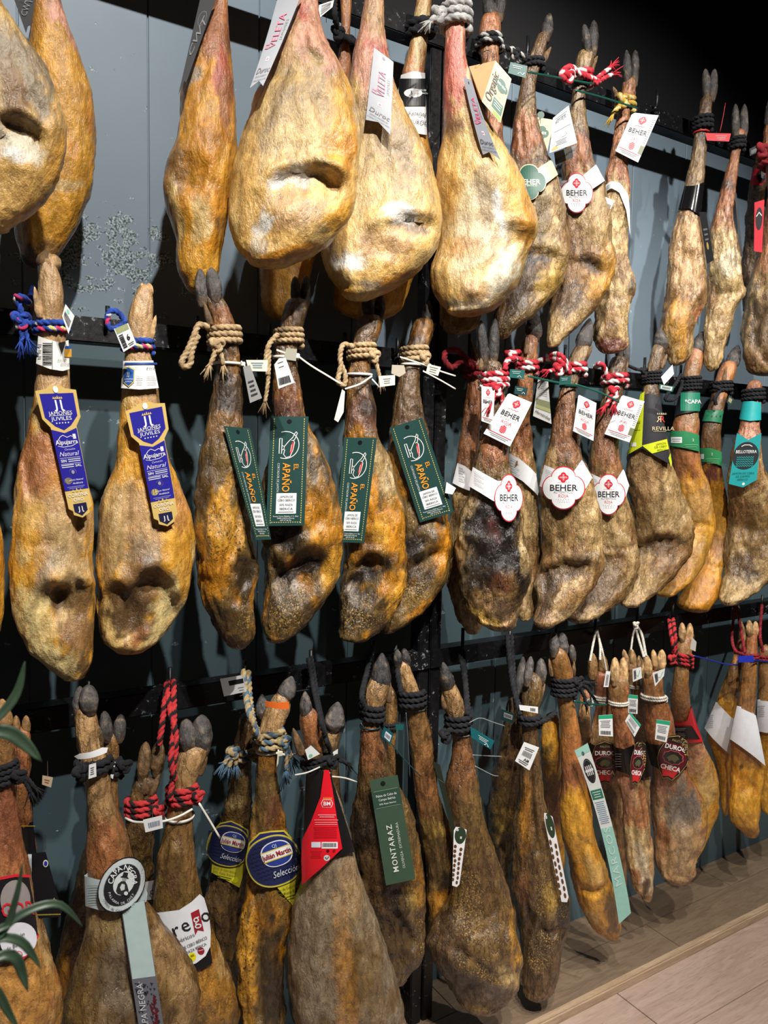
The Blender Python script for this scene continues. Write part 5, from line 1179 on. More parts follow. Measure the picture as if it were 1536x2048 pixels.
def stick(H, art, ox, oy, scale, rot=0.0, outline=None, col=None, name='paper_label', lift=0.007, step=5, gloss=0.42):
    """label lying on the ham"""
    if isinstance(H, str): H = HAMS[H]
    base = np.array(H.root.location)
    mapf = wrap_map(H, ox, oy, scale, rot, lift)
    V, F = poly_bm(np.asarray(outline, float), None, step / scale)
    me = mesh(name, mapf(V[:, 0], V[:, 1], 0) - base, F, smooth=True)
    o = link(name, me, H.root, plain(col, gloss))
    if art: lay(art, mapf, step / scale, o, base, gloss)
    return o
# ================================================================== hooks
for hx, hy, hr in ((1056, 72, 0), (1315, 178, 0), (1270, 190, 0), (935, 150, 0), (940, 668, 1), (1131, 690, 1), (1214, 700, 1), (1290, 715, 1), (1362, 730, 1), (60, 600, 1), (215, 612, 1), (395, 635, 1),
                   (540, 655, 1), (690, 675, 1), (795, 690, 1), (178, 1362, 2), (340, 1335, 2), (490, 1321, 2), (622, 1300, 2), (746, 1280, 2), (792, 1288, 2), (926, 1256, 2), (1020, 1256, 2),
                   (1113, 1232, 2), (1192, 1215, 2), (1275, 1214, 2), (1346, 1205, 2), (1478, 1196, 2), (1525, 1190, 2)):
    hook(hx, hy, hr)

# ================================================================== ropes
G = 'ropes tied round the ham ankles'
rope('T6', 'thick grey braided rope coiled round the red-shanked ham at the top', 'grey', 38, 3, 8.5, knot=(878, 28, 13), tails=['872,34 860,44'], group=G)
rope('T5b', 'black rope round the shank above the black and white band', 'black', 62, 1.5, 9, strands=['850,66 870,40 884,10,0.2'], group=G)
rope('T4b', 'knotted black rope beside the reddish hidden shank at the top', 'black', 88, 1, 7, knot=(676, 66, 12), strands=['674,60 670,30,0.22 668,-10,0.2', '676,66 700,82 712,84'], group=G)
rope('T6b', 'black and white rope under the dark hoof at the top centre', 'bw', 88, 2, 6, knot=(1030, 106, 10), strands=['1004,92 1030,104 1060,118'], group=G)
rope('T7', 'black rope tied under the pointed hoof of the green clover ham', 'black', 132, 2, 5, group=G)
rope('T8', 'red and white rope with loose bow on the top rail', 'red', 160, 2, 6.5, knot=(1138, 152, 12), strands=['1130,160 1122,148 1140,134 1160,148 1190,160'], tails=['1186,165 1205,148 1222,134', '1190,168 1210,156 1224,149'], group=G)
rope('T9', 'yellow and white rope with stubby knot on the slim tan ham', 'yellow', 212, 2, 6, knot=(1246, 200, 13), tails=['1240,212 1230,222 1226,228'], group=G)
rope('T10', 'black rope coiled three times below a split grey hoof, top right', 'black', 250, 3, 5, group=G)
rope('T11', 'thin black rope under the glossy hoof near the top right corner', 'black', 290, 3, 4.5, group=G)
rope('T12', 'pinkish red rope at the right picture edge on the top rail', 'darkred', 318, 3, 7, knot=(1524, 300, 12), group=G)
rope('M1', 'blue rope flecked pink and yellow with a frayed knot, leftmost ham', 'blue', 656, 1.5, 7, knot=(42, 640, 17), strands=['68,648 50,640 38,610 32,594 48,596 62,610,0.2', '60,600,0.2 64,585,0.17 66,575,0.16'], tails=['44,648 52,668 56,682', '40,650 44,672 42,684'], group=G)
rope('M2', 'blue flecked rope looped left of the ham tagged 6', 'blue', 694, 2, 6.5, strands=['254,655 240,628 222,622 214,640 222,658 240,652 252,642'], group=G)
rope('M3', 'pale jute rope knotted at the front of an ankle with hanging loop', 'jute', 672, 2.5, 7, knot=(434, 690, 14), strands=['418,655 398,650 388,672 376,700 364,722 368,734 380,728 384,700 396,670'], tails=['432,696 426,716 420,730', '436,698 444,716 446,730'], group=G)
rope('M4', 'shaded jute rope with a long tail left of a white ticket', 'jute', 676, 3, 6, strands=['556,668 538,690 532,720 536,750'], tails=['538,700 536,760 530,805'], group=G)
rope('M5', 'jute rope with a tassel knot under the dark hoof, third green tag', 'jute', 704, 2.5, 6, knot=(749, 712, 11), strands=['706,694 686,690 680,720 690,750 688,770 676,762 682,730'], tails=['750,720 756,740 760,758'], group=G)
rope('M6', 'jute rope bundled beside the double black post', 'jute', 712, 3, 6, knot=(850, 716, 11), group=G)
rope('M6b', 'dark red rope ring looped left of the charred ham', 'darkred', 745, 1.5, 6.5, strands=['950,735 925,722 905,735 890,722 892,704 912,700 930,715 948,728'], group=G)
rope('M7', 'red and white rope knotted on the charred ham ankle', 'red', 762, 2.5, 6.5, knot=(994, 778, 13), strands=['1010,740 1014,722 1030,716'], tails=['990,786 986,800 984,804', '1000,786 1004,800 1006,808'], group=G)
rope('M8', 'red and white rope behind the white price tag, above green seal', 'red', 736, 2, 6, knot=(1024, 712, 9), strands=['1044,720 1024,716 1012,728', '1040,704,0.2 1010,706,0.2'], group=G)
rope('M9', 'red and white rope hooked left of the complete clover emblem ham', 'red', 740, 2, 6, knot=(1118, 738, 12), strands=['1140,748 1118,720 1095,718,0.2 1075,722,0.18', '1140,738 1120,710 1095,712,0.2'], tails=['1112,740 1098,742'], group=G)
rope('M10', 'red and white rope with tails above a folded price tag', 'red', 762, 2, 6, knot=(1228, 784, 12), strands=['1216,760 1208,735 1200,728 1190,734,0.2'], tails=['1222,790 1216,806 1210,814', '1230,792 1228,810'], group=G)
rope('M11', 'black cord wound above the lime and black sleeve', 'black', 756, 3.5, 3.6, knot=(1288, 744, 10), strands=['1290,742 1272,738 1258,732,0.18'], group=G)
rope('M12', 'black cord with a drooping loop, ham with two green bands', 'black', 768, 3.5, 4, strands=['1362,748 1350,770 1334,790 1332,800 1350,798 1362,776 1364,760'], group=G)
rope('M13', 'black cord with a bent end above the single green band', 'black', 776, 3, 4.2, strands=['1426,772 1440,780 1430,796 1432,810'], group=G)
rope('M14', 'black rope in shadow above the teal band', 'black', 792, 3, 4.5, group=G)
rope('B0', 'thick black rope with frayed tassel at the bottom left', 'black', 1545, 4, 6.5, knot=(38, 1552, 12), tails=['44,1550 58,1562 70,1576', '42,1552 54,1570 60,1584'], group=G)
rope('B1', 'ribbed black rope with bulky knot under a white foam strip', 'black', 1530, 2, 8.5, knot=(163, 1546, 14), group=G)
rope('B1b', 'black rope wound behind the ham with the round emblem', 'black', 1536, 3, 7, knot=(250, 1532, 12), group=G)
rope('B2b', 'red and black twisted rope round the spread-clawed ham', 'redblack', 1612, 3, 7, strands=['318,1490 324,1450,0.2 330,1400,0.18 336,1362,0.15'], knot=(318, 1622, 12), group=G)
rope('B2', 'red and black rope hung in long strands from a bottom-rail hook', 'redblack', 1588, 3, 7, strands=['350,1560 342,1520 348,1450,0.22 347,1360,0.16', '340,1600 352,1480,0.24 340,1420,0.2 332,1366,0.16'], knot=(396, 1592, 11), group=G)
rope('B3', 'blue and straw rope hung from the hook with the white ticket', 'bluejute', 1478, 3, 7.5, strands=['516,1470 500,1430 492,1390,0.2 486,1340,0.16', '520,1480 508,1450 500,1400,0.2 496,1342,0.16'], knot=(568, 1484, 12), tails=['570,1494 574,1520 572,1540', '574,1494 582,1515'], group=G)
rope('B3b', 'frayed straw-coloured rope end on the dark ham behind', 'bluejute', 1508, 2, 7, tails=['462,1500 455,1516 448,1528', '464,1504 462,1520 458,1534', '466,1500 470,1518 472,1530'], knot=(468, 1505, 10), group=G)
rope('B4', 'black braided cord in two strands above the red and black sleeve', 'black', 1520, 2, 6, strands=['660,1500 650,1470 636,1400,0.2 622,1312,0.16', '655,1490 642,1440 628,1380,0.2 616,1316,0.16'], knot=(666, 1522, 13), tails=['672,1520 684,1522 692,1526'], group=G, tilt=0.25)
rope('B5', 'dark blue-black rope wound under a pointed black hoof', 'black', 1426, 3, 6.5, strands=['730,1420 724,1390 734,1345,0.2 744,1292,0.16'], group=G, tilt=-0.3)
rope('B5b', 'thin black cord on the thin leg behind the dark green card', 'black', 1450, 1.5, 4, group=G)
rope('B6', 'black rope in three turns high on the long mottled ham', 'black', 1398, 3, 6.5, strands=['802,1385 796,1350,0.2 793,1300,0.16'], group=G)
rope('B7', 'coarse black rope below the grey pointed hoof beside the post', 'black', 1446, 3, 6.5, strands=['934,1430 932,1380,0.24 926,1300,0.17', '938,1436 930,1360,0.22 920,1300,0.17'], knot=(892, 1470, 14), group=G)
rope('B8', 'black rope slung under the ankle with a ribbed bow end', 'black', 1440, 2, 6, strands=['1042,1420 1030,1380,0.22 1022,1270,0.16', '1040,1430 1024,1360,0.22 1014,1270,0.16', '1070,1446 1092,1440 1112,1424'], group=G)
rope('B9', 'black rope with a bushy tassel right of the decayed hoof', 'black', 1374, 4, 5.5, knot=(1156, 1364, 12), tails=['1158,1366 1174,1376 1182,1388', '1156,1370 1168,1392 1170,1402', '1160,1364 1178,1366'], group=G)
rope('B10', 'white twine round the ankle with the leftmost maroon label', 'white', 1396, 2, 2.6, strands=['1212,1340 1204,1300,0.2 1194,1262,0.16', '1180,1322,0.22 1186,1290,0.2 1192,1262,0.16', '1200,1320,0.22 1200,1290,0.2 1194,1260,0.16'], group=G)
rope('B11', 'white twine round the pale-hoofed slim ham', 'white', 1406, 2, 2.4, group=G)
rope('B12', 'thick white twine from hook to the fuzzy grey-faced ham', 'white', 1394, 2, 3, strands=['1292,1312 1284,1270,0.2 1274,1252,0.16', '1288,1314 1278,1280,0.2 1270,1252,0.16'], knot=(1272, 1250, 7), group=G)
rope('B12b', 'thin white twine on the leg behind the middle maroon labels', 'white', 1372, 1.5, 2.2, strands=['1262,1300,0.2 1266,1270,0.18 1272,1252,0.16'], group=G)
rope('B13', 'red and black twisted rope knotted above the red band', 'redblack', 1318, 3, 4.6, strands=['1350,1312 1344,1280,0.22 1338,1240,0.16', '1352,1308 1350,1270,0.22 1346,1238,0.16'], knot=(1344, 1318, 9), group=G, tilt=-0.2)
rope('B15', 'red cord around the warty foot under the blue seal', 'darkred', 1312, 2, 3.2, strands=['1488,1310 1470,1300 1464,1270,0.2 1470,1215,0.16', '1490,1306 1482,1260,0.22 1474,1214,0.16'], group=G)
rope('B16', 'red cord at the right picture edge on the bottom rail', 'darkred', 1316, 2, 3.4, strands=['1526,1304 1520,1270,0.22 1524,1210,0.16'], group=G)
rope('B14', 'red cord hidden behind the warty foot, bottom right', 'darkred', 1300, 1.5, 3, group=G)

# ================================================================== cable ties
tie('M3', 'white cable tie round the amber-patched ham shank', 728, (226, 222, 206), 5, tails=['482,722 492,736 504,760 520,800,0.24'], head=(486, 728))
tie('M4', 'long white strap sticking out right of a white ticket', 716, (230, 226, 206), 6, tails=['588,706 620,730 656,752 682,768', '553,700 570,706 590,712'], head=(594, 712))
tie('M5', 'white cable tie above the third green strip tag', 750, (214, 212, 206), 5, tails=['744,752 720,768 690,778', '744,758 760,776'])
tie('M6', 'two pale straps crossing in front of the double post', 730, (222, 218, 204), 5, tails=['800,714 850,730 880,742 911,752', '846,742 880,760 911,778'], head=(858, 732))
tie('T8', 'green plastic straps stretched across the top-rail shanks', 172, (22, 70, 60), 6, tails=['1056,144,0.3 1120,156 1188,168', '1150,180 1210,196 1276,217'], name='seal_strap')
tie('M9', 'green plastic strap running right from the clover ham', 772, (24, 84, 72), 6, tails=['1056,752,0.3 1110,764 1150,770', '1150,768 1200,785 1238,804'], name='seal_strap')
tie('B2', 'white cable tie joining two shanks with a long ribbed tail', 1632, (226, 222, 212), 6, tails=['385,1618 360,1632 330,1642 300,1644,0.27 270,1644,0.24 250,1636,0.22', '398,1606 420,1642 440,1676'])
tie('B3', 'white cable tie under the blue and straw rope', 1500, (226, 220, 200), 6, tails=['552,1506 575,1510 594,1508', '557,1498 556,1518 554,1536'], head=(560, 1507))
tie('B4', 'white strap ends behind the red and black sleeve', 1540, (206, 202, 192), 4, tails=['640,1534 615,1545 590,1550', '664,1553 690,1556 714,1564'])
tie('B9', 'green plastic seal ring below the black tassel rope', 1390, (18, 70, 58), 5, tails=['1148,1402 1180,1408 1214,1410'], name='seal_strap')
tie('B5', 'thin dark green seal strap with a trailing blue-green line', 1452, (30, 60, 60), 3, tails=['780,1484 810,1520 842,1553', '722,1446 728,1456 735,1460'], name='seal_strap')
tie('B6', 'thin grey wire ring with a hanging end on the mottled ham', 1416, (90, 96, 96), 2.5, tails=['812,1425 816,1480 820,1555'], name='wire_tie')
tie('B7', 'thin grey wire loop right of the dark mouldy ham', 1466, (120, 124, 122), 2.5, tails=['938,1446 960,1436 985,1444 1010,1452', '945,1510 980,1512 1004,1513', '950,1532 985,1550 997,1552'], name='wire_tie')
tie('B15', 'blue plastic strap running left from the warty foot', 1318, (28, 40, 120), 4, tails=['1476,1330,0.26 1450,1328,0.24 1420,1320,0.22 1386,1311,0.2', '1508,1320 1540,1324'], name='seal_strap')
tie('B10', 'white rubber ring on the leftmost maroon-label ham', 1402, (206, 190, 170), 3)
tie('T10', 'thin red seal wire standing up beside the split hoof', 266, (180, 40, 44), 3, tails=['1440,264 1446,235 1451,206'], name='seal_strap')
# ================================================================== hang tags
WH = (224, 225, 223); INK = (40, 42, 48); GD = (206, 176, 104); GRN = (44, 78, 68)
GT = 'hang tags on the hams'
# ---- silver pennant tags
def veleta(label, quad, off, yaw=0, **k):
    W, H = 46, 170
    out = [(0, 0), (W, 0), (W, H), (W * 0.5, H - 14), (0, H - 4)]
    a = Art()
    a.ell(W * 0.52, 9, 3.2, 3.2, (30, 30, 32), 'eyelet')
    a.text('VELETA', W * 0.50, 68, 22, (222, 52, 110), rot=-90, bold=0.0, sx=0.78)
    a.text('EL', W * 0.22, 92, 13, (222, 52, 110), rot=-90)
    a.text('JAMONES', W * 0.82, 66, 8, (90, 92, 100), rot=-90, spacing=1.4, sx=0.8)
    a.rect(W * 0.42, 112, W * 0.58, 120, (236, 236, 236), 'emblem', 1).rect(W * 0.45, 114, W * 0.55, 118, (222, 52, 110), 'emblem', 2)
    a.text('Duroc', W * 0.5, 136, 15, (30, 30, 34), shear=0.25)
    a.text('GRAN RESERVA', W * 0.5, 147, 4.6, INK, spacing=1.1).text('CURACIÓN NATURAL', W * 0.5, 154, 4.2, INK)
    return card('hang_tag', label, 'tag', a, out, (132, 136, 144), quad, off, W, H, group=GT, gloss=0.3, **k)
veleta('silver pink-lettered pennant tag seen from the side on the pink-shanked ham', '560,-22 607,-22 526,172 498,181', 0.47, mids='530,85 566,80', on='T4')
veleta('silver pink-lettered pennant tag facing front on the second big pale ham', '748,95 787,124 781,270 731,243', 0.40, on='T5')
veleta('narrow silver pink-lettered tag turned aside on the red-shanked ham', '927,154 943,160 1001,320 967,313', 0.37, mids='945,235 969,240', on='T6')
def darktag(label, quad, off, txt, on):
    W, H = 40, 150
    a = Art().text(txt, W * .5, H * .45, 26, (120, 122, 128), rot=-70, shear=0.2).ell(W * .5, H * .25, 12, 12, (96, 98, 104), 'emblem').ell(W * .5, H * .25, 10.8, 10.8, (16, 16, 18), 'emblem', 2)
    return card('hang_tag', label, 'tag', a, [(0, 0), (W, 0), (W, H - 10), (W * .5, H - 16), (0, H)], (10, 10, 12), quad, off, W, H, group=GT, gloss=0.65, on=on)
darktag('glossy black pennant tag with thin silver letters on the lone golden ham', '402,-10 434,-10 368,178 357,188', 0.34, 'CWT', 'T3')
darktag('black tag with silver letters between the two leftmost top hams', '22,-20 72,-20 62,55 52,66', 0.28, 'CWT', 'T2')

# ---- folded kraft carton
def carton():
    W, H = 50, 120
    f, n = quad_map('991,121 1023,158 1001,246 964,203', 0.36, W, H, yaw=12)
    a = Art().text('Organic', W * .2, H * .52, 25, (44, 40, 34), rot=-90, bold=0.01)
    clover(a, W * .62, H * .33, 17, (30, 84, 66), (222, 196, 152), 'BEHER', (230, 226, 214))
    a.rect(W * .42, H * .66, W * .95, H * .88, (38, 92, 74)).lines(W * .46, W * .9, [H * .71, H * .76, H * .81], 2, (190, 208, 190)).rect(W * .55, H * .91, W * .95, H * .98, (122, 190, 40))
    a.ell(W * .62, H * .55, 7, 4, (196, 164, 120), 'emblem')
    o = card('carton_tag', 'folded kraft carton with green clover hanging from the top rail', 'tag', a, rectpts(W, H), (214, 184, 138), '991,121 1023,158 1001,246 964,203', 0.36, W, H, group=GT, yaw=12)
    base = np.array(o.location)
    # left face, top flap and back of the carton
    A, B = f(np.array([0.0]), np.array([0.0]), 0)[0], f(np.array([0.0]), np.array([H * 1.0]), 0)[0]
    TR, BR = f(np.array([W * 1.0]), np.array([0.0]), 0)[0], f(np.array([W * 1.0]), np.array([H * 1.0]), 0)[0]
    C1 = at(938, 133, 0.30); C2 = at(953, 190, 0.30)
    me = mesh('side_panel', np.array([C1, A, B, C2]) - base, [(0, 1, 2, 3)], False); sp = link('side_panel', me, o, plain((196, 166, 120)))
    for i, t in enumerate(np.linspace(0.2, 0.75, 7)):
        p0 = C1 + (C2 - C1) * t; p1 = A + (B - A) * t; d = np.array([0, -0.001, 0])
        q0, q1 = p0 + (p1 - p0) * 0.15 + d, p0 + (p1 - p0) * (0.8 if i % 2 else 0.6) + d
        th = (C2 - C1) * 0.03
        link('printed_line', mesh('printed_line', np.array([q0, q1, q1 + th, q0 + th]) - base, [(0, 1, 2, 3)], False), sp, plain((80, 66, 48)))
    D1 = C1 + (TR - A); D2 = C2 + (BR - B)
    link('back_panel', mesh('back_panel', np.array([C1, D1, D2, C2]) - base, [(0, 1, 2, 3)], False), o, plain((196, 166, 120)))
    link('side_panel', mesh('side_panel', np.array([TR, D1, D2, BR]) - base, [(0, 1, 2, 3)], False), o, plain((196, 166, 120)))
    tp = C1 + (A - C1) * .5 + np.array([0, 0, 0.012])
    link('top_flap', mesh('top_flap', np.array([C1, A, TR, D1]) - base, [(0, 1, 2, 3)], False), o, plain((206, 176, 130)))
    V, F = tube_geo(resample(np.array([tp - (0, 0, .012), tp + (0, 0, .01), at(978, 100, 0.2)]), 0.006), 0.001, 6)
    link('string', mesh('string', V - base, F), o, plain((40, 36, 30)))

def clover(a, cx, cy, r, col, rim, txt=None, tcol=WH, sub=None, red=False, size=None):
    """four-lobed emblem"""
    for rr, c, ly in ((1.0, rim, 1), (0.90, col, 2)):
        th = np.linspace(0, 2 * math.pi, 73)[:-1]
        rad = r * (0.80 + 0.22 * np.abs(np.cos(2 * th)) ** 0.7) * (rr if rr == 1 else 1) - (0 if rr == 1 else r * 0.07)
        x = np.cos(th) * rad * (1.12); y = np.sin(th) * rad
        a.poly(np.stack([x + cx, y + cy], 1), c, 'emblem', ly)
    if txt: a.text(txt, cx, cy - 0.02 * r, size or r * 0.52, tcol, bold=0.008, fit=r * 1.45)
    return a

carton()

# ---- white clover price tags
def behertag(label, quad, off, word, fold=False, yaw=0, crumple=0.0, on=None):
    W, H = 60, 90
    a = Art()
    clover(a, W * .5, 14, 8, (204, 30, 48), (204, 30, 48)); a.text('BEHER', W * .5, 14, 3.6, WH, layer=4).text('BEHER', W * .5, 14, 3.6, WH, rot=90, layer=4)
    a.line([(W * .3 + i * 2.2, 26 + math.sin(i * 1.7) * 1.1) for i in range(12)], 0.7, (206, 60, 80))
    a.text('BEHER', W * .5, 37, 13, INK, bold=0.012, fit=44).text('AUTÉNTICO', W * .5, 46, 5, (120, 122, 126), spacing=1.3, fit=36)
    a.text(word, W * .5, 53, 8.5, (206, 100, 110), fit=18 if len(word) < 4 else 24)
    rnd = random.Random(5)
    a.poly([(W * .5 + math.cos(t) * 8 * rnd.uniform(.75, 1.05), 67 + math.sin(t) * 8.5 * rnd.uniform(.8, 1.05)) for t in np.linspace(0, 6.2, 18)], (206, 52, 70), 'emblem')
    for k in range(4): a.line([(W * .4, 62 + k * 3), (W * .62, 64 + k * 3)], 0.8, (230, 150, 150), 'emblem', 2)
    a.rect(4, 78, W - 4, 79.2, (206, 60, 80), 'border', 2).lines(8, W - 8, [82, 85], 1.1, (130, 132, 136))
    if fold:
        a.rect(W * .82, 0, W, H, (216, 216, 214), 'printed_panel', 1).lines(W * .85, W * .98, [10 + 4 * i for i in range(12)], 1.2, (110, 112, 116)).rect(W * .83, 60, W, 76, (96, 104, 62), 'printed_panel', 2)
    out = [(3, 0), (W, 0), (W, H), (0, H), (0, 3)]
    return card('hang_tag', label, 'tag', a, out, WH, quad, off, W, H, group=GT, yaw=yaw, curl=crumple, on=on)
behertag('white clover tag reading ORO with handwriting, slim tan ham', '1265,225 1317,231 1276,325 1231,302', 0.30, 'ORO', True, on='T9')
behertag('white clover tag on the charred ham, tilted to the right', '1017,786 1064,805 1020,893 967,867', 0.36, 'ROJA', on='M7')
behertag('white clover tag on the complete-emblem ham', '1157,789 1193,806 1187,882 1146,862', 0.33, 'ROJA', on='M9')
behertag('white folded clover tag with picture panel beside the lime sleeve', '1244,790 1289,803 1259,885 1209,868', 0.30, 'XXI', True, on='M10')
behertag('white clover tag half hidden behind the one on the charred ham', '963,772 990,775 986,850 963,842', 0.33, 'ROJA')
W, H = 50, 80
a = Art().lines(8, 44, [8, 12], 1.2, (60, 60, 64)).text('BEHER', 24, 16, 9, INK, fit=30).rect(6, 36, 46, 38, (120, 122, 124)).lines(10, 34, [60, 63, 66, 69], 1.2, (110, 112, 116)).line([(20, 56), (22, 48), (24, 56), (32, 54), (33, 46), (35, 54)], 1, (90, 92, 96)).ell(10, 74, 7, 4, (196, 160, 80)).rect(38, 60, 46, 70, (180, 182, 184))
card('hang_tag', 'white printed tag on red string over the red clover ham shank', 'tag', a, rectpts(W, H), (226, 230, 232), '1106,236 1137,211 1154,286 1099,306', 0.30, W, H, group=GT)
W, H = 50, 40
card('hang_tag', 'grey handwritten card under the white tag of the red clover ham', 'tag', Art().text('Bernardo', 25, 20, 15, (20, 20, 22), rot=-18, shear=.3), rectpts(W, H), (96, 92, 86), '1108,305 1152,290 1146,315 1111,330', 0.28, W, H, group=GT)
W, H = 40, 90
card('hang_tag', 'grey card with small landscape and handwriting beside green seal', 'tag', Art().rect(3, 46, 40, 68, (110, 112, 84)).rect(3, 60, 40, 68, (140, 142, 96), layer=2).lines(6, 36, [8 + 4 * i for i in range(8)], 1, (150, 150, 150)).text('Hernández', 20, 78, 11, (20, 20, 24), rot=8, shear=.3, fit=34), rectpts(W, H), (178, 178, 174), '1076,758 1096,758 1103,848 1066,832', 0.26, W, H, group=GT)
W, H = 36, 66
a = Art(); clover(a, 15, 30, 15, (30, 84, 66), (210, 190, 150), 'BEHER', (226, 220, 200))
card('hang_tag', 'kraft card with green clover behind the green clover ham', 'tag', a, rectpts(W, H), (206, 184, 146), '1073,234 1109,240 1094,304 1064,300', 0.2, W, H, group=GT)

# ---- blue shield tags
def juviles(label, quad, off, on):
    W, H = 82, 272
    sh = [(0, 10), (22, 6), (30, 0), (52, 0), (60, 6), (82, 10), (80, 66), (60, 88), (41, 98), (22, 88), (2, 66)]
    out = [(0, 10), (22, 6), (30, 0), (52, 0), (60, 6), (82, 10), (80, 66), (68, 84), (66, 250), (58, 256), (58, 264), (41, 272), (24, 264), (24, 256), (16, 250), (15, 84), (2, 66)]
    a = Art()
    a.poly([(7, 16), (75, 16), (74, 63), (57, 82), (41, 91), (25, 82), (8, 63)], (40, 36, 142), 'emblem', 1)
    a.poly(np.array([(15, 88), (41, 97), (67, 88), (66, 214), (16, 214)]), (40, 36, 142), 'printed_panel', 1)
    for x in (33, 37, 41, 45, 49): a.poly([(x - 2.2, 27), (x, 20 if x == 41 else 22), (x + 2.2, 27)], (214, 182, 96), 'emblem', 2)
    a.ell(41, 8, 5, 7, (236, 236, 232), 'fastener', 3)
    a.text('J', 36, 38, 25, WH, bold=.02).text('J', 46, 38, 25, WH, bold=.02, sx=-1)
    a.text('JAMONES', 41, 56, 11, WH, fit=48).rect(20, 60.5, 62, 61.2, WH, 'lettering', 2).text('JUVILES', 41, 67, 11, WH, fit=42)
    for i in range(5): a.ell(29 + i * 6, 76, 1.4, 1.4, WH, 'lettering', 2, 8)
    a.line([(20, 116), (30, 104), (36, 101), (44, 106), (52, 103), (60, 108)], 1.2, WH).rect(56, 100, 62, 110, WH, 'emblem', 2)
    a.text('Alpujarra', 41, 115, 13, WH, bold=.012, fit=46).line([(22, 122), (32, 125), (50, 124), (60, 120)], 1, WH)
    a.text('Curación', 44, 130, 6, (196, 192, 214), shear=.3).text('Natural', 40, 139, 13, (206, 202, 220), shear=.3)
    a.rect(20, 147, 62, 147.6, WH, 'lettering', 2).text('SIN', 27, 153, 8, WH, bold=.01).lines(36, 62, [151, 155], 1.4, WH, .05)
    a.rect(20, 159, 62, 159.6, WH, 'lettering', 2).text('SAL', 55, 164, 8, WH, bold=.01).lines(20, 46, [162, 166], 1.4, WH, .05)
    a.ell(41, 177, 7.5, 7.5, (120, 116, 140), 'emblem', 1).ell(41, 177, 6.2, 6.2, (40, 36, 142), 'emblem', 2).ell(41, 177, 3, 4, (150, 146, 160), 'emblem', 3)
    a.ell(28, 194, 8, 7, (226, 206, 120), 'emblem', 1).text('Jamón Natural', 44, 193, 5, WH, shear=.3).text('Andalucía', 46, 200, 5.5, WH, shear=.3)
    a.lines(22, 60, [207, 210], 1, (150, 146, 190))
    for x in (33, 41, 49): a.poly([(x - 3, 218), (x, 209 if x == 41 else 212), (x + 3, 218)], (206, 180, 104), 'emblem', 2)
    a.text('CORONA', 41, 224, 10, WH, fit=42).text('ORO', 41, 234, 10, WH)
    a.poly([(27, 242), (55, 242), (55, 258), (41, 268), (27, 258)], (34, 34, 66), 'emblem', 1).text('J', 38, 253, 13, WH, bold=.02).text('J', 44.5, 253, 13, WH, bold=.02, sx=-1)
    return card('hang_tag', label, 'tag', a, out, GD, quad, off, W, H, group=GT, gloss=.28, on=on)
juviles('long blue and gold shield tag on the leftmost middle-rail ham', '68,772 150,770 203,1028 127,1042', 0.385, 'M1')
juviles('long blue and gold shield tag on the second ham with deep fold', '249,813 328,797 374,1045 296,1060', 0.385, 'M2')

# ---- dark green strip tags
def apano(label, quad, off, **k):
    W, H = 76, 218
    a = Art()
    a.ell(38, 10, 5, 4.5, (14, 18, 18), 'eyelet')
    for i in range(44):
        for x in (8, 68): a.rect(x - .7, 4 + i * 4.8, x + .7, 6.6 + i * 4.8, (206, 190, 110), 'border')
    for i in range(13): a.rect(10 + i * 4.6, 210.3, 12.4 + i * 4.6, 211.7, (206, 190, 110), 'border')
    t = np.radians(np.linspace(-110, 110, 30))
    a.line(np.stack([32 + 27 * np.cos(t), 57 + 27 * np.sin(t)], 1), 1.5, WH)
    a.line([(20, 44), (25, 44), (25, 74), (20, 74)], 1.5, WH, closed=True).line([(25, 58), (30, 60), (29, 66), (25, 67)], 1.4, WH)
    a.line([(30, 60), (38, 50), (46, 42), (50, 34), (53, 30)], 1.4, WH).line([(52, 31), (55, 33), (51, 44), (48, 48)], 1.4, WH)
    a.line([(31, 66), (29, 76), (34, 82), (42, 80), (47, 68), (50, 52), (48, 48), (44, 48)], 1.5, WH)
    a.poly([(46, 51), (49, 53), (47, 68), (43, 76), (41, 72), (43, 60)], (206, 52, 56), 'emblem', 2).line([(44.5, 56), (43, 70)], .8, WH, layer=3)
    a.text('EL', 55, 101, 13, (226, 150, 54), rot=90, bold=.01).text('APAÑO', 36, 122, 21, (226, 150, 54), rot=90, bold=.015, fit=58)
    a.text('CORTADOR DE JAMÓN', 20, 122, 6.5, (196, 204, 200), rot=90, fit=58)
    a.rect(18, 153, 58, 194, (226, 228, 228))
    for s_, y in (('JAMÓN DE', 160), ('CEBO IBÉRICO', 167), ('50% RAZA', 176), ('IBÉRICA', 184)): a.text(s_, 38, y, 6, (60, 62, 66), fit=34 if len(s_) > 9 else 26)
    a.lines(22, 54, [190.5], 1, (90, 92, 94))
    a.text('Puente Carlos Mallaria, nº 4 - Bajo', 38, 199, 3.8, WH, fit=50).text('30800 LORCA (Murcia)', 38, 203, 3.8, WH, fit=34).text('659 47 66 26', 38, 207, 3.8, WH, fit=22)
    return card('hang_tag', label, 'tag', a, rectpts(W, H), (36, 66, 62), quad, off, W, H, group=GT, gloss=.3, **k)
apano('dark green strip tag turned narrow on the amber-patched ham', '447,852 500,857 542,1079 512,1080', 0.36, mids='477,960 522,962', on='M3')
apano('dark green strip tag hanging straight, second of four', '541,833 617,833 609,1051 532,1052', 0.40, on='M4')
apano('dark green strip tag third of four, lowest hanging', '688,875 754,876 728,1086 670,1084', 0.37, on='M5')
apano('dark green strip tag tilted, nearest to the double post', '779,856 844,835 908,1024 840,1045', 0.33, on='M6')

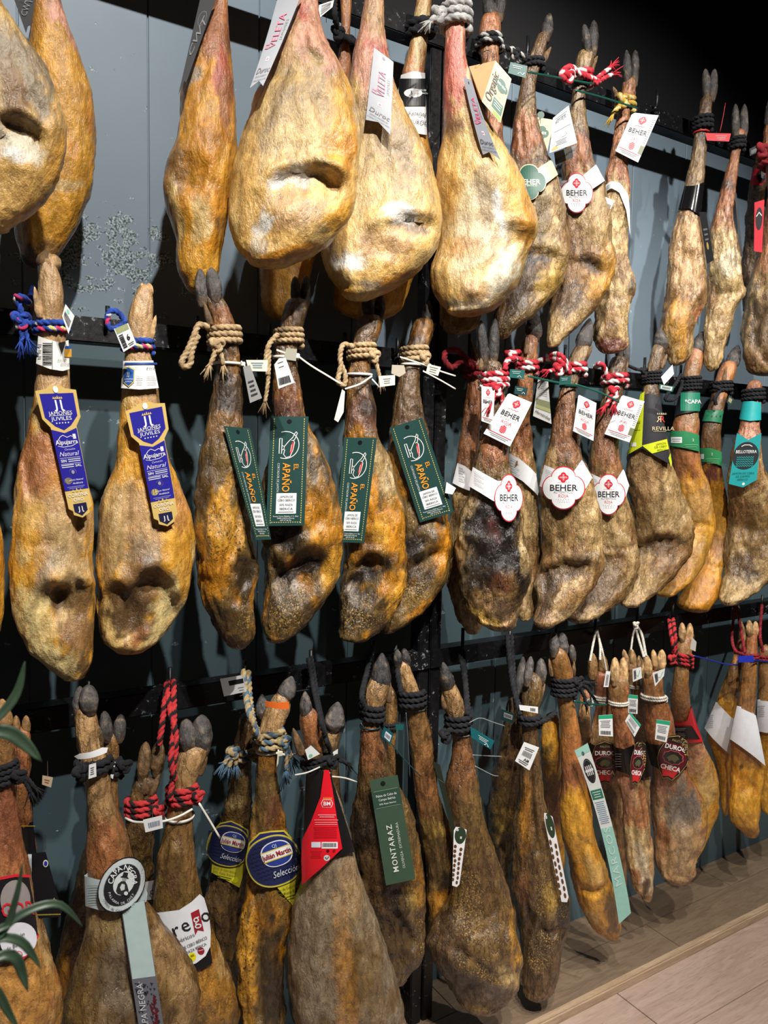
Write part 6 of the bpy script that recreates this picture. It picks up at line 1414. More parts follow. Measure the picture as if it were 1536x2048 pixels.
# ---- teal pennant, montaraz, mint strip, dotted strips
W, H = 52, 106
a = Art().ell(25, 44, 26, 27, (36, 40, 44)).text('BELLOTERRA', 25, 36, 8.5, WH, bold=.008, fit=42).line([(14, 26), (20, 23), (30, 23), (36, 26)], 1.4, WH)
for r in range(5): a.line([(8 + i * 2.4, 47 + r * 4.2 + (1.3 if i % 2 else -1.3)) for i in range(15)], 1.3, (30, 160, 160), layer=3)
a.text('JAMÓN DE CEBO', 25, 78, 5.5, (16, 90, 92)).text('DE CAMPO', 25, 84, 5.5, (16, 90, 92)).text('IBÉRICO', 25, 90, 5.5, (16, 90, 92)).ell(28, 99, 2.6, 2.6, WH)
card('hang_tag', 'teal pennant tag with black disc and waves', 'tag', a, [(0, 0), (26, 13), (52, 0), (52, 92), (28, 106), (0, 98)], (30, 150, 152), '1474,866 1523,866 1512,974 1456,976', 0.34, W, H, group=GT, on='M14')
W, H = 58, 214
a = Art().ell(26, 11, 5, 5, (20, 26, 24), 'eyelet').rect(0, 24, 58, 58, (50, 76, 62)).rect(4, 24, 54, 24.7, (150, 164, 150), 'border', 2).rect(4, 58, 54, 58.7, (150, 164, 150), 'border', 2)
for s_, y in (('Paleta de Cebo de', 34), ('Campo Ibérica', 42), ('50% Raza Ibérica', 51)): a.text(s_, 29, y, 7 if y < 50 else 4.6, (222, 226, 220), bold=.004, fit=42 if y < 36 else 34)
a.text('MONTARAZ', 24, 143, 15, (232, 236, 230), rot=-90, bold=.006, spacing=1.2, fit=96).text('OLIVENZA · EXTREMADURA', 40, 140, 7, (206, 212, 204), rot=-90, fit=94)
card('hang_tag', 'dark green white-lettered card on the knobbly dark ham', 'tag', a, rectpts(W, H), (62, 84, 66), '739,1561 795,1550 831,1758 772,1771', 0.38, W, H, group=GT, on='B5')
W, H = 30, 360
a = Art().ell(14, 14, 3, 4.5, (60, 64, 60), 'eyelet').rect(0, 0, 30, 16, (170, 222, 206), layer=1).ell(15, 52, 11, 26, (30, 32, 34)).ell(15, 52, 9.6, 23.5, (150, 152, 150), layer=2).ell(15, 52, 9.2, 23, (30, 32, 34), layer=3)
a.rect(6, 48, 24, 53, WH, 'emblem', 4)
for x in (9, 13, 17, 21): a.rect(x - 1, 40, x + 1, 48, WH, 'emblem', 4).rect(x - 1, 53, x + 1, 61, WH, 'emblem', 4)
a.rect(2, 92, 28, 112, (38, 124, 96)).lines(5, 25, [97, 102, 107], 1.6, WH).lines(3, 27, [118 + 4 * i for i in range(12)], 1.3, (130, 160, 190))
a.rect(0, 172, 30, 360, (160, 216, 202), layer=1).text('MARCOS', 14, 232, 22, (214, 236, 228), rot=-90, spacing=1.2, fit=120)
card('hang_tag', 'long white and mint strip tag curving beside the bright amber ham', 'tag', a, [(0, 4), (30, 0), (30, 340), (14, 360), (0, 350)], (228, 232, 228), '1149,1501 1175,1486 1262,1826 1238,1848', 0.34, W, H, group=GT, mids='1203,1665 1227,1660', on='B9')
def dots(label, quad, off, on, W=22, H=180):
    a = Art().ell(12, 24, 10, 25, (44, 62, 40)).ell(6, 7, 2.5, 4, (200, 202, 200), 'eyelet', 3).rect(12, 26, 15, 33, (220, 222, 216), layer=3)
    rnd = random.Random(8)
    for i in range(16): a.ell(5 + (i % 2) * 10 + rnd.uniform(-1, 1), 58 + i * 7.2, 3, 5.6, (96, 62, 34), 'emblem', n=12)
    return card('hang_tag', label, 'tag', a, [(3, 0), (10, 0), (22, 6), (22, 170), (16, 180), (3, 178), (0, 10)], (232, 230, 232), quad, off, W, H, group=GT, on=on)
dots('white strip tag with brown dots on the wrinkled dark ham', '1086,1626 1104,1628 1139,1804 1121,1806', 0.36, 'B8')
dots('white dotted tag half hidden left of the mouldy dark ham', '908,1654 934,1656 918,1775 902,1772', 0.37, None)
W, H = 20, 150
card('hang_tag', 'dark green card seen edge-on between the mottled hams', 'tag', Art().rect(2, 30, 18, 32, (70, 80, 66)), rectpts(W, H), (36, 42, 32), '866,1522 880,1530 922,1704 910,1690', 0.3, W, H, group=GT)

# ---- small tickets
def ticket(label, quad, off, art=None, W=30, H=40, col=WH, out=None, name='ticket', **k):
    return card(name, label, 'ticket', art, out or rectpts(W, H), col, quad, off, W, H, group='small tickets', **k)
bc = lambda top=(70, 180, 140): Art().rect(0, 0, 30, 7, top).lines(3, 26, [11, 14, 17, 20, 23], 1, (120, 122, 126)).bars(4, 30, 26, 37)
ticket('white barcode ticket on string beside the leftmost hoofless foot', '131,608 149,632 137,668 124,632', 0.34, Art().ell(12, 8, 5, 4, (120, 210, 180)).bars(4, 16, 26, 32, vertical=False, n=12))
ticket('white barcode ticket marked 6 on the second ham foot', '228,658 256,646 273,688 247,704', 0.34, Art().rect(2, 0, 28, 10, (150, 156, 110)).bars(3, 13, 12, 36, vertical=False, n=12).text('6', 20, 22, 14, (20, 20, 22), bold=.02).lines(14, 27, [33, 36], 1, INK))
ticket('pale stained ticket right of the jute knot', '492,720 536,720 534,743 498,742', 0.34, Art().lines(6, 24, [10, 18, 26], 4, (150, 168, 176)), col=(226, 222, 200))
ticket('grubby clear plastic ticket hanging by a jute tail', '486,734 500,730 524,796 500,806', 0.34, Art().lines(6, 24, [18, 23, 28, 33], 2, (60, 60, 62)), col=(148, 148, 146), gloss=.15)
ticket('white folded ticket with faint barcode, shaded hoof above', '548,720 570,712 590,768 552,779', 0.38, Art().lines(8, 22, [6, 12], 1, (120, 120, 120)).bars(6, 26, 26, 36), out=[(0, 6), (14, 0), (30, 3), (30, 38), (4, 40)])
ticket('clear plastic holder clipped above the white folded ticket', '573,696 594,698 592,722 566,718', 0.38, None, col=(168, 166, 150), gloss=.12)
ticket('torn white paper strip left of the third green tag', '682,778 690,780 688,838 666,850', 0.32, None, col=(224, 222, 206), out=[(8, 0), (30, 2), (28, 30), (14, 40), (0, 34)])
ticket('small grey ticket right of the jute tassel knot', '757,752 790,750 790,770 760,774', 0.32, Art().lines(8, 22, [12, 20, 28], 3, (150, 152, 150)), col=(206, 206, 196))
ticket('crumpled pale ticket left of the bundled jute rope', '780,730 810,728 812,752 784,756', 0.29, None, col=(176, 166, 148), out=[(4, 0), (28, 4), (30, 30), (16, 40), (0, 26)])
ticket('clear label holder on the crossing straps at the post', '856,728 882,734 876,752 852,744', 0.3, Art().lines(5, 25, [10, 20, 30], 2, (90, 90, 88)), col=(206, 204, 192))
ticket('small white ticket poking out right of the tilted green tag', '893,964 912,976 905,989 890,986', 0.28, None)
ticket('white barcode ticket at the shadowed right shoulder of clover ham', '1208,392 1229,402 1220,420 1214,418', 0.3, Art().bars(4, 20, 26, 38))
ticket('tall white ticket under the black rope of the lime-sleeve ham', '1345,729 1348,748 1328,770 1322,754', 0.31, None)
ticket('barcode seal in a green frame beside the lime-sleeve ham', '1319,768 1349,773 1345,784 1318,778', 0.33, Art().rect(3, 6, 27, 34, (206, 214, 210)).bars(6, 12, 24, 28, col=(70, 72, 76)), col=(24, 92, 80))
ticket('small dark square seal by the bent black cord end', '1458,790 1468,798 1462,812 1453,804', 0.28, Art().rect(6, 8, 24, 30, (150, 140, 110)), col=(26, 52, 48))
ticket('black label with barcode near the right edge, top rail', '1499,298 1518,288 1519,303 1500,312', 0.24, Art().bars(5, 14, 26, 34, col=(150, 150, 150)), col=(24, 24, 26))
ticket('teal seal with white print on the green clover ham cord', '1021,124 1055,132 1051,156 1016,146', 0.33, Art().lines(4, 22, [10, 16], 2, (196, 212, 206)).line([(16, 34), (20, 26), (24, 34), (27, 25)], 1.5, (206, 216, 212)), col=(24, 84, 78), name='plastic_seal')
ticket('green round seal hanging behind the green clover ham', '1074,224 1088,222 1089,236 1076,237', 0.25, None, col=(50, 84, 70), out=[(8, 0), (22, 0), (30, 12), (30, 28), (22, 40), (8, 40), (0, 28), (0, 12)], name='plastic_seal')
ticket('red plastic seal under the split grey hoof, top right', '1411,266 1462,267 1458,283 1414,281', 0.29, Art().lines(12, 26, [14, 22, 30], 2, (240, 190, 190)), col=(206, 34, 48), name='plastic_seal')
ticket('teal seal printed white between the charred and clover hams', '1020,738 1050,740 1048,758 1019,755', 0.33, Art().lines(4, 22, [10, 18], 2, (196, 212, 206)).line([(16, 34), (20, 26), (24, 34)], 1.5, WH), col=(22, 92, 86), name='plastic_seal')
ticket('dark teal seal above the tilted white clover tag', '1030,772 1056,776 1052,792 1029,788', 0.335, Art().lines(4, 20, [10, 18], 2, (196, 212, 206)).line([(18, 32), (22, 24), (26, 32)], 1.5, WH), col=(20, 60, 62), name='plastic_seal')
ticket('teal seal left of the complete clover emblem ham shank', '1120,753 1142,752 1142,768 1118,770', 0.31, Art().lines(4, 22, [10, 18], 2, (196, 212, 206)), col=(24, 84, 78), name='plastic_seal')
ticket('white ticket pinned on the bottom-rail hook', '440,1358 486,1350 493,1383 448,1393', 0.19, Art().rect(10, 5, 29, 12, (30, 30, 32)).lines(20, 28, [18, 22, 26, 30], .8, (120, 120, 124)), W=30, H=26, )
ticket('tiny white barcode ticket under the ribbed black rope', '178,1530 192,1526 193,1553 177,1558', 0.41, Art().lines(6, 22, [10, 16, 22, 28], 2, (90, 92, 96)))
ticket('white ticket tucked behind the ribbed black rope', '214,1526 231,1524 226,1558 216,1552', 0.3, Art().lines(6, 24, [8, 14, 20, 26], 1.6, (130, 134, 140)))
ticket('white barcode block on the tie joining two shanks', '286,1640 324,1631 326,1656 291,1665', 0.33, Art().bars(7, 12, 26, 28, col=(120, 130, 150), n=10))
ticket('crumpled white ticket with green dot under the black braided cord', '610,1500 622,1491 640,1508 616,1520', 0.38, Art().ell(10, 30, 5, 6, (120, 190, 160)))
ticket('white ticket right of the black braided knot', '666,1504 676,1498 674,1540 662,1538', 0.36, None)
ticket('white-labelled teal seal on the dark green card ham', '768,1453 788,1468 780,1489 763,1472', 0.34, Art().rect(8, 10, 26, 34, (206, 208, 222)).bars(10, 16, 24, 28, n=9), col=(20, 82, 84), name='plastic_seal')
ticket('small teal seal above the mottled ham shoulder', '791,1449 808,1449 806,1460 792,1460', 0.28, None, col=(24, 88, 84), name='plastic_seal')
ticket('large teal seal with white logo right of the mouldy ham', '940,1453 989,1482 981,1499 943,1475', 0.32, Art().lines(10, 24, [14, 20, 26], 2, (206, 216, 212)).line([(20, 36), (23, 26), (26, 36)], 1.4, WH), col=(20, 92, 98), name='plastic_seal')
ticket('dark seal with grey barcode behind the dotted-strip ham', '1003,1418 1030,1428 1026,1448 1002,1440', 0.25, Art().rect(6, 8, 26, 26, (120, 122, 122)).bars(8, 12, 24, 22, n=8), col=(18, 40, 40), name='plastic_seal')
ticket('white ticket with barcode and letters AM on the dark wrinkled ham', '1048,1484 1078,1495 1059,1541 1030,1522', 0.33, Art().lines(5, 25, [8, 11], 1, INK).bars(6, 14, 24, 23).text('AM', 18, 28, 7, INK, bold=.02).lines(4, 24, [33, 36], 1, INK))
ticket('torn white label wrapped under the grey split hoof', '1038,1410 1076,1414 1076,1427 1040,1420', 0.33, Art().bars(18, 10, 26, 30, n=6))
for i, (lb, q, of) in enumerate((('green-topped barcode ticket on the leftmost maroon-label ham', '1197,1431 1225,1429 1226,1473 1198,1471', 0.29), ('green-topped ticket tilted right on the slim pinkish ham', '1260,1424 1282,1450 1269,1474 1250,1442', 0.32),
        ('green-topped ticket on the fuzzy grey-faced ham', '1313,1439 1341,1443 1333,1485 1310,1479', 0.33), ('green-topped ticket deep behind the slim pinkish ham', '1256,1389 1276,1391 1275,1428 1256,1426', 0.24))):
    ticket(lb, q, of, bc((40, 160, 120)))
ticket('small white ticket at the ankle of the leftmost maroon-label ham', '1212,1342 1221,1343 1217,1374 1207,1374', 0.27, Art().bars(8, 8, 24, 36, vertical=False, col=(150, 150, 150)))
ticket('white ticket with green marks on the split pale foot', '1305,1346 1330,1337 1328,1352 1310,1373', 0.32, Art().bars(4, 6, 12, 34, vertical=False).line([(14, 22), (18, 30), (26, 10)], 2.5, (120, 190, 150)))
ticket('white ticket with green marks behind the slim pinkish ham foot', '1265,1338 1282,1334 1284,1356 1266,1364', 0.25, Art().bars(4, 6, 12, 34, vertical=False).line([(14, 22), (18, 30), (26, 10)], 2.5, (120, 190, 150)))
ticket('white ticket dangling behind the black tassel rope', '1172,1400 1190,1392 1186,1412 1170,1416', 0.25, Art().bars(6, 10, 24, 34, col=(120, 120, 124)))
ticket('plain translucent tag by the twisted rope of the red band ham', '1384,1274 1393,1284 1391,1303 1380,1298', 0.26, None, col=(196, 190, 180), gloss=.15)
ticket('blue plastic seal on the warty foot', '1476,1312 1507,1311 1508,1324 1477,1325', 0.29, None, col=(34, 52, 176), name='plastic_seal')
ticket('kraft and white ticket behind the frayed black tassel', '85,1551 106,1555 102,1575 84,1569', 0.36, Art().lines(6, 22, [14, 24], 3, (160, 100, 70)), col=(176, 156, 130))
ticket('white price slip by the top rope behind the big hams', '638,10 668,0 665,14 636,38', 0.3, Art().bars(5, 5, 25, 35, vertical=False))
ticket('red strip tag with black oval near the right edge', '1509,405 1529,399 1524,505 1508,502', 0.24, Art().ell(15, 14, 11, 9, (26, 22, 24)).line([(6, 12), (15, 9), (24, 12)], 1, WH, layer=3), col=(206, 30, 50), name='hang_tag')
ticket('orange plastic strip across the hoof of the blue oval label ham', '530,1402 578,1404 578,1418 532,1413', 0.32, None, col=(226, 106, 40), bend=0.006, name='plastic_strip')
ticket('thin black tag edge-on beside the bony ham, top right', '1469,386 1473,386 1486,515 1481,512', 0.3, None, col=(20, 20, 22), name='hang_tag')
ticket('clear black-printed film hanging under the glossy black band', '1398,424 1412,424 1428,520 1414,528', 0.3, Art().lines(6, 24, [14, 18, 22], 1.5, (90, 90, 92)).ell(14, 27, 4, 3, (150, 130, 70)), col=(36, 36, 38), gloss=.12, name='hang_tag')
ticket('white foam pad strip above the ribbed black rope', '146,1506 214,1490 219,1502 150,1518', 0.40, None, W=70, H=14, bend=0.012, out=[(0, 8), (12, 2), (60, 0), (70, 6), (64, 14), (6, 14)], col=(226, 226, 226), name='foam_pad')
# ================================================================== paper bands and labels that move with their ham
def beher_band(key, upper, lower, cx, cy, r, sx=1.0, rot=0.0, green=False, emblem=True, col=(232, 232, 232)):
    u0, u1, l0 = pts(upper)[0], pts(upper)[1], pts(lower)[0]
    ar = Art()
    sl = (u1[1] - u0[1]) / max(u1[0] - u0[0], 1)
    for i in range(6):
        y = u0[1] + (l0[1] - u0[1]) * (0.18 + 0.13 * i)
        ar.line([(u0[0] + 3, y + 3 * sl), (u0[0] + (u1[0] - u0[0]) * (0.95 if i % 2 else 0.75), y + sl * (u1[0] - u0[0]) * 0.85)], 0.8, (150, 154, 160))
    o = band(key, upper, lower, col, ar, lift=0.009)
    H = HAMS[key]
    if not emblem: return o
    a = Art()
    th = np.linspace(0, 2 * math.pi, 73)[:-1]
    def lob(k, s): 
        rad = k * (0.80 + 0.22 * np.abs(np.cos(2 * th)) ** 0.7)
        return np.stack([np.cos(th) * rad * 1.02 * sx, np.sin(th) * rad * 1.04], 1)
    rim, face = ((222, 208, 168), (38, 92, 74)) if green else ((206, 40, 56), (234, 234, 234))
    a.poly(lob(r * 0.95, 1), face, 'emblem', 2)
    tc = (236, 232, 214) if green else INK
    a.text('BEHER', 0, -r * .02, r * .42, tc, bold=.012, fit=r * 1.32 * sx)
    a.text('AUTÉNTICO', 0, r * .20, r * .17, tc if green else (150, 152, 156), fit=r * .95 * sx)
    if not green:
        a.poly(np.stack([np.cos(th) * r * .24 * (0.75 + .3 * np.abs(np.cos(2 * th))) * sx, -r * .52 + np.sin(th) * r * .24 * (0.75 + .3 * np.abs(np.cos(2 * th)))], 1), (206, 34, 50), 'emblem', 3)
        a.text('BEHER', 0, -r * .52, r * .11, WH, layer=4, fit=r * .36 * sx).text('BEHER', 0, -r * .52, r * .11, WH, rot=90, layer=4)
        a.line([(-r * .3 * sx + i * r * .05 * sx, -r * .26 + math.sin(i * 2) * r * .02) for i in range(13)], r * .02, (206, 70, 84))
        a.text('ROJA', 0, r * .38, r * .22, (214, 110, 116), fit=r * .48 * sx)
        a.lines(-r * .36 * sx, r * .36 * sx, [r * .56, r * .63, r * .70], r * .025, (120, 122, 126))
    stick(H, a, cx, cy, 1.0, rot, outline=lob(r, 1), col=rim, name='clover_emblem', lift=0.0115, step=5)
    return o
def upx0(s): return pts(s)[0][0]

beher_band('T7', '1014,348 1050,345 1073,338 1100,320 1104,324', '1006,390 1050,388 1089,369 1115,349', 1058, 364, 34, 0.95, green=True, col=(226, 208, 168))
beher_band('T8', '1118,362 1140,360 1163,353 1191,329 1193,332', '1114,396 1150,396 1181,380 1209,361 1211,366', 1153, 386, 38, 0.82)
beher_band('T9', '1209,372 1222,362 1240,366 1256,390 1259,420', '1207,386 1222,376 1238,384 1252,420 1260,470', 0, 0, 0, emblem=False)
beher_band('M6b', '915,926 930,932 942,942 958,950', '905,966 920,974 932,979 964,990', 0, 0, 0, emblem=False)
beher_band('M7', '946,934 970,948 995,962 1020,960', '936,971 960,985 990,1004 1036,1000', 1017, 996, 45, 0.60)
beher_band('M8', '1018,906 1040,918 1060,935 1072,948', '1022,948 1045,962 1070,985 1079,996', 0, 0, 0, emblem=False)
beher_band('M9', '1089,930 1110,938 1147,943 1163,920 1166,924', '1079,972 1105,985 1169,980 1184,954 1186,960', 1127, 976, 41, 1.0)
beher_band('M10', '1178,945 1200,955 1230,964 1246,938 1249,944', '1172,985 1200,1000 1250,996 1258,970 1259,975', 1217, 989, 39, 0.82)

# green, teal, black and plain bands
a = Art().rect(1361, 785, 1400, 822, (32, 120, 92)).text('*CAPA', 1386, 803, 11, WH, bold=.01)
band('M12', '1359,783 1380,782 1398,781', '1348,832 1372,826 1398,822', (26, 26, 28), a)
a = Art().rect(1342, 874, 1364, 886, (222, 224, 222)).lines(1344, 1362, [878, 882], 1, (120, 130, 126)).text('2', 1386, 880, 7, WH).lines(1368, 1396, [890, 894], 1, (120, 190, 140))
band('M12', '1341,862 1370,862 1398,870', '1339,891 1368,896 1399,903', (46, 128, 82), a)
a = Art()
for x in (1424, 1433, 1441): a.ell(x, 832, 1.3, 2, (20, 60, 44))
band('M13', '1411,820 1430,820 1447,822', '1404,842 1425,843 1443,846', (38, 112, 78), a)
a = Art().rect(1401, 908, 1408, 918, (222, 224, 222)).text('2', 1424, 908, 7, WH).lines(1411, 1440, [918, 922, 926], 1, (120, 190, 140))
band('M13', '1400,896 1422,896 1443,904', '1402,923 1424,925 1445,933', (54, 136, 84), a)
band('M14', '1484,803 1504,802 1522,805', '1478,838 1500,842 1522,840', (34, 160, 160))
band('T10', '1369,372 1390,371 1409,364', '1356,418 1380,417 1400,432', (16, 16, 18), gloss=0.12)
a = Art().text('RAMÓN', 834, 228, 11, (30, 30, 32), fit=34, rot=6).text('DUROC', 836, 244, 14, (30, 30, 32), fit=38, rot=6).rect(798, 157, 851, 212, (22, 22, 24)).ell(826, 186, 18, 9, (232, 232, 230), layer=2).line([(822, 180), (824, 188), (818, 190), (826, 194)], 1.2, INK, layer=4).text('ALMA DE', 842, 180, 5, WH, layer=4, rot=4).text('ALBARRACÍN', 842, 186, 4.5, WH, layer=4, rot=4)
band('T5b', '802,150 826,142 850,146', '782,262 815,264 853,270', (226, 226, 224), a, lift=0.008)
band('T11b', '1505,336 1518,336 1533,334', '1500,370 1515,371 1531,370', (206, 34, 56), Art().ell(1522, 352, 9, 13, (26, 22, 24)))
# paper wraps on the blue-tag hams
a = Art().bars(86, 686, 104, 730, vertical=False, n=16).lines(76, 84, [690, 702, 714], 2, (90, 92, 98)).rect(104.5, 682, 105.3, 738, INK, 'border').rect(130, 692, 143, 698, (40, 90, 160)).rect(129, 698, 143, 714, (214, 160, 60), layer=1).text('SELECCIÓN', 124, 720, 5, INK, fit=18).text('JAMÓN DE', 130, 728, 5, INK, fit=18)
band('M1', '77,672 100,680 120,685 137,680', '73,727 100,738 125,742 139,738', (232, 230, 222), a, lift=0.01)
a = Art().rect(250, 725, 314, 729, (40, 70, 140)).poly([(247, 738), (258, 732), (270, 738), (269, 764), (258, 774), (247, 764)], (206, 190, 120)).poly([(248, 740), (258, 735), (268, 740), (267, 762), (258, 771), (248, 762)], (42, 92, 170), layer=2).text('JJ', 257, 748, 11, WH, layer=4).text('JAMONES', 258, 758, 4, WH, layer=4).text('JUVILES', 258, 763, 4, WH, layer=4).text('Peso', 274, 736, 4, INK).text('8,32 K', 302, 736, 7, INK).text('Clapsior', 279, 753, 4.5, INK).text('001222', 302, 753, 5, INK).lines(272, 286, [758, 763, 768], .9, (120, 122, 126)).lines(292, 314, [758, 763, 768], .9, (120, 122, 126))
band('M2', '247,722 275,722 306,721', '243,776 280,779 317,776', (234, 234, 230), a, lift=0.011)

# black and lime sleeve
a = Art().text('REVILLA', 1326, 857, 11, (206, 190, 150), fit=44).text('R', 1318, 838, 18, (206, 190, 150), sx=-1).text('R', 1324, 838, 18, (206, 60, 40)).lines(1306, 1332, [863], 1, (150, 140, 110)).poly([(1284, 891), (1333, 878), (1337, 898), (1304, 907)], (200, 210, 30), 'printed_panel').text('JAMÓN', 1322, 887, 6, (90, 96, 20), rot=-8, layer=4).text('DE CEBO', 1321, 893, 6, (90, 96, 20), rot=-8, layer=4).text('IBÉRICO', 1323, 899, 5, (90, 96, 20), rot=-8, layer=4)
a.poly([(1281, 788), (1289, 783), (1284, 893), (1256, 909), (1262, 880), (1272, 830)], (188, 200, 36), 'printed_panel').rect(1262, 885, 1273, 893, (222, 224, 210), layer=2).lines(1268, 1282, [820, 826, 832, 846, 860], .9, (120, 130, 20)).poly([(1336, 916), (1340, 906), (1343, 926), (1341, 934)], (188, 200, 36), 'printed_panel')
for k in range(5): a.poly([(1313 + k * 4, 829), (1315 + k * 4, 825), (1317 + k * 4, 829)], (206, 190, 150))
band('M11', '1283,790 1300,786 1320,794', '1256,910 1284,896 1310,912 1341,930', (46, 46, 50), a, lift=0.011)

# red and black pointed sleeve
band('B4', '612,1552 640,1538 662,1552', '605,1725 650,1716 710,1704', (24, 22, 24), None, lift=0.008, name='paper_sleeve', rows=9)
a = Art()
hx = lambda cx, cy, w, h: [(cx - w, cy), (cx - w * .7, cy - h), (cx + w * .7, cy - h), (cx + w, cy), (cx + w * .7, cy + h), (cx - w * .7, cy + h)]
a.poly(hx(654, 1607, 12, 8), (236, 200, 196)).poly(hx(654, 1607, 10.5, 6.8), (214, 30, 44), layer=2).text('BM', 654, 1607, 11, WH, bold=.02)
for k in range(7): a.poly([(646 + k * 2.6, 1598), (647.3 + k * 2.6, 1594), (648.6 + k * 2.6, 1598)], (226, 160, 60))
a.lines(636, 672, [1630, 1634], 1.2, (240, 190, 190)).lines(629, 676, [1640, 1645, 1649], 1, (240, 170, 170), .1).lines(628, 674, [1655 + 4 * i for i in range(6)], .8, (150, 16, 28), .05).rect(624, 1684, 642, 1695, (214, 222, 232)).rect(644, 1684, 675, 1697, (236, 236, 236)).bars(646, 1686, 673, 1694)
a.ell(654, 1716, 6, 6, (206, 206, 206)).line([(651, 1714), (654, 1718), (658, 1713)], 1.4, (60, 60, 60), layer=3).ell(656, 1702, 3, 3, (90, 16, 24)).ell(668, 1702, 3, 3, (150, 20, 30)).lines(622, 645, [1703 + 4 * i for i in range(4)], .7, (150, 16, 28))
stick('B4', a, 0, 0, 1.0, outline=[(648, 1540), (658, 1540), (665, 1580), (674, 1640), (684, 1697), (645, 1735), (606, 1770), (604, 1720), (606, 1678), (623, 1643), (641, 1594)], col=(222, 30, 44), name='red_panel', lift=0.013, step=6, gloss=.3)

# round emblem, ribbon and strip
band('B1', '170,1752 200,1760 240,1750 270,1732', '172,1812 205,1822 250,1815 296,1802', (178, 190, 192), Art().lines(176, 204, [1772 + 5 * i for i in range(8)], 1, (90, 96, 100)), lift=0.007)
a = Art().rect(1.5, 0, 46, 146, (178, 198, 196)).text('CAPA NEGRA·', 13, 205, 17, (206, 208, 210), rot=-90, fit=105)
rnd = random.Random(4)
for i in range(46): a.poly([(rnd.uniform(2, 45), rnd.uniform(148, 258)) for _ in range(3)] if False else (lambda x, y, s: [(x, y), (x + s, y + s * .4), (x + s * .3, y + s * 1.3)])(rnd.uniform(2, 38), rnd.uniform(148, 248), rnd.uniform(3, 8)), (50, 48, 54), 'emblem')
for i in range(16): a.poly((lambda x, y, s: [(x, y), (x + s, y + s * .8), (x + s * .2, y + s * 1.6)])(rnd.uniform(24, 36), 180 + i * 5, rnd.uniform(4, 9)), (96, 26, 34), 'emblem', 2)
card('hang_tag', 'long grey and mint ribbon hanging from the round black emblem', 'tag', a, rectpts(47, 260), (104, 104, 112), '242,1815 289,1800 330,2070 280,2070', 0.45, 47, 260, group=GT, on='B1')
a = Art()
a.ell(0, 0, 41, 58, (196, 204, 204), layer=2, rot=20).ell(0, 0, 33, 46, (130, 136, 138), layer=3, rot=20).ell(0, 0, 32, 45, (36, 36, 40), layer=4, rot=20).ell(2, -4, 19, 26, (206, 212, 210), layer=5, rot=20)
a.poly([(-10, 14), (-9, 0), (-4, -7), (4, -8), (9, -2), (14, 8), (15, 15), (4, 20), (-6, 19)], (44, 44, 48), layer=6).ell(1, -13, 4.5, 5, (150, 154, 152), layer=6).poly([(-8, -15), (-4, -18), (-3, -26), (6, -26), (6, -18), (10, -15)], (36, 36, 40), layer=7).poly([(-2, -2), (4, -2), (6, 8), (0, 12), (-4, 6)], (196, 202, 200), layer=7).ell(10, 15, 4, 4, (206, 210, 208), layer=8)
a.arc('CAPA NEGRA', 0, 0, 24, 36, 175, 352, 15, (226, 230, 230), layer=6, bold=.01)
a.arc('PALABRA DE CHEF', 0, 0, 26, 37, 150, 18, 7, (206, 210, 210), inward=True, layer=6)
a.arc('Jamón de Cebo Ibérico', 0, 0, 36, 52, 140, 30, 7.5, INK, inward=True, layer=6)
stick('B1', a, 244, 1770, 1.0, 12, outline=np.stack([43 * np.cos(np.linspace(0, 6.28, 50)[:-1]), 61 * np.sin(np.linspace(0, 6.28, 50)[:-1])], 1) @ np.array([[.94, .342], [-.342, .94]]), col=(30, 30, 34), name='round_emblem', lift=0.014, step=6)

# white label with a red g
a = Art()
for ch, x, y in (('c', 333, 1867), ('r', 350, 1859), ('e', 369, 1849), ('o', 409, 1829)): a.text(ch, x, y, 40, (36, 36, 38), rot=-24)
a.text('ibéricos', 370, 1876, 12, (110, 112, 114), rot=-24, fit=38)
a.poly([(381, 1826), (397, 1818), (407, 1862), (395, 1860), (390, 1870)], (158, 34, 46), 'emblem', 2).text('g', 391, 1838, 34, WH, rot=-18, layer=5)
a.text('JAMÓN DE CEBO IBÉRICO', 378, 1891, 9, (60, 60, 62), rot=-25, fit=78).text('50% RAZA IBÉRICA', 386, 1899, 8, (60, 60, 62), rot=-25, fit=56).lines(0, 1, [0], .1, WH)
a.ell(384, 1914, 7.5, 9, (232, 220, 30)).text('IBE', 384, 1911, 6, (110, 100, 10), rot=-25).ell(401, 1902, 7, 7.5, (150, 36, 46)).line([(396, 1902), (406, 1899)], 1, WH, layer=3)
lab = [(306, 1826), (320, 1825), (358, 1820), (382, 1804), (399, 1788), (408, 1796), (418, 1830), (421, 1862), (420, 1892), (410, 1912), (392, 1926), (378, 1932), (350, 1915), (325, 1885), (308, 1850)]
stick('B2', Art(), 0, 0, 1.0, outline=[(375, 1925), (419, 1890), (424, 1926), (404, 1938), (384, 1944)], col=(24, 24, 26), name='black_edge', lift=0.007, step=6)
stick('B2', a, 0, 0, 1.0, outline=lab, col=(228, 230, 234), name='paper_label', lift=0.010, step=6)
band('B2b', '250,1766 280,1766 309,1760', '250,1802 282,1802 312,1798', (222, 222, 226), Art().text('c', 303, 1782, 20, INK))

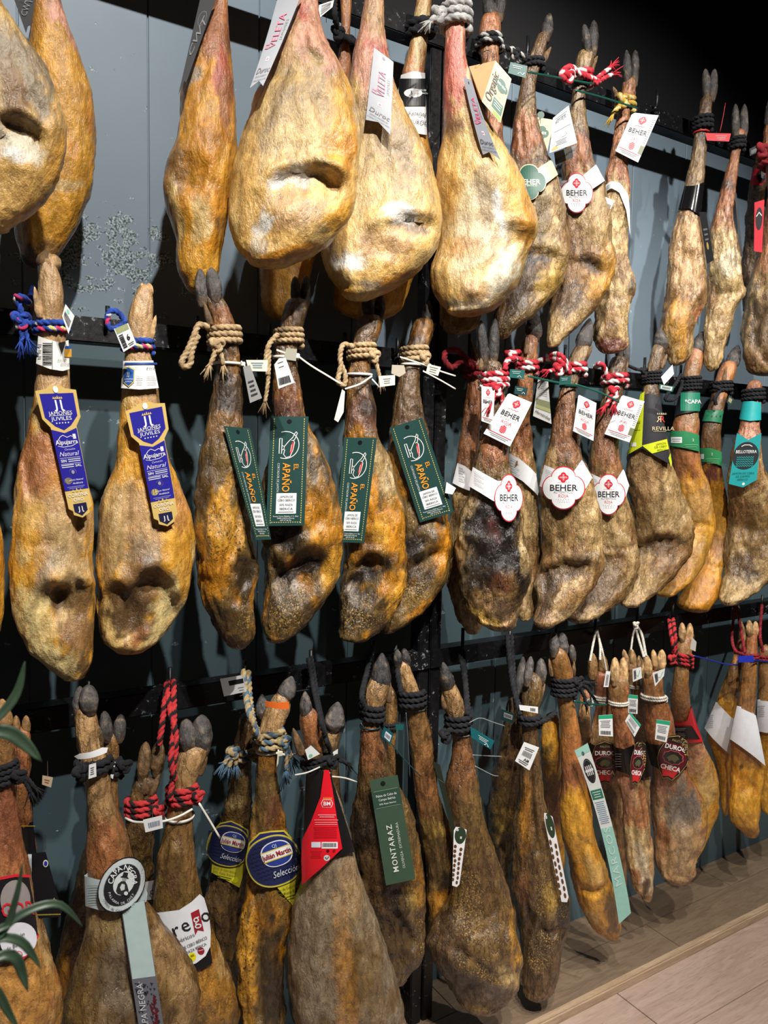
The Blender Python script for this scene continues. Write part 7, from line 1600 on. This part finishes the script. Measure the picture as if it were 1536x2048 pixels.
# blue oval labels
def julian(key, cx, cy, s, rot, sxs=1.0):
    H = HAMS[key]
    band(key, '%f,%f %f,%f %f,%f' % tuple(q for p in [(-50, -36), (0, -30), (52, -44)] for q in (cx + p[0] * s * sxs, cy + p[1] * s)), '%f,%f %f,%f %f,%f' % tuple(q for p in [(-54, 20), (0, 26), (56, 16)] for q in (cx + p[0] * s * sxs, cy + p[1] * s)), (36, 44, 84), lift=0.005)
    th = np.linspace(0, 2 * math.pi, 50)[:-1]
    sup = lambda a_, b_: np.stack([np.sign(np.cos(th)) * np.abs(np.cos(th)) ** .85 * a_ * sxs, np.sign(np.sin(th)) * np.abs(np.sin(th)) ** .85 * b_], 1)
    # yellow tail and top hump
    t = Art()
    for i, q in enumerate(('Jamón de Cebo Ibérico', '50% Raza Ibérica')): t.text(q, 8 * sxs, 58 + i * 9, 7, (96, 96, 20), fit=58 * sxs)
    t.lines(-10 * sxs, 30 * sxs, [75, 80], 1.4, (120, 120, 30)).ell(38 * sxs, 76, 8 * sxs, 8, (232, 226, 40))
    stick(H, t, cx, cy, s, rot, outline=[(-30 * sxs, 40), (56 * sxs, 32), (54 * sxs, 92), (-24 * sxs, 72)] if key == 'B3b' else [(-14 * sxs, 46), (54 * sxs, 30), (44 * sxs, 62), (4 * sxs, 94)], col=(196, 186, 48), name='yellow_tail', lift=0.0075, step=6)
    a = Art().poly(sup(51, 47), (58, 66, 110), layer=1).poly(sup(49, 45), (34, 40, 78), layer=2)
    for r in range(9): a.line([(-44 * sxs + i * 4 * sxs, -34 + r * 8 + (1.2 if i % 2 else -1.2)) for i in range(23) if abs(-44 + i * 4) < 46 * math.sqrt(max(0, 1 - ((-34 + r * 8) / 46.) ** 2))] or [(0, 0), (1, 0)], .9, (26, 30, 60), 'emblem', 3)
    def ovl(k, c, ly): a.poly(sup(31 * k, 25 * k) + np.array([10 * sxs, -12]), c, 'emblem', ly)
    ovl(1.0, (226, 228, 232), 4); ovl(.92, (44, 60, 140), 5)
    a.poly([(-20 * sxs, -20), (40 * sxs, -20), (40 * sxs, -3), (-20 * sxs, -3)], (234, 232, 226), 'emblem', 6).rect(-20 * sxs, -22, 40 * sxs, -20, (206, 186, 60), 'emblem', 6).rect(-20 * sxs, -3, 40 * sxs, -1, (206, 186, 60), 'emblem', 6)
    a.text('Julián Martín', 10 * sxs, -11.5, 14, (150, 34, 44), bold=.02, layer=8, fit=58 * sxs).text('QJ', 10 * sxs, -28, 9, (190, 214, 236), layer=8)
    a.text('Selección', 14 * sxs, 26, 18, (206, 210, 222), shear=.3, layer=8, fit=52 * sxs)
    hump = [(-46 * sxs, -30), (-34 * sxs, -50), (-8 * sxs, -62), (14 * sxs, -58), (40 * sxs, -50), (50 * sxs, -28), (0, -10)]
    stick(H, Art().poly(np.array(hump) * np.array([.93, .95]), (40, 40, 96)), cx, cy, s, rot, outline=hump, col=(206, 190, 60), name='yellow_rim', lift=0.008, step=6)
    stick(H, a, cx, cy, s, rot, outline=sup(54, 50), col=(206, 192, 70), name='oval_label', lift=0.0105, step=5)
julian('B3b', 456, 1692, 0.82, 14, 0.95)
julian('B3', 548, 1722, 1.02, -20, 1.0)

# black label with red lettering, left edge
a = Art().ell(30, 1800, 30, 40, (150, 140, 138)).text('GOR', 34, 1818, 40, (206, 40, 52), bold=.012, rot=-6, fit=66).ell(36, 1880, 38, 34, (222, 220, 226), rot=-35, layer=2).text('Jamón', 34, 1872, 11, (90, 90, 94), rot=-24, shear=.3, layer=5).text('de Bellota', 30, 1890, 11, (90, 90, 94), rot=-24, shear=.3, layer=5).ell(36, 1909, 7, 7, (206, 40, 52), layer=4).ell(36, 1909, 5.4, 5.4, (230, 220, 220), layer=5)
stick('B0', a, 0, 0, 1.0, outline=[(-50, 1775), (-20, 1764), (29, 1752), (57, 1754), (66, 1800), (72, 1840), (75, 1868), (60, 1896), (34, 1921), (0, 1926), (-50, 1900)], col=(26, 24, 28), name='paper_label', lift=0.011, step=7)
stick('B0', None, 0, 0, 1.0, outline=[(-50, 1768), (-20, 1758), (29, 1748), (59, 1750), (61, 1755), (29, 1754), (-20, 1764), (-50, 1775)], col=(206, 40, 52), name='red_edge', lift=0.012, step=7)
stick('B0', None, 0, 0, 1.0, outline=[(76, 1866), (78, 1870), (62, 1902), (36, 1927), (33, 1922), (60, 1897)], col=(206, 40, 52), name='red_edge', lift=0.012, step=7)
a = Art().lines(40, 70, [1652], 1.4, (206, 180, 60), 0).text('GT', 110, 1800, 9, (206, 190, 130), rot=-60)
for i in range(22): a.rect(66 + i * 2.2, 1832, 67.2 + i * 2.2, 1834.5, (206, 180, 60), 'border')
band('B0b', '29,1650 48,1656 66,1644', '40,1834 60,1838 86,1830', (18, 18, 22), a, lift=0.006, rows=8)

# maroon labels
def duroc(key, cx, cy, s, sx, rot, word=('DUROC', 'CHECA')):
    o = [(-26, -44), (0, -52), (26, -44), (40, -10), (40, 8), (26, 34), (12, 50), (0, 46), (-12, 50), (-26, 34), (-40, 8), (-40, -10)]
    q = lambda k: [(x * sx * k, y * k) for x, y in o]
    th = np.linspace(0, 2 * math.pi, 40)[:-1]
    a = Art().poly(q(.97), (190, 160, 90), layer=1).poly(q(.94), (26, 22, 24), layer=2).poly(q(.88), (92, 24, 32), layer=3)
    a.poly(np.array([(-24, 20), (24, 20), (14, 43), (0, 40), (-14, 43)]) * (sx, 1), (206, 40, 44), 'printed_panel', 4)
    a.poly(np.array([(-20, -40), (0, -46), (20, -40), (22, -32), (-22, -32)]) * (sx, 1), (40, 30, 30), 'printed_panel', 4).text('PALETA', 0, -38, 7, (180, 150, 90), layer=6, fit=26 * sx)
    a.text(word[0], 0, -23, 14, (238, 236, 232), bold=.03, layer=6, fit=54 * sx).text(word[1], 0, 22, 14, (238, 236, 232), bold=.03, layer=6, fit=52 * sx)
    a.poly(np.stack([np.cos(th) * 27 * sx * (1 + .05 * np.sin(9 * th)), -1 + np.sin(th) * 15 * (1 + .05 * np.sin(9 * th))], 1), (206, 90, 96), layer=4).poly(np.stack([np.cos(th) * 25 * sx * (1 + .05 * np.sin(9 * th)), -1 + np.sin(th) * 13.4 * (1 + .05 * np.sin(9 * th))], 1), (36, 34, 30), layer=5)
    a.poly(np.array([(-16, 2), (-8, -5), (0, -8), (10, -6), (17, 0), (12, 3), (8, 9), (-2, 5), (-8, 9), (-12, 4)]) * (sx, 1), (90, 84, 60), layer=6)
    stick(key, a, cx, cy, s, rot, outline=q(1.0), col=(30, 24, 24), name='maroon_label', lift=0.010, step=5)
band('B10', '1178,1486 1205,1496 1234,1492', '1180,1538 1208,1548 1240,1544', (22, 20, 22), lift=0.005)
duroc('B10', 1210, 1526, 0.86, 0.85, 0)
band('B11', '1227,1494 1248,1498 1268,1490', '1230,1540 1255,1548 1288,1562', (20, 18, 20), Art().lines(1230, 1244, [1508 + 5 * i for i in range(6)], 1.2, (120, 120, 122)), lift=0.006, gloss=.2)
duroc('B11', 1276, 1526, 0.90, 0.42, 8)
band('B12b', '1268,1486 1284,1490 1298,1486', '1276,1540 1290,1556 1304,1552', (34, 20, 22), lift=0.006)
band('B12', '1290,1486 1316,1490 1356,1484', '1302,1530 1330,1544 1374,1536', (20, 18, 20), lift=0.006, gloss=.2)
duroc('B12', 1346, 1516, 0.92, 0.84, 14)
# red and black band, plain white bands
a = Art().poly([(1342, 1453), (1384, 1452), (1400, 1478), (1347, 1478)], (26, 24, 28), 'printed_panel').lines(1346, 1372, [1457, 1460, 1468, 1471, 1474], .9, (206, 206, 206)).ell(1359, 1464, 3, 3, (150, 150, 150)).ell(1359, 1464, 2.3, 2.3, (26, 24, 28), layer=3)
band('B13', '1341,1446 1360,1446 1374,1442 1383,1414 1384,1420', '1347,1486 1376,1486 1405,1484 1407,1486', (214, 34, 48), a, lift=0.007)
band('B14', '1432,1404 1445,1416 1462,1434 1474,1440', '1409,1456 1425,1476 1445,1496 1463,1512', (226, 228, 232), Art().lines(1412, 1428, [1430 + 4 * i for i in range(7)], 1, (150, 152, 158)), lift=0.010)
band('B15', '1474,1412 1490,1420 1508,1428 1512,1432', '1460,1478 1478,1490 1505,1510 1531,1532', (228, 230, 234), lift=0.012, gloss=.15)
band('B16', '1515,1400 1530,1402 1556,1404', '1514,1462 1534,1466 1572,1462', (226, 228, 232), Art().lines(1516, 1530, [1412 + 4 * i for i in range(6)], 1, (150, 152, 158)), lift=0.010)

a = Art().rect(0, 4, 7, 112, (206, 214, 216)).ell(34, 22, 5, 7, (226, 222, 206)).ell(34, 22, 3.4, 5, (40, 50, 150), layer=2).text('IGT', 50, 96, 9, (190, 180, 130), rot=-60)
for i in range(20): a.rect(12 + i * 2.6, 121, 13.4 + i * 2.6, 123.4, (206, 180, 60), 'border')
card('hang_tag', 'flared black card with gold dotted edge behind the leftmost bottom ham', 'tag', a, [(0, 4), (34, 0), (66, 118), (60, 128), (4, 130)], (20, 20, 24), '56,1704 126,1704 126,1836 56,1838', 0.29, 68, 130, group=GT)
# ================================================================== leaves of a plant close to the camera
def leaf(root, path, width, off0):
    P = np.array([at(p[0], p[1], p[2] if len(p) > 2 else off0) for p in pts(path)])
    P = resample(P, 0.006); n = len(P)
    t = np.linspace(0, 1, n)
    wd = width * np.clip(np.sin(np.clip(t * 0.93 + 0.07, 0, 1) * math.pi) ** 0.7, 0.04, 1)
    T = np.gradient(P, axis=0); T /= np.linalg.norm(T, axis=1)[:, None]
    v = P - CAMP; v /= np.linalg.norm(v, axis=1)[:, None]
    S = np.cross(T, v); S /= np.linalg.norm(S, axis=1)[:, None]
    V = []
    for k, (a, d) in enumerate(((-1, 0.0), (-0.5, 0.5), (0, 0.75), (0.5, 0.5), (1, 0.0))):
        V.append(P + S * (a * wd / 2)[:, None] + v * (d * wd * 0.25)[:, None])
    V = np.stack(V, 1)
    F = grid_faces(n, 5, False)
    base = np.array(root.location)
    me = mesh('leaf', V.reshape(-1, 3) - base, F)
    o = link('leaf', me, root, M_LEAF)
    s = o.modifiers.new('thickness', 'SOLIDIFY'); s.thickness = 0.0006
    return o
m, nt, b = new_mat('leaf_green')
tc = nt.nodes.new('ShaderNodeTexCoord').outputs['Object']
nt.links.new(node_mix(nt, node_map(nt, node_noise(nt, tc, 40, 4), .3, .7, 0, 1), lin((40, 56, 42)), lin((58, 76, 56))), b.inputs['Base Color'])
b.inputs['Roughness'].default_value = 0.45
M_LEAF = m
pot = at(-260, 2048, 1.0); pot[2] = 0.064
plant = tag(empty('potted_plant', pot), 'long narrow green leaves reaching in at the lower left corner', 'plant')
bs = np.array(plant.location)
V = []; prof = [(0.0, 0.0), (0.10, 0.0), (0.13, 0.26), (0.14, 0.27), (0.14, 0.29), (0.12, 0.29), (0.115, 0.25), (0.0, 0.25)]
n = 32
for r_, z_ in prof: V += [(r_ * math.cos(i * 2 * math.pi / n), r_ * math.sin(i * 2 * math.pi / n), z_) for i in range(n)]
link('pot', mesh('pot', V, grid_faces(len(prof), n)), plant, plain((60, 58, 56), 0.6))
for sx_, top in ((0.02, (-60, 1470)), (-0.02, (-70, 1860)), (0.0, (-40, 1940))):
    q = np.array([bs + (sx_, 0, 0.2), bs + (sx_ * 3, 0.02, 0.5), at(top[0] - 40, top[1] + 200, 1.02), at(*top, 1.04)])
    V, F = tube_geo(resample(q, 0.02), 0.004, 8); link('stem', mesh('stem', V - bs, F), plant, M_LEAF)
for pth, w in (('-60,1470 -30,1455 10,1420 36,1380 50,1322', 0.0074), ('-60,1470 -20,1462 20,1466 50,1488 84,1524', 0.0112), ('-70,1862 0,1858 36,1832 80,1812 116,1808 142,1826 166,1854', 0.0068),
               ('-70,1862 -20,1880 10,1860 28,1810 38,1770 46,1722', 0.0056), ('-40,1900 0,1876 40,1882 64,1908 82,1938', 0.0074), ('-40,1940 0,1912 30,1914 44,1945 56,1984', 0.0087), ('-70,1940 -30,1960 -5,1985 20,2030 40,2060', 0.0074)):
    leaf(plant, pth, w, 1.05)
